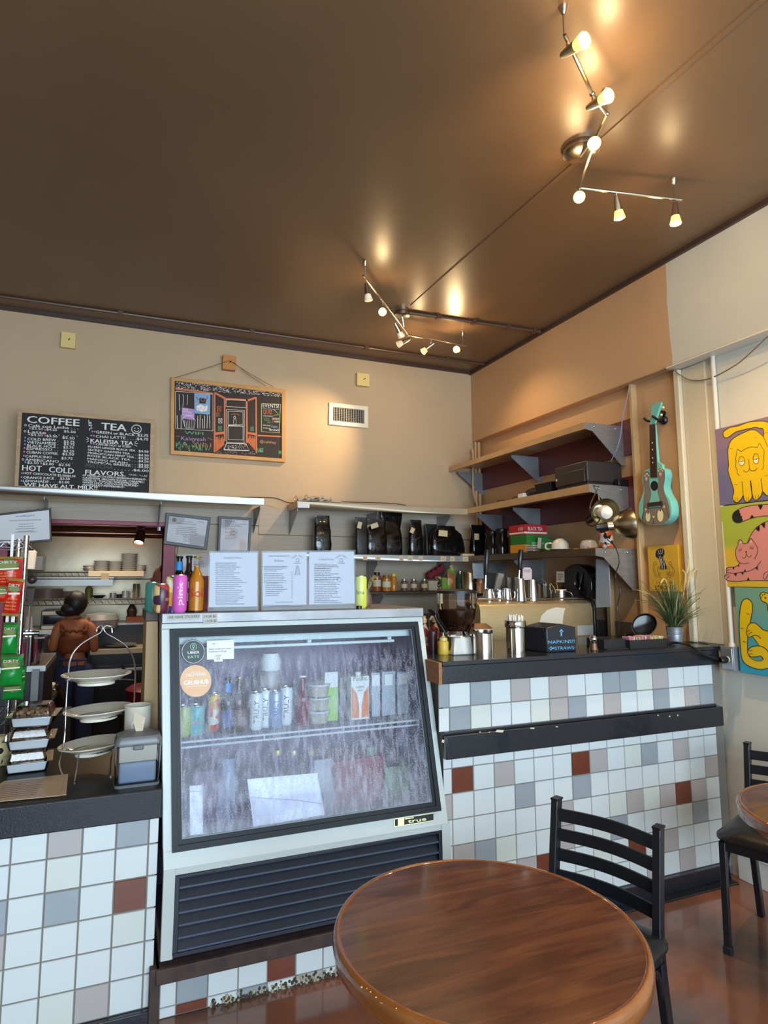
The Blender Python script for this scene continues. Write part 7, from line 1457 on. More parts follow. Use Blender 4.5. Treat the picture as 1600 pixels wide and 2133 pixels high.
b = MB(); c_ = onX(*q(585, 405), 3.08); b.lathe([(0, 0), (.026, 0), (.028, .012), (.020, .022), (0, .024)], (3.10, c_.y, c_.z), 24, axis=(-1, 0, 0)); b.lathe([(0, 0), (.018, 0), (.018, .02), (0, .02)], (3.10, c_.y+.004, c_.z+.045), 16, axis=(-1, 0, 0)); b.build('hook_base', m_black, t)
b = MB()
for pts in (((585, 405), (520, 400), (470, 365), (430, 345)), ((560, 420), (400, 425), (345, 410), (305, 375))):
    w3 = [onX(*q(pts[0][0], pts[0][1]), 3.085), onX(*q(pts[1][0], pts[1][1]), 3.03 if pts[0][0] == 585 else 3.035), onX(*q(pts[2][0], pts[2][1]), 2.99), onX(*q(pts[3][0], pts[3][1]), 2.97)]; b.tube(catmull(w3, 5), .0075, 8)
b.build('prong', mat('black_foam', (30, 28, 28), .7), t)
# ------------------------------------------------------------------ ceiling spotlight fixtures
m_nick = mat('brushed_nickel', (196, 186, 168), .22, 1); m_bulb_on = mat('lit_bulb', (255, 236, 180), .4, emit=(255, 226, 150), es=9); m_bulb_d = mat('dim_bulb_glass', (226, 214, 186), .25, emit=(255, 230, 170), es=.5)
m_ring = mat('warm_glass_rim', (226, 190, 90), .3, emit=(255, 200, 90), es=2.2)
def head(t, p0, tgt, on, pw=0, L_=.085, r=.026, ang=55):
    """gimbal spot: arm from the bar, nickel cone, bulb face"""
    p0 = Vector(p0); ax = (Vector(tgt)-p0).normalized(); piv = p0+Vector((0, 0, -.045))
    b = MB(); b.tube([p0, piv], .0035, 6); b.tube([p0+Vector((0, 0, -.02)), piv+ax*.01], .005, 6)
    c = piv+ax*.0
    b.lathe([(0, -.03), (.010, -.028), (.014, -.005), (.017, .02), (.020, .045)], c, 18, axis=ax); h = b.build('lamp_head', m_nick, t)
    b = MB(); b.lathe([(.018, .043), (r, .078), (r, .082), (r*.86, .083)], c, 20, axis=ax); b.build('bulb_cone', mat('frosted_cone', (226, 218, 196), .3, emit=(255, 226, 170), es=(1.6 if on else .15)) if not on else m_ring, h)
    b = MB(); b.lathe([(r*.88, .082), (r*.5, .086), (0, .087)], c, 20, axis=ax); b.build('bulb_face', m_bulb_on if on else m_bulb_d, h)
    if on and pw: spotl('spot_lamp', c+ax*.095, c+ax*2, pw, WARM, ang, .9, .025)
    if on: pointl('bulb_glow', c+ax*.10, 3.0, WARM, .022)
HB = 3.385
# fixture near the back: canopy, two hinged bars, six heads
t = thing('track_light', 'hinged nickel track light near the back wall, the farther one', 'ceiling light', (1.85, 3.96, 3.3), 'nickel track lights')
b = MB(); b.lathe([(0, 0), (.058, 0), (.060, -.012), (.060, -.030), (.052, -.036), (0, -.038)], (1.851, 3.956, CEIL-.0), 32); b.build('canopy', m_nick, t)
b = MB(); b.tube([(1.851, 3.956, CEIL-.03), (1.87, 3.97, HB)], .007, 8); b.build('stem', m_nick, t)
A1 = onZ(757, 574, HB); B1 = onZ(850, 698, HB); C1 = onZ(972, 721, HB)
b = MB(); b.tube([A1, B1], .0065, 8); b.tube([B1, C1], .0065, 8); b.ball(B1, .012); b.build('bar', m_nick, t)
for e in (A1.lerp(B1, .03), C1.lerp(B1, .07)):
    b = MB(); b.tube([e, (e.x, e.y, CEIL)], .004, 6); b.lathe([(0, 0), (.014, 0), (.010, -.02), (.005, -.03)], (e.x, e.y, CEIL), 12); b.build('standoff', m_nick, t)
def on_bar(a, c, f): return a.lerp(c, f)+Vector((0, 0, -.005))
head(t, on_bar(A1, B1, .06), on_bar(A1, B1, .06)+Vector((.08, .0, -.5)), False)
head(t, on_bar(A1, B1, .38), on_bar(A1, B1, .38)+Vector((-.25, -.55, -.5)), True, 0)
head(t, on_bar(A1, B1, .70), on_bar(A1, B1, .70)+Vector((.35, .1, -.5)), False)
head(t, on_bar(A1, B1, .97), on_bar(A1, B1, .97)+Vector((-.5, .1, -.3)), False)
head(t, on_bar(B1, C1, .38), (1.25, 4.94, 2.6), True, 60, ang=62)
head(t, on_bar(B1, C1, .88), on_bar(B1, C1, .88)+Vector((-.55, -.45, -.12)), True, 6)
spotl('corner_fill', (2.42, 4.05, 3.30), (3.1, 3.9, 2.0), 14, WARM, 110, .9)  # added fill without a head of its own, brightens the back corner
# big fixture overhead
t = thing('track_light', 'bent nickel track light overhead with a glaring bulb, the nearer one', 'ceiling light', (1.86, 2.03, 3.3), 'nickel track lights')
b = MB(); b.lathe([(0, 0), (.075, 0), (.078, -.010), (.078, -.028), (.06, -.038), (0, -.042)], (1.86, 2.06, CEIL), 36); b.build('canopy', m_nick, t)
P_ = [onZ(1176, 72, HB), onZ(1196, 96, HB), onZ(1234, 196, HB), onZ(1264, 238, HB), onZ(1240, 288, HB), onZ(1206, 392, HB), onZ(1420, 417, HB)]
b = MB()
for a, c in ((0, 2), (2, 3), (3, 4), (4, 5), (5, 6)): b.tube([P_[a], P_[c]], .0068, 8)
for k in (2, 3, 5): b.ball(P_[k], .011)
b.tube([(1.86, 2.06, CEIL-.04), P_[4]], .007, 8)
b.build('bar', m_nick, t)
for e in (P_[0], P_[3], P_[6].lerp(P_[5], .07)):
    b = MB(); b.tube([e, (e.x, e.y, CEIL)], .0045, 6); b.lathe([(0, 0), (.016, 0), (.011, -.02), (.005, -.03)], (e.x, e.y, CEIL), 12); b.build('standoff', m_nick, t)
CAM = Vector((0, 0, CAMH))
def toward(p, dx=0, dy=0, dz=0): return Vector((0, 0, CAMH))+Vector((dx, dy, dz))
head(t, P_[0].lerp(P_[2], .08), (1.5, -1.3, 2.55), True, 6)
head(t, P_[2], (1.7, -1.5, 2.5), True, 6)
head(t, P_[4], (.3, .5, 2.6), True, 12, ang=90)
hp_ = P_[5]; head(t, hp_, (0, 0, 1.6), True, 34, ang=110)
head(t, P_[5].lerp(P_[6], .36), P_[5].lerp(P_[6], .36)+Vector((.12, .05, -.5)), True, 5, ang=80)
head(t, P_[5].lerp(P_[6], .93), P_[5].lerp(P_[6], .93)+Vector((-.02, 0, -.5)), True, 80, ang=120)
# warm bulbs throw light up on the ceiling from the upturned heads
spotl('uplight', (1.42, 1.55, 3.25), (1.9, 2.6, 3.49), 6, WARM, 120, .9)
spotl('uplight', (2.35, 4.05, 3.27), (2.05, 3.6, 3.49), 5, WARM, 90, .8)
# ------------------------------------------------------------------ wire rack with hanging snack bags behind the low counter
t = thing('wire_rack', 'chrome wire shelving rack at the far left with snack bags clipped to it', 'rack', (-.6, 3.5, 0))
RX1 = onY(50, 1200, 3.34).x; RX2 = onY(35, 1200, 3.64).x
b = MB()
for x, y in ((RX1, 3.34), (RX2, 3.64), (RX1-.75, 3.34), (RX1-.75, 3.64)): b.tube([(x, y, 0), (x, y, 1.76)], .0125, 12)
for x, y in ((RX1, 3.34), (RX2, 3.64)):
    for k in range(30): b.lathe([(.0128, 0), (.0135, .001), (.0128, .002)], (x, y, .25+k*.05), 12)
b.build('chrome_post', m_chrome, t)
for z in (1.735, .93, .35):
    b = MB()
    for y in (3.34, 3.64):
        for dz in (0, -.03): b.tube([(RX1-.75, y, z+dz), (RX1, y, z+dz)], .003, 6)
        for k in range(14): b.tube([(RX1-.75+k*.0535, y, z-.03), (RX1-.75+k*.0535+.027, y, z), (RX1-.75+(k+1)*.0535, y, z-.03)], .002, 4)
    for x in (RX1-.75, RX1):
        for dz in (0, -.03): b.tube([(x, 3.34, z+dz), (x-.05 if x > -1 else x, 3.64, z+dz)], .003, 6)
    for k in range(28): b.tube([(RX1-.74+k*.027, 3.34, z), (RX1-.74+k*.027, 3.64, z)], .0016, 4, caps=False)
    b.build('wire_shelf', m_chrome, t)
def strip_(px_, y0, y1, lab_):
    a = onY(px_, y0, 3.29); e = onY(px_, y1, 3.29); b = MB(); b.box(a.x-.006, a.x+.006, 3.289, 3.292, e.z, a.z); tag(b.build('hanging_clip_strip', m_wht, smooth=0), lab_, 'clip strip', 'clip strips on the wire rack')
strip_(27, 1113, 1300, 'white clip strip holding the red snack bags'); strip_(27, 1284, 1440, 'white clip strip holding the green snack bags')
def chips(x0, x1, y0, y1, Y, col, name_, lab_, lines, seed, tilt=0):
    a = onY(x0, y1, Y); e = onY(x1, y0, Y); W_, H = e.x-a.x, e.z-a.z; c = (a.x+e.x)/2; t = thing('snack_bag', lab_, 'snack bag', (c, Y, a.z), 'snack bags clipped to the wire rack'); T_ = rot('Y', tilt, (c, Y, e.z))
    b = MB(); b.T = T_; n, m_ = 10, 14; front, back = [], []
    for j in range(m_+1):
        v = j/m_
        for i in range(n+1):
            u = i/n; puff = (math.sin(PI*u)**.6)*(math.sin(PI*min(max((v-.05)/.9, 0), 1))**.5)*.026; puff += mnoise.noise(Vector((u*4+seed, v*5, seed)))*.006*min(1, puff*80)
            wv = 1-.05*math.sin(PI*v)
            x = c+(u-.5)*W_*wv; z = a.z+v*H; front.append(b.V((x, Y-puff-.001, z))); back.append(b.V((x, Y+puff*.8+.001, z)))
    for j in range(m_):
        for i in range(n): k = j*(n+1)+i; b.F((front[k], front[k+1], front[k+n+2], front[k+n+1]), 1 if j in (0, m_-1) else 0); b.F((back[k], back[k+n+1], back[k+n+2], back[k+1]), 0)
    b.build('foil_pouch', [mat(name_, col, .28, coat=.3), mat('olive_seal_'+name_, (150, 130, 50) if 'red' in name_ else (60, 90, 40), .4)], t, smooth=60)
    b = MB(); b.T = T_; yy = Y-.032
    b.poly([(c+W_*.42*math.cos(2*PI*k/20), yy+.002, e.z-H*.27+W_*.24*math.sin(2*PI*k/20)) for k in range(20)], 0); b.poly([(c+W_*.34*math.cos(2*PI*k/20), yy+.001, e.z-H*.28+W_*.17*math.sin(2*PI*k/20)) for k in range(20)], 1)
    b.poly([(c-W_*.4, yy, e.z-H*.44), (c+W_*.4, yy, e.z-H*.41), (c+W_*.4, yy, e.z-H*.36), (c-W_*.4, yy, e.z-H*.39)], 2)
    b.text('DIRTY', (c-W_*.33, yy-.001, e.z-H*.225), X_, Z_, W_*.66, H*.085, 2)
    for k, s in enumerate(lines): b.text(s, (c-W_*.32, yy, e.z-H*(.56+k*.09)), X_, Z_, W_*.62, H*.05, 3)
    b.build('printed_panel', [mat('olive_oval', (74, 84, 30), .5), mat('chip_picture', (196, 130, 50) if 'green' in name_ else (110, 120, 40), .5), mat('cream_banner', (230, 220, 180), .5), mat('gold_print', (226, 170, 50), .5)], t, smooth=0)
LN = ('All Natural', 'Crunchy Deli Style', 'Kettle Cooked', 'Perfect Crunch')
chips(-14, 48, 1160, 1224, 3.27, (206, 34, 30), 'red_bag_foil', 'red snack bag at the top of the rack, clipped highest', LN, 1, -.02)
chips(12, 52, 1205, 1284, 3.235, (206, 34, 30), 'red_bag_foil', 'red snack bag hanging lowest of the red ones, slanting to the right', LN, 2, .10)
chips(-22, 22, 1222, 1256, 3.21, (206, 34, 30), 'red_bag_foil', 'red snack bag partly out of the frame at the left edge', LN[:2], 3, 0)
chips(3, 41, 1296, 1366, 3.26, (24, 140, 52), 'green_bag_foil', 'green snack bag at the top of the green ones', (), 4, .03)
chips(-2, 50, 1362, 1432, 3.22, (24, 140, 52), 'green_bag_foil', 'largest green snack bag in the middle of the green ones', (), 5, 0)
chips(4, 52, 1418, 1460, 3.27, (24, 140, 52), 'green_bag_foil', 'green snack bag hanging lowest on the rack', (), 6, .02)
chips(44, 56, 1386, 1440, 3.33, (24, 140, 52), 'green_bag_foil', 'thin glimpse of a green snack bag behind the largest green one', (), 7, 0)
b = MB(); c = onY(3, 1530, 3.05); b.lathe([(0, 0), (.04, 0), (.048, .05), (.045, .09), (.03, .115), (0, .12)], (c.x-.01, 3.05, .801)); b.ball((c.x+.005, 3.005, .865), .012, mi=1, n=10); tag(b.build('cream_jug', [mat('cream_glaze', (206, 190, 140), .4), m_blk]), 'cream glazed jug with a dark round mark at the left edge behind the pastry boxes', 'jug')
# ------------------------------------------------------------------ side station with taps, tub and soap
SX0, SX1 = onY(30, 1400, 3.9).x, onY(96, 1392, 3.9).x; SZ = onY(80, 1386, 3.9).z
t = thing('side_station', 'narrow black cabinet with a steel top edge behind the low counter', 'cabinet', ((SX0+SX1)/2, 4.2, 0))
b = MB(); b.box(SX0-.3, SX1-.01, 3.92, 4.5, 0, SZ-.03); b.build('cabinet_body', mat('blue_black_panel', (30, 32, 42), .4), t, bev=.003)
b = MB(); b.box(SX0-.3, SX1, 3.90, 4.52, SZ-.035, SZ); b.build('steel_top', m_steel, t, bev=.003)
b = MB(); x = onY(77, 1450, 3.88).x; b.box(x-.012, x+.012, 3.87, 3.90, .3, SZ-.22); b.box(x-.03, x+.005, 3.86, 3.90, SZ-.22, SZ-.02, mi=1); b.build('wood_strip', [m_raw, mat('pale_grey_strip', (150, 156, 158), .5)], t)
t = thing('beer_tap', 'dark faceted beer tap handle topped with a round knob behind the snack bags', 'tap', (onY(64, 1300, 3.8).x, 3.8, SZ)); x = onY(64, 1250, 3.8).x
b = MB(); zt = onY(64, 1222, 3.8).z; zb = onY(64, 1262, 3.8).z; zk = onY(62, 1207, 3.8).z
b.loft([[(x+w_*math.cos(PI/4+k*PI/2), 3.8+w_*math.sin(PI/4+k*PI/2), z) for k in range(4)] for z, w_ in ((zb, .014), (zt-.01, .026), (zt, .020))]); b.build('handle', mat('dark_bronze_wood', (64, 50, 46), .35), t, smooth=0)
b = MB(); b.ball((x, 3.8, zk), .024, n=16); b.lathe([(.012, 0), (.006, .02), (0, .028)], (x-.004, 3.8, zk+.018)); b.build('knob', mat('dark_bronze_wood', (64, 50, 46)), t)
b = MB(); b.tube([(x, 3.8, zb), (x, 3.8, SZ+.16)], .006, 8); b.tube([(x, 3.8, SZ+.18), (x, 3.9, SZ+.17), (x, 3.92, SZ)], .02, 12); b.tube([(x-.05, 3.8, SZ+.18), (x+.05, 3.8, SZ+.18)], .012, 10); b.build('faucet', m_chrome, t)
t = thing('soap_bottle', 'clear hand soap bottle with pink liquid on the side station', 'bottle', (onY(57, 1380, 3.98).x, 3.98, SZ)); x = onY(57, 1350, 3.98).x
b = MB(); b.lathe([(0, 0), (.045, 0), (.05, .10), (.047, .16), (.02, .20), (.016, .26)], (x, 3.98, SZ), 20, sy=.7); b.build('bottle_body', mat('milky_mauve_plastic', (190, 168, 170), .3), t)
b = MB(); b.lathe([(.0508, .03), (.0508, .12)], (x, 3.98, SZ), 20, sy=.7); b.build('pink_liquid', mat('pink_liquid', (214, 90, 130), .3), t)
b = MB(); wrap_text(b, 'PURELL', x, 3.98+.012, SZ+.145, .0515, .06, .015); b.build('lettering', m_blk, t, smooth=0)
x0, x1 = onY(47, 1330, 3.92).x, onY(97, 1330, 3.92).x; z0 = onY(60, 1372, 3.92).z; z1 = onY(60, 1328, 3.92).z
t = thing('clear_tub', 'clear rectangular tub with pink edged cups inside on the side station', 'tub', ((x0+x1)/2, 4.0, SZ))
b = MB(); b.box(x0+.01, x1-.03, 3.94, 4.10, SZ+.001, z1, tx=-.012, ty=-.01); b.build('tub_body', glass('grey_clear_plastic', (214, 206, 210), .3), t, bev=.006)
b = MB(); b.box(x0, x1-.01, 3.92, 4.12, z1-.008, z1); b.box(x0+.03, x1-.05, 3.96, 4.08, SZ+.003, SZ+.07, mi=1); b.build('rim_and_content', [mat('tub_rim', (150, 140, 146), .3), mat('pinkish_contents', (200, 150, 140), .6, var=.4, vs=40)], t)
# ------------------------------------------------------------------ kitchen furniture seen through the opening
KY = 6.78
t = thing('kitchen_shelf', 'upper steel kitchen shelf with stacked pans, seen through the opening', 'shelf', (-.3, 7.0, 1.6), 'kitchen shelves')
b = MB(); a = onY(52, 1192, KY); e = onY(238, 1196, KY); b.box(a.x-.9, e.x, KY, 7.18, a.z-.06, a.z-.045)
for k in range(2): b.tube([(a.x-.9, KY, a.z-k*.04), (e.x, KY, a.z-k*.04)], .007, 6)
for k in range(30): x = a.x-.9+k*.06; b.tube([(x, KY, a.z-.04), (x+.03, KY, a.z), (x+.06, KY, a.z-.04)], .004, 4) if x+.06 < e.x else None
b.box(-.95, -.03, 6.72, 7.1, a.z-.13, a.z-.07); b.build('wire_tier', mat('grey_steel', (130, 126, 122), .35, 1), t)
b = MB(); a2 = onY(184, 1189, KY-.02); e2 = onY(300, 1191, KY-.02); b.box(a2.x, e2.x, KY-.02, 7.18, a2.z-.055, a2.z); b.build('cream_shelf_edge', mat('cream_shelf_edge', (206, 190, 158), .4), t, bev=.003)
b = MB(); p = Pen(b, planeY(KY-.03)); p.fill([(210, 1194), (227, 1194), (227, 1211), (210, 1211)], 0, 0); b.build('paper_slip', mat('manila_slip', (176, 156, 130), .7), t, smooth=0)
ZA, ZB = onY(100, 1190, KY).z+.008, onY(100, 1248, KY).z
t = thing('kitchen_shelf', 'lower wire kitchen shelf with plates, jars and a squeeze bottle', 'shelf', (-.3, 7.0, 1.3), 'kitchen shelves')
b = MB()
for dz in (0, -.05): b.tube([(-1.6, KY, ZB+dz-.008), (.5, KY, ZB+dz-.008)], .007, 6)
for k in range(34): x = -1.6+k*.062; b.tube([(x, KY, ZB-.058), (x+.031, KY, ZB-.008), (x+.062, KY, ZB-.058)], .004, 4)
for k in range(60): x = -1.6+k*.035; b.tube([(x, KY, ZB-.008), (x, 7.18, ZB-.008)], .003, 4, caps=False)
b.tube([(-.2, KY+.02, ZB+.19), (.42, KY+.02, ZB+.19)], .006, 6); b.build('wire_tier', mat('grey_steel', (130, 126, 122)), t)
def kx(x, Y=6.9): return onY(x, 1200, Y).x
def kz(x, y, Y=6.9): return onY(x, y, Y).z
m_sc = mat('scuffed_steel', (186, 188, 188), .35, .45); GK = 'steel pans on the upper kitchen shelf'
m_gb = mat('grey_plastic_bin', (120, 124, 136), .5)
for x0, x1, yt, l in ((54, 74, 1160, 'grey plastic bin at the left end of the upper kitchen shelf'), (72, 89, 1159, 'grey plastic bin with a pale edge, right of the other bin')):
    b = MB(); b.box(kx(x0), kx(x1)-.005, 6.82, 7.1, ZA, kz(x0, yt)); tag(b.build('plastic_bin', m_gb, bev=.006), l, 'bin', 'grey plastic bins in the kitchen')
b = MB(); b.lathe([(0, 0), (.07, 0), (.08, .16), (.06, .18), (0, .18)], (kx(54, 6.7), 6.7, kz(54, 1185, 6.7))); tag(b.build('white_bucket', m_wht), 'white round tub peeking out beside the grey bins', 'tub')
for x, yt, r, n, l in ((210, 1168, .075, 5, 'stack of steel bowls left of the tall pan stack'), (239, 1169, .07, 5, 'stack of steel bowls touching the tall pan stack'), (268, 1153, .082, 9, 'tallest stack of steel pans on the upper kitchen shelf'), (292, 1177, .06, 3, 'low stack of steel cups at the right end of the upper shelf'), (185, 1178, .06, 2, 'dark steel ladle rack at the middle of the upper kitchen shelf')):
    H = kz(x, yt)-ZA; x_ = kx(x); b = MB()
    for k in range(n): z = ZA+H*k/n; b.lathe([(r*.8, z), (r, z+H/n*.85), (r*1.04, z+H/n*.95), (r*.8, z+H/n)], (x_, 6.92, 0), 20)
    b.lathe([(r*.8, 0), (0, 0)], (x_, 6.92, ZA+H), 20); tag(b.build('steel_pan_stack', m_sc), l, 'pan', GK)
for x, yt, r, n, l in ((100, 1227, .135, 12, 'tall stack of stoneware plates on the lower kitchen shelf'), (146, 1232, .08, 8, 'smaller stack of stoneware plates behind the cook'), (58, 1232, .06, 7, 'stack of plates at the left end of the lower kitchen shelf')):
    H = kz(x, yt)-ZB; x_ = kx(x)
    for k in range(n):
        z = ZB+H*k/n; b = MB(); b.lathe([(0, 0), (r*.6, 0), (r, H/n*.35), (r, H/n*.94), (r*.6, H/n*.5), (0, H/n*.45)], (x_, 6.95, z+.0005), 24); tag(b.build('stoneware_plate', mat('grey_brown_stoneware', (150, 126, 112), .4)), 'plate in the '+l, 'plate', 'plates: '+l)
t = thing('squeeze_bottle', 'green squeeze bottle on the lower kitchen shelf', 'bottle', (kx(187, 6.85), 6.85, ZB)); b = MB(); H = kz(187, 1216, 6.85)-ZB; b.lathe([(0, 0), (.034, 0), (.036, H*.6), (.026, H*.75), (.008, H*.85), (.004, H), (0, H)], (kx(187, 6.85), 6.85, ZB)); b.build('bottle_body', mat('olive_green_sauce', (116, 118, 40), .4), t)
for x, yt, r, m_, l in ((208, 1240, .07, m_black, 'black bowl on the lower kitchen shelf'), (237, 1235, .032, m_sc, 'small steel cup on the lower kitchen shelf'), (251, 1238, .03, m_black, 'small dark cup between the steel cups'), (263, 1231, .034, m_sc, 'taller steel cup on the lower kitchen shelf'), (276, 1233, .026, m_sc, 'thin steel cup beside the glass jar'), (285, 1216, .034, mat('olive_jar_glass', (120, 110, 84), .1), 'tall glass jar with a dark top on the lower kitchen shelf')):
    b = MB(); H = kz(x, yt)-ZB; b.lathe([(0, 0), (r*.9, 0), (r, H), (r*.9, H), (r*.8, .01), (0, .01)] if 'bowl' not in l else [(0, 0), (r*.5, 0), (r, H), (r*.95, H), (0, .01)], (kx(x), 6.9, ZB), 18); tag(b.build('kitchen_vessel', m_), l, 'jar' if 'jar' in l else 'cup', 'vessels on the lower kitchen shelf')
# work table, under-counter fridges, box, monitor
t = thing('prep_counter', 'dark under-counter fridge unit with a pale cutting board top in the kitchen', 'counter', (.1, 6.9, 0)); z0 = kz(250, 1350, 6.55)
x0 = onY(188, 1400, 6.55).x
b = MB(); b.box(x0, 1.2, 6.56, 7.18, .06, z0-.05); b.build('carcass', mat('black_steel_unit', (30, 29, 31), .35), t)
for k, (xa, xb) in enumerate(((190, 254), (257, 318))):
    b = MB(); b.box(onY(xa, 1400, 6.54).x, onY(xb, 1400, 6.54).x, 6.53, 6.56, .12, z0-.16); d = b.build('door', mat('black_door_panel', (26, 25, 27), .3), t, bev=.004)
    b = MB(); xa_ = onY(xa+4, 1400, 6.53).x; b.box(xa_, xa_+.25, 6.50, 6.53, z0-.21, z0-.185); b.build('handle', m_steeld, d, bev=.003)
b = MB(); b.box(x0-.01, 1.2, 6.50, 7.18, z0-.05, z0); b.build('cutting_board', mat('pale_board', (176, 164, 140), .4), t, bev=.003)
b = MB(); b.box(x0+.05, 1.2, 6.85, 7.18, z0, z0+.20); b.box(x0+.04, 1.2, 6.80, 7.18, z0+.20, z0+.22, mi=1); tag(b.build('ledge_unit', [mat('dark_ledge', (46, 40, 38), .4), m_steeld]), 'dark raised ledge at the back of the prep counter', 'ledge')
b = MB(); b.box(onY(263, 1300, 6.84).x, onY(318, 1300, 6.84).x, 6.84, 7.12, z0+.221, kz(280, 1286, 6.84)); tag(b.build('cardboard_box', mat('terracotta_card', (140, 74, 44), .7, var=.15), bev=.003), 'terracotta brown box on the kitchen ledge', 'box')
b = MB(); x = kx(278, 6.95); b.lathe([(0, 0), (.04, 0), (.05, .06), (.02, .12), (0, .13)], (x, 7.0, kz(280, 1286, 6.84)+.001)); tag(b.build('dark_utensil_pot', mat('dark_clutter', (54, 38, 32), .6)), 'dark pot of utensils on the terracotta box', 'pot')
b = MB(); x = onY(265, 1330, 6.6).x; b.lathe([(.10, 0), (.15, .02), (.155, .03), (.1, .015), (0, .012)], (onY(250, 1340, 6.62).x, 6.66, z0+.001), 24); tag(b.build('dark_pan', m_steeld), 'shallow steel pan lying on the cutting board', 'pan')
x0, x1 = onY(85, 1290, 6.6).x, onY(136, 1290, 6.6).x; za, zb_ = onY(85, 1272, 6.6).z, onY(85, 1312, 6.6).z
t = thing('microwave', 'black microwave in a pale surround behind the cook', 'microwave', ((x0+x1)/2, 6.8, zb_))
b = MB(); b.box(x0, x1, 6.6, 7.0, zb_, za); b.build('case', mat('dark_case', (34, 34, 38), .3), t, bev=.005)
b = MB(); b.box(x0+.02, x1-.02, 6.594, 6.6, zb_+.05, za-.05); b.build('door_glass', mat('black_oven_glass', (8, 8, 10), .08), t)
b = MB(); b.box(x0+.01, x1-.01, 6.592, 6.6, zb_+.005, zb_+.035); b.box(x0+.01, x1-.01, 6.592, 6.6, za-.04, za-.01); b.build('trim_bar', mat('pale_bar', (170, 168, 160), .4), t)
b = MB(); b.box(-1.8, onY(188, 1400, 6.5).x-.02, 6.5, 7.18, zb_-.04, zb_); b.box(-1.78, onY(188, 1400, 6.5).x-.05, 6.55, 7.15, .1, zb_-.04, mi=1); tag(b.build('steel_table', [m_sc, mat('black_steel_unit', (30, 29, 31))]), 'steel work table in front of the cook', 'table')
b = MB(); x = onY(150, 1330, 6.6).x; b.lathe([(.10, 0), (.14, .0), (.16, .08), (.14, .13), (0, .15)], (onY(215, 1300, 6.6).x-.02, 6.62, zb_+.001), 20); tag(b.build('wrapped_bowl', m_sc), 'big steel bowl beside the cook', 'bowl')
b = MB(); c = onY(300, 1425, 5.9); b.lathe([(0, 0), (.16, 0), (.20, .30), (.21, .31), (.17, .34), (0, .36)], (c.x+.06, 5.9, .30), 24); b.box(c.x-.1, c.x+.2, 5.75, 6.05, 0, .30, mi=1); tag(b.build('red_tub', [mat('dark_red_plastic', (120, 24, 44), .4), m_black]), 'dark red tub low beside the prep counter', 'tub')
b = MB(); b.tube(catmull([onY(217, 1392, 6.2), onY(214, 1396, 6.2), onY(206, 1394, 6.2)], 3), .01, 6)
b = MB(); rr = random.Random(9); c = onY(102, 1470, 5.2)
b.ball((c.x, 5.2, onY(102, 1460, 5.2).z), .11, n=14, sz=1.3); b.box(c.x-.12, c.x+.14, 5.1, 5.4, 0, onY(102, 1485, 5.2).z, mi=1); tag(b.build('bin_with_bag', [mat('black_bin_bag', (18, 18, 20), .15, bump=1, bs=20), mat('grey_bin', (60, 64, 72), .5)]), 'grey bin with a shiny black bag beside the cook', 'bin')
# steel hood beam, spot and pipes
t = thing('extractor_hood', 'brown reflecting steel hood just inside the kitchen opening', 'hood', (-.2, 5.5, 1.95))
b = MB(); z1 = 2.02
b.tube([(-2.1, 5.45, 1.985), (1.5, 5.45, 1.985)], .05, 16); b.tube([(-2.1, 5.52, 1.925), (1.5, 5.52, 1.925)], .035, 16); b.box(-2.1, 1.5, 5.45, 5.6, 1.98, 2.6); b.build('hood_edge', mat('copper_brown_steel', (120, 84, 66), .25, .9), t)
t = thing('kitchen_spotlight', 'lit dark spotlight hanging in the right corner of the kitchen opening', 'lamp', onY(292, 1105, 5.2))
c = onY(292, 1118, 5.2)
b = MB(); b.tube([(c.x, 5.2, 1.955), (c.x, 5.2, c.z)], .008, 8); b.box(c.x-.03, c.x+.03, 4.96, 5.22, 1.945, 1.955); b.build('mount', m_black, t)
ax = Vector((-.12, -.35, -.6)).normalized()
b = MB(); b.lathe([(0, -.05), (.03, -.045), (.036, 0), (.040, .06), (.036, .06), (.034, .0)], c, 20, axis=ax); b.build('lamp_head', mat('dark_bronze_lamp', (70, 40, 34), .3, .6), t)
b = MB(); b.lathe([(.034, .045), (0, .05)], c, 20, axis=ax); b.build('bulb', m_bulb_on, t)
spotl('kitchen_spot', c+ax*.08, c+ax*2, 10, WARM, 100, .9)
# ------------------------------------------------------------------ people
def skin_mesh(name, V, E, mt, parent, root=0, sub=2):
    me = bpy.data.meshes.new(name); bm = bmesh.new(); lay = bm.verts.layers.skin.verify(); vs = []
    org = WO[parent] if parent is not None else Vector((0, 0, 0))
    for k, (p, r) in enumerate(V):
        v = bm.verts.new(Vector(p)-org); v[lay].radius = r if isinstance(r, tuple) else (r, r); v[lay].use_root = (k == root); vs.append(v)
    for a, c in E: bm.edges.new((vs[a], vs[c]))
    bm.to_mesh(me); bm.free(); me.materials.append(mt)
    o = bpy.data.objects.new(name, me); C.objects.link(o); o.parent = parent; WO[o] = org
    m = o.modifiers.new('skin', 'SKIN'); m.use_smooth_shade = True; m.branch_smoothing = .4
    s = o.modifiers.new('sub', 'SUBSURF'); s.levels = sub; s.render_levels = sub
    return o
def chain(V, E, start, pts):
    """append points after vertex index start; returns last index"""
    i = start
    for p, r in pts: V.append((p, r)); E.append((i, len(V)-1)); i = len(V)-1
    return i
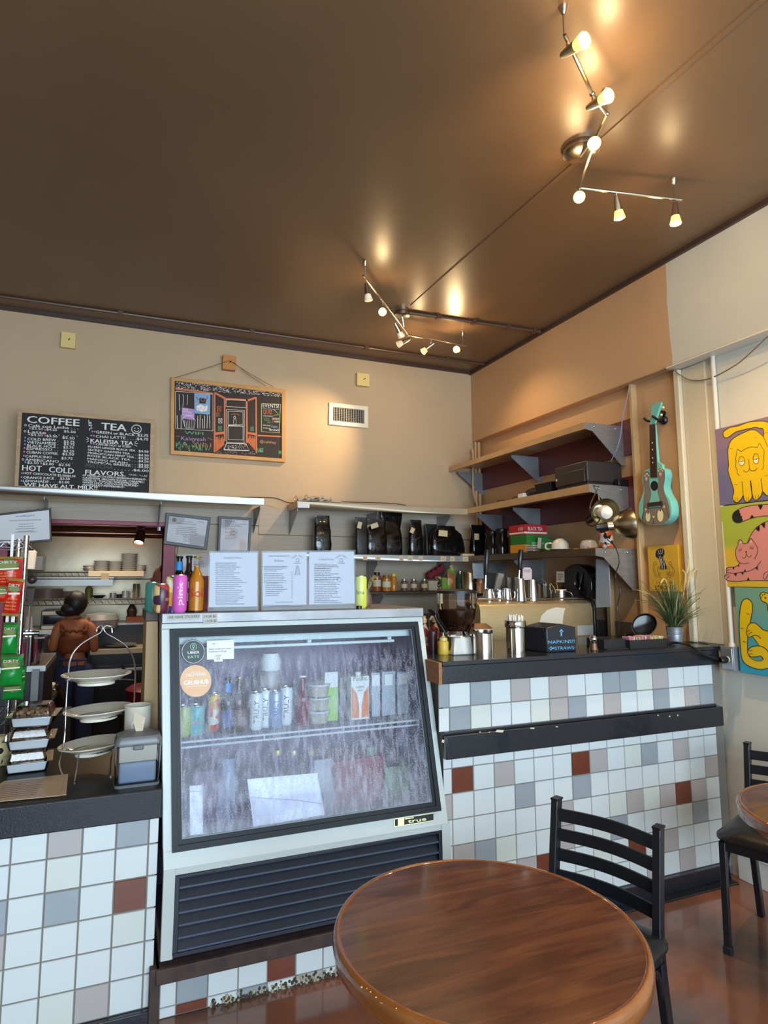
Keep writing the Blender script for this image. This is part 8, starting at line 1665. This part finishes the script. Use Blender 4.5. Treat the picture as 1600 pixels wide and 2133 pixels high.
def hand(V, E, wrist, d, side, s=1.0):
    """palm, five unequal bent fingers; d = pointing direction, side = thumb direction"""
    w_ = Vector(V[wrist][0]); d = Vector(d).normalized(); side = Vector(side); side = (side-d*side.dot(d)).normalized(); n = d.cross(side)
    pc = chain(V, E, wrist, [(w_+d*.035*s, (.032*s, .018*s)), (w_+d*.07*s, (.036*s, .016*s))])
    base = Vector(V[pc][0])
    for k, (o_, L_) in enumerate(((.028, .070), (.010, .080), (-.010, .075), (-.027, .058))):
        b0 = base+side*o_*s+d*.015*s; chain(V, E, pc, [(b0, .0095*s), (b0+d*L_*.45*s-n*.008*s, .0088*s), (b0+d*L_*.75*s-n*.026*s, .008*s), (b0+d*L_*.9*s-n*.045*s, .007*s)])
    t0 = w_+d*.03*s; chain(V, E, wrist, [(t0+side*.036*s, .012*s), (t0+side*.055*s+d*.03*s-n*.012*s, .0105*s), (t0+side*.058*s+d*.055*s-n*.024*s, .009*s)])
YP = 6.0
def k_(x, y, dy=0): p = onY(x, y, YP); return Vector((p.x, YP+dy, p.z))
m_skin = mat('warm_tan_skin', (186, 112, 72), .55)
foot = .045
prs = thing('person', 'person with dark hair, rust crop top and blue jeans, back turned in the kitchen', 'person', (k_(155, 1400).x, YP, 0))
pel = k_(156, 1388); V = [(pel, (.125, .095))]; E = []
wa = k_(155, 1362, .0)
i = chain(V, E, 0, [(k_(155, 1370), (.108, .085)), (k_(155, 1345, .01), (.115, .088)), (k_(155, 1318, .01), (.125, .092)), (k_(154, 1302, .0), (.120, .082))]); chest = i
nk = chain(V, E, chest, [(k_(152, 1290, .01), (.052, .052)), (k_(151, 1280, .02), (.042, .044)), (k_(154, 1267, .045), (.066, .072)), (k_(156, 1253, .05), (.075, .085)), (k_(156, 1243, .045), (.060, .07))])
ls = chain(V, E, chest, [(k_(134, 1299, 0), .058), (k_(122, 1305, 0), .052), (k_(115, 1328, -.01), .043), (k_(110, 1354, .0), .036), (k_(104, 1340, .14), .031), (k_(106, 1334, .22), .025)]); hand(V, E, ls, (.2, 1, .1), (1, -.2, .3))
rs = chain(V, E, chest, [(k_(176, 1300, 0), .058), (k_(189, 1307, 0), .052), (k_(194, 1330, -.01), .043), (k_(197, 1354, .02), .036), (k_(190, 1345, .15), .031), (k_(182, 1338, .23), .025)]); hand(V, E, rs, (-.25, 1, .1), (-1, -.2, .3))
def leg(sx_):
    hx = pel.x+sx_*.075
    return chain(V, E, 0, [(Vector((hx, YP, pel.z-.06)), .092), (Vector((hx+sx_*.005, YP-.005, pel.z-.22)), .078), (Vector((hx+sx_*.008, YP, pel.z-.38)), .056), (Vector((hx+sx_*.01, YP-.02, pel.z-.52)), .050), (Vector((hx+sx_*.01, YP-.01, .09)), .036), (Vector((hx+sx_*.012, YP+.0, .045)), .034), (Vector((hx+sx_*.02, YP+.10, .034)), .03), (Vector((hx+sx_*.02, YP+.16, .03)), .024)])
leg(-1); leg(1)
skin_mesh('body', V, E, m_skin, prs)
# face on the far side
fc = k_(156, 1258, .05)
b = MB(); b.ball(fc+Vector((0, .082, -.012)), .012, n=8, sz=1.4); 
for sx_ in (-1, 1): b.ball(fc+Vector((sx_*.03, .070, .012)), .009, mi=1, n=8); b.ball(fc+Vector((sx_*.076, .0, -.005)), .016, n=8, sx=.5, sz=1.3)
b.box(fc.x-.02, fc.x+.02, fc.y+.072, fc.y+.078, fc.z-.042, fc.z-.036, mi=2); b.build('face', [m_skin, m_blk, mat('lip_rose', (150, 70, 66), .5)], prs)
# hair: dark bob swinging to the left
def hairball(parts, parent, m, seed):
    b = MB(); n = 22
    for (c, rx, ry, rz_) in parts:
        rows = []
        for j in range(13):
            th = PI*j/12; rows.append([Vector((c.x+rx*math.sin(th)*math.cos(2*PI*i/n), c.y+ry*math.sin(th)*math.sin(2*PI*i/n), c.z-rz_*math.cos(th))) for i in range(n)])
        for r_ in rows:
            for p in r_: d = (p-c); p += d*(.10*mnoise.noise(Vector((p.x*34+seed, p.y*34, p.z*11))))
        b.loft(rows)
    return b.build('hair', m, parent, smooth=80)
m_hair = mat('near_black_hair', (34, 24, 22), .5, var=.3, vs=60, stretch=(8, 8, 1))
hairball([(k_(158, 1256, -.005), .094, .092, .105), (k_(147, 1268, -.03), .075, .06, .06), (k_(134, 1276, -.03), .055, .035, .030), (k_(124, 1275, -.02), .03, .02, .018)], prs, m_hair, 1)
# crop top, jeans, shoes
V = [(k_(155, 1364), (.130, .118))]; E = []
cc = chain(V, E, 0, [(k_(155, 1352, .005), (.134, .122)), (k_(155, 1332, .01), (.142, .128)), (k_(155, 1316, .005), (.142, .128))])
skin_mesh('crop_top', V, E, mat('rust_knit', (134, 66, 32), .8, bump=.2, bs=90), prs)
b = MB()
for sx_ in (-1, 1): a = k_(155+sx_*22, 1318, -.05); c = k_(155+sx_*30, 1296, .02); b.tube([a+Vector((0, -.03, 0)), a.lerp(c, .5)+Vector((0, -.045, 0)), c+Vector((0, -.01, .035))], [.012, .014, .012], 8)
for k in range(12): f_ = k/11; c = k_(130+50*f_, 1312+1.5*math.sin(k*2), -.09-.03*math.sin(f_*PI)); b.ball(c, .013, n=8)
b.build('shoulder_ruffle', mat('rust_knit', (150, 76, 36)), prs)
V = [(Vector((pel.x, YP, pel.z+.0)), (.160, .132))]; E = []
chain(V, E, 0, [(Vector((pel.x, YP, pel.z+.070)), (.142, .120))])
for sx_ in (-1, 1):
    hx = pel.x+sx_*.078; chain(V, E, 0, [(Vector((hx, YP, pel.z-.07)), .100), (Vector((hx+sx_*.004, YP-.005, pel.z-.24)), .086), (Vector((hx+sx_*.006, YP, pel.z-.40)), .074), (Vector((hx+sx_*.008, YP, .30)), .072), (Vector((hx+sx_*.01, YP, .08)), .074)])
skin_mesh('jeans', V, E, mat('blue_denim', (62, 76, 116), .85, var=.25, vs=9, bump=.15, bs=120), prs)
b = MB(); b.tube([k_(128, 1371, -.085), k_(155, 1372, -.125), k_(182, 1371, -.085)], .010, 6); 
for x in (140, 163, 178): c = k_(x, 1378, -.125); b.box(c.x-.004, c.x+.004, c.y-.012, c.y, c.z-.02, c.z+.03)
b.build('waistband', mat('blue_denim', (62, 76, 116)), prs)
b = MB()
for sx_ in (-1, 1): b.box(pel.x+sx_*.098-.045, pel.x+sx_*.098+.045, YP-.09, YP+.20, 0.001, .06, tx=.008, ty=.02)
b.build('shoe', m_black, prs, bev=.015)
# second person, mostly hidden by the door trim
YQ = 5.32; hc = onY(331, 1204, YQ); hc = Vector((hc.x+.035, YQ, hc.z)); 
p2 = thing('person', 'person with reddish brown beard in profile, half hidden behind the pink door trim', 'person', (hc.x+.25, YQ, 0))
m_sk2 = mat('ruddy_skin', (160, 96, 72), .6); bx_ = hc.x+.27
V = [(Vector((bx_, YQ, .90)), (.15, .11))]; E = []
ch = chain(V, E, 0, [(Vector((bx_, YQ, 1.08)), (.145, .11)), (Vector((bx_-.02, YQ, 1.26)), (.15, .11)), (Vector((bx_-.06, YQ, 1.40)), (.11, .10))])
chain(V, E, ch, [(Vector((bx_-.13, YQ, hc.z-.10)), .058), (Vector((bx_-.20, YQ, hc.z-.055)), (.06, .06)), (hc+Vector((0, 0, -.01)), (.078, .088)), (hc+Vector((.005, 0, .06)), (.070, .082))])
for sy_ in (-1, 1):
    e = chain(V, E, ch, [(Vector((bx_-.03, YQ+sy_*.17, 1.38)), .06), (Vector((bx_+.05, YQ+sy_*.20, 1.14)), .046), (Vector((bx_+.16, YQ+sy_*.14, 1.0)), .036), (Vector((bx_+.24, YQ+sy_*.10, 1.02)), .028)]); hand(V, E, e, (1, 0, .1), (0, -sy_, .5))
for sy_ in (-1, 1): chain(V, E, 0, [(Vector((bx_, YQ+sy_*.09, .82)), .095), (Vector((bx_, YQ+sy_*.1, .48)), .062), (Vector((bx_+.01, YQ+sy_*.1, .09)), .042), (Vector((bx_-.02, YQ+sy_*.1, .04)), .04), (Vector((bx_-.14, YQ+sy_*.1, .035)), .032)])
skin_mesh('body', V, E, m_sk2, p2)
hairball([(hc+Vector((.025, 0, .035)), .085, .088, .085)], p2, mat('auburn_hair', (84, 46, 34), .7), 3)
o = hairball([(hc+Vector((-.035, 0, -.075)), .050, .062, .055)], p2, mat('auburn_hair', (84, 46, 34)), 5); o.name = 'beard'
b = MB(); b.ball(hc+Vector((-.008, 0, -.0)), .078, n=18, sz=1.35); b.ball(hc+Vector((-.088, 0, -.012)), .014, n=8, sz=1.3)
for sy_ in (-1, 1): b.ball(hc+Vector((-.068, sy_*.034, .018)), .009, mi=1, n=8); b.ball(hc+Vector((.01, sy_*.088, -.005)), .018, n=8, sy=.4, sz=1.3)
b.box(hc.x-.086, hc.x-.07, hc.y-.02, hc.y+.02, hc.z-.050, hc.z-.044, mi=2); b.build('face', [m_sk2, m_blk, mat('lip_rose', (150, 70, 66))], p2)
V = [(Vector((bx_, YQ, .92)), (.16, .12))]; E = []
ch = chain(V, E, 0, [(Vector((bx_, YQ, 1.10)), (.156, .12)), (Vector((bx_-.02, YQ, 1.27)), (.16, .12)), (Vector((bx_-.05, YQ, 1.38)), (.12, .108))])
for sy_ in (-1, 1): chain(V, E, ch, [(Vector((bx_-.03, YQ+sy_*.17, 1.38)), .07), (Vector((bx_+.02, YQ+sy_*.19, 1.24)), .062)])
skin_mesh('t_shirt', V, E, mat('dark_brown_shirt', (52, 40, 38), .8), p2)
V = [(Vector((bx_, YQ, .88)), (.158, .12))]; E = []
for sy_ in (-1, 1): chain(V, E, 0, [(Vector((bx_, YQ+sy_*.09, .80)), .10), (Vector((bx_, YQ+sy_*.1, .46)), .075), (Vector((bx_+.01, YQ+sy_*.1, .08)), .065)])
skin_mesh('trousers', V, E, mat('black_trousers', (30, 30, 34), .8), p2)
# ------------------------------------------------------------------ tables and chairs
def wood_top():
    m = bpy.data.materials.new('walnut_laminate'); m.use_nodes = True; nt = m.node_tree; b = nt.nodes['Principled BSDF']; N = nt.nodes.new; L = nt.links.new
    tc = N('ShaderNodeTexCoord'); mp = N('ShaderNodeMapping'); mp.inputs['Scale'].default_value = (1.0, 7, 1); mp.inputs['Rotation'].default_value = (0, 0, .20); L(tc.outputs['Object'], mp.inputs[0])
    n = N('ShaderNodeTexNoise'); n.inputs['Scale'].default_value = 3.2; n.inputs['Detail'].default_value = 9; n.inputs['Distortion'].default_value = .8; L(mp.outputs[0], n.inputs['Vector'])
    mp2 = N('ShaderNodeMapping'); mp2.inputs['Scale'].default_value = (4, 160, 1); mp2.inputs['Rotation'].default_value = (0, 0, .20); L(tc.outputs['Object'], mp2.inputs[0])
    n2 = N('ShaderNodeTexNoise'); n2.inputs['Scale'].default_value = 2.4; n2.inputs['Detail'].default_value = 4; L(mp2.outputs[0], n2.inputs['Vector'])
    r = N('ShaderNodeValToRGB'); e = r.color_ramp.elements; e[0].position = .34; e[0].color = lin((80, 46, 34)); e[1].position = .70; e[1].color = lin((128, 80, 52)); x = e.new(.5); x.color = lin((104, 62, 44)); L(n.outputs[0], r.inputs[0])
    mx = N('ShaderNodeMix'); mx.data_type = 'RGBA'; mx.blend_type = 'MULTIPLY'; mx.inputs[0].default_value = .55; L(r.outputs[0], mx.inputs[6]); r2_ = N('ShaderNodeMapRange'); r2_.inputs[1].default_value = .35; r2_.inputs[2].default_value = .65; r2_.inputs[3].default_value = .75; r2_.inputs[4].default_value = 1.05; L(n2.outputs[0], r2_.inputs[0]); L(r2_.outputs[0], mx.inputs[7]); L(mx.outputs[2], b.inputs['Base Color'])
    b.inputs['Roughness'].default_value = .22; b.inputs['Coat Weight'].default_value = .35; b.inputs['Coat Roughness'].default_value = .08
    return m
m_wt = wood_top(); m_rim = mat('varnished_amber_rim', (150, 88, 40), .16, var=.35, vs=5, stretch=(1, 1, 5), coat=.8, bump=.25, bs=30)
m_bs = mat('black_metal', (22, 23, 28), .3, bump=.05, bs=60)
def table(loc, R_, label):
    t = thing('round_table', label, 'table', (0, 0, 0), 'round cafe tables'); H = .76
    b = MB(); b.lathe([(0, H), (R_-.014, H)], n=96); b.build('table_top', m_wt, t, smooth=60)
    b = MB(); b.lathe([(R_-.014, H), (R_-.010, H+.0022), (R_-.004, H+.001), (R_+.001, H-.006), (R_+.003, H-.02), (R_, H-.040), (R_-.012, H-.054), (R_-.03, H-.058), (0, H-.058)], n=96); b.build('rounded_rim', m_rim, t, smooth=60)
    b = MB(); b.lathe([(0, H-.058), (.12, H-.058), (.12, H-.07), (.04, H-.075), (.038, .05), (.06, .035), (0, .035)], n=24); b.build('pedestal', m_bs, t)
    b = MB()
    for a in (0, PI/2):
        b.T = Matrix.Rotation(a+.4, 4, 'Z'); b.box(-.27, .27, -.03, .03, .008, .035); b.ball((-.25, 0, .008), .012, n=8); b.ball((.25, 0, .008), .012, n=8)
    b.build('cross_base', m_bs, t, bev=.006); t.location = loc; return t
tb = table((.828, 1.337, 0), .352, 'round dark wood table with a thick glossy amber rim, in the foreground')
b = MB(); rr = random.Random(6)
for k in range(26):
    a = rr.uniform(-2.9, -1.5); q_ = .352+rr.uniform(-.006, .0035); b.ball((q_*math.cos(a), q_*math.sin(a), .7585+rr.uniform(-.008, .003)*(1 if q_ > .35 else 0)), rr.uniform(.0012, .003), n=6, sz=.5)
WO[tb] = Vector((0, 0, 0)); b.build('rim_chip', mat('pale_chip', (214, 180, 120), .7), tb)
table((2.36, 1.445, 0), .355, 'round dark wood table cut off by the right edge of the picture')
def chair(label):
    t = thing('ladder_back_chair', label, 'chair', (0, 0, 0), 'black metal ladder back chairs')
    def bar(pts, w_, d, name, par):
        """square section bar through points in the yz plane at given x"""
        b = MB(); secs = [[(p[0]-w_/2, p[1]-d/2, p[2]), (p[0]+w_/2, p[1]-d/2, p[2]), (p[0]+w_/2, p[1]+d/2, p[2]), (p[0]-w_/2, p[1]+d/2, p[2])] for p in pts]; b.loft(secs); return b.build(name, m_bs, par, bev=.0025, smooth=50)
    prof = [(.225, .001), (.19, .20), (.163, .36), (.158, .46), (.168, .56), (.200, .78)]
    pts = [(p.y, p.z) for p in catmull([(0, a, c) for a, c in prof], 5)]
    for sx_ in (-1, 1):
        L_ = bar([(sx_*(.178+.0*z), y, z) for y, z in pts], .025, .036, 'leg', t)
        b = MB(); b.box(sx_*.178-.014, sx_*.178+.014, .180, .220, .775, .782); b.build('end_cap', m_bs, L_, bev=.001)
        f_ = bar([(sx_*.183, -.205, .001), (sx_*.183, -.19, .44)], .026, .026, 'leg', t)
        b = MB(); b.box(sx_*.183-.016, sx_*.183+.016, -.222, -.189, 0, .03); b.build('rubber_foot', mat('black_rubber', (14, 14, 15), .7), f_, bev=.002)
    for z, hh in ((.728, .042), (.665, .040), (.602, .040), (.535, .042)):
        b = MB(); n = 12; f0 = []
        yb = .168+(z-.56)*.145+.0
        secs = []
        for k in range(n+1):
            u = k/n; x = -.168+.336*u; y = yb+.030*math.sin(PI*u); secs.append([(x, y-.004, z-hh/2), (x, y+.004, z-hh/2), (x, y+.004, z+hh/2), (x, y-.004, z+hh/2)])
        b.loft(secs); b.build('back_slat', m_bs, t, smooth=50)
    b = MB()
    for a in ((-.19, .19, -.20, -.18), (-.19, .19, .14, .16), (-.19, -.17, -.2, .16), (.17, .19, -.2, .16)): b.box(a[0], a[1], a[2], a[3], .405, .44)
    for sx_ in (-1, 1): b.tube(catmull([(sx_*.18, -.19, .30), (sx_*.18, -.13, .385), (sx_*.18, -.06, .405), (sx_*.18, .06, .405), (sx_*.18, .13, .38), (sx_*.18, .16, .30)], 4), .009, 6)
    b.build('seat_frame', m_bs, t, bev=.002)
    b = MB(); b.loft([rrect(0, -.015, .40, .385, .442, .05), rrect(0, -.015, .425, .41, .45, .06), rrect(0, -.015, .425, .41, .466, .06), rrect(0, -.015, .34, .33, .492, .08), rrect(0, -.015, .15, .15, .498, .06)]); b.build('padded_seat', mat('black_vinyl', (30, 28, 28), .32, bump=.1, bs=40), t, smooth=60)
    return t
ch1 = chair('black metal ladder back chair tucked behind the foreground table')
ch1.location = (1.372, 1.682, 0); ch1.rotation_euler = (0, 0, math.radians(-68.5))
ch2 = dup(ch1, (2.70, 1.956, 0), math.radians(-69), 'black metal chair with a worn padded seat at the right edge table', None)
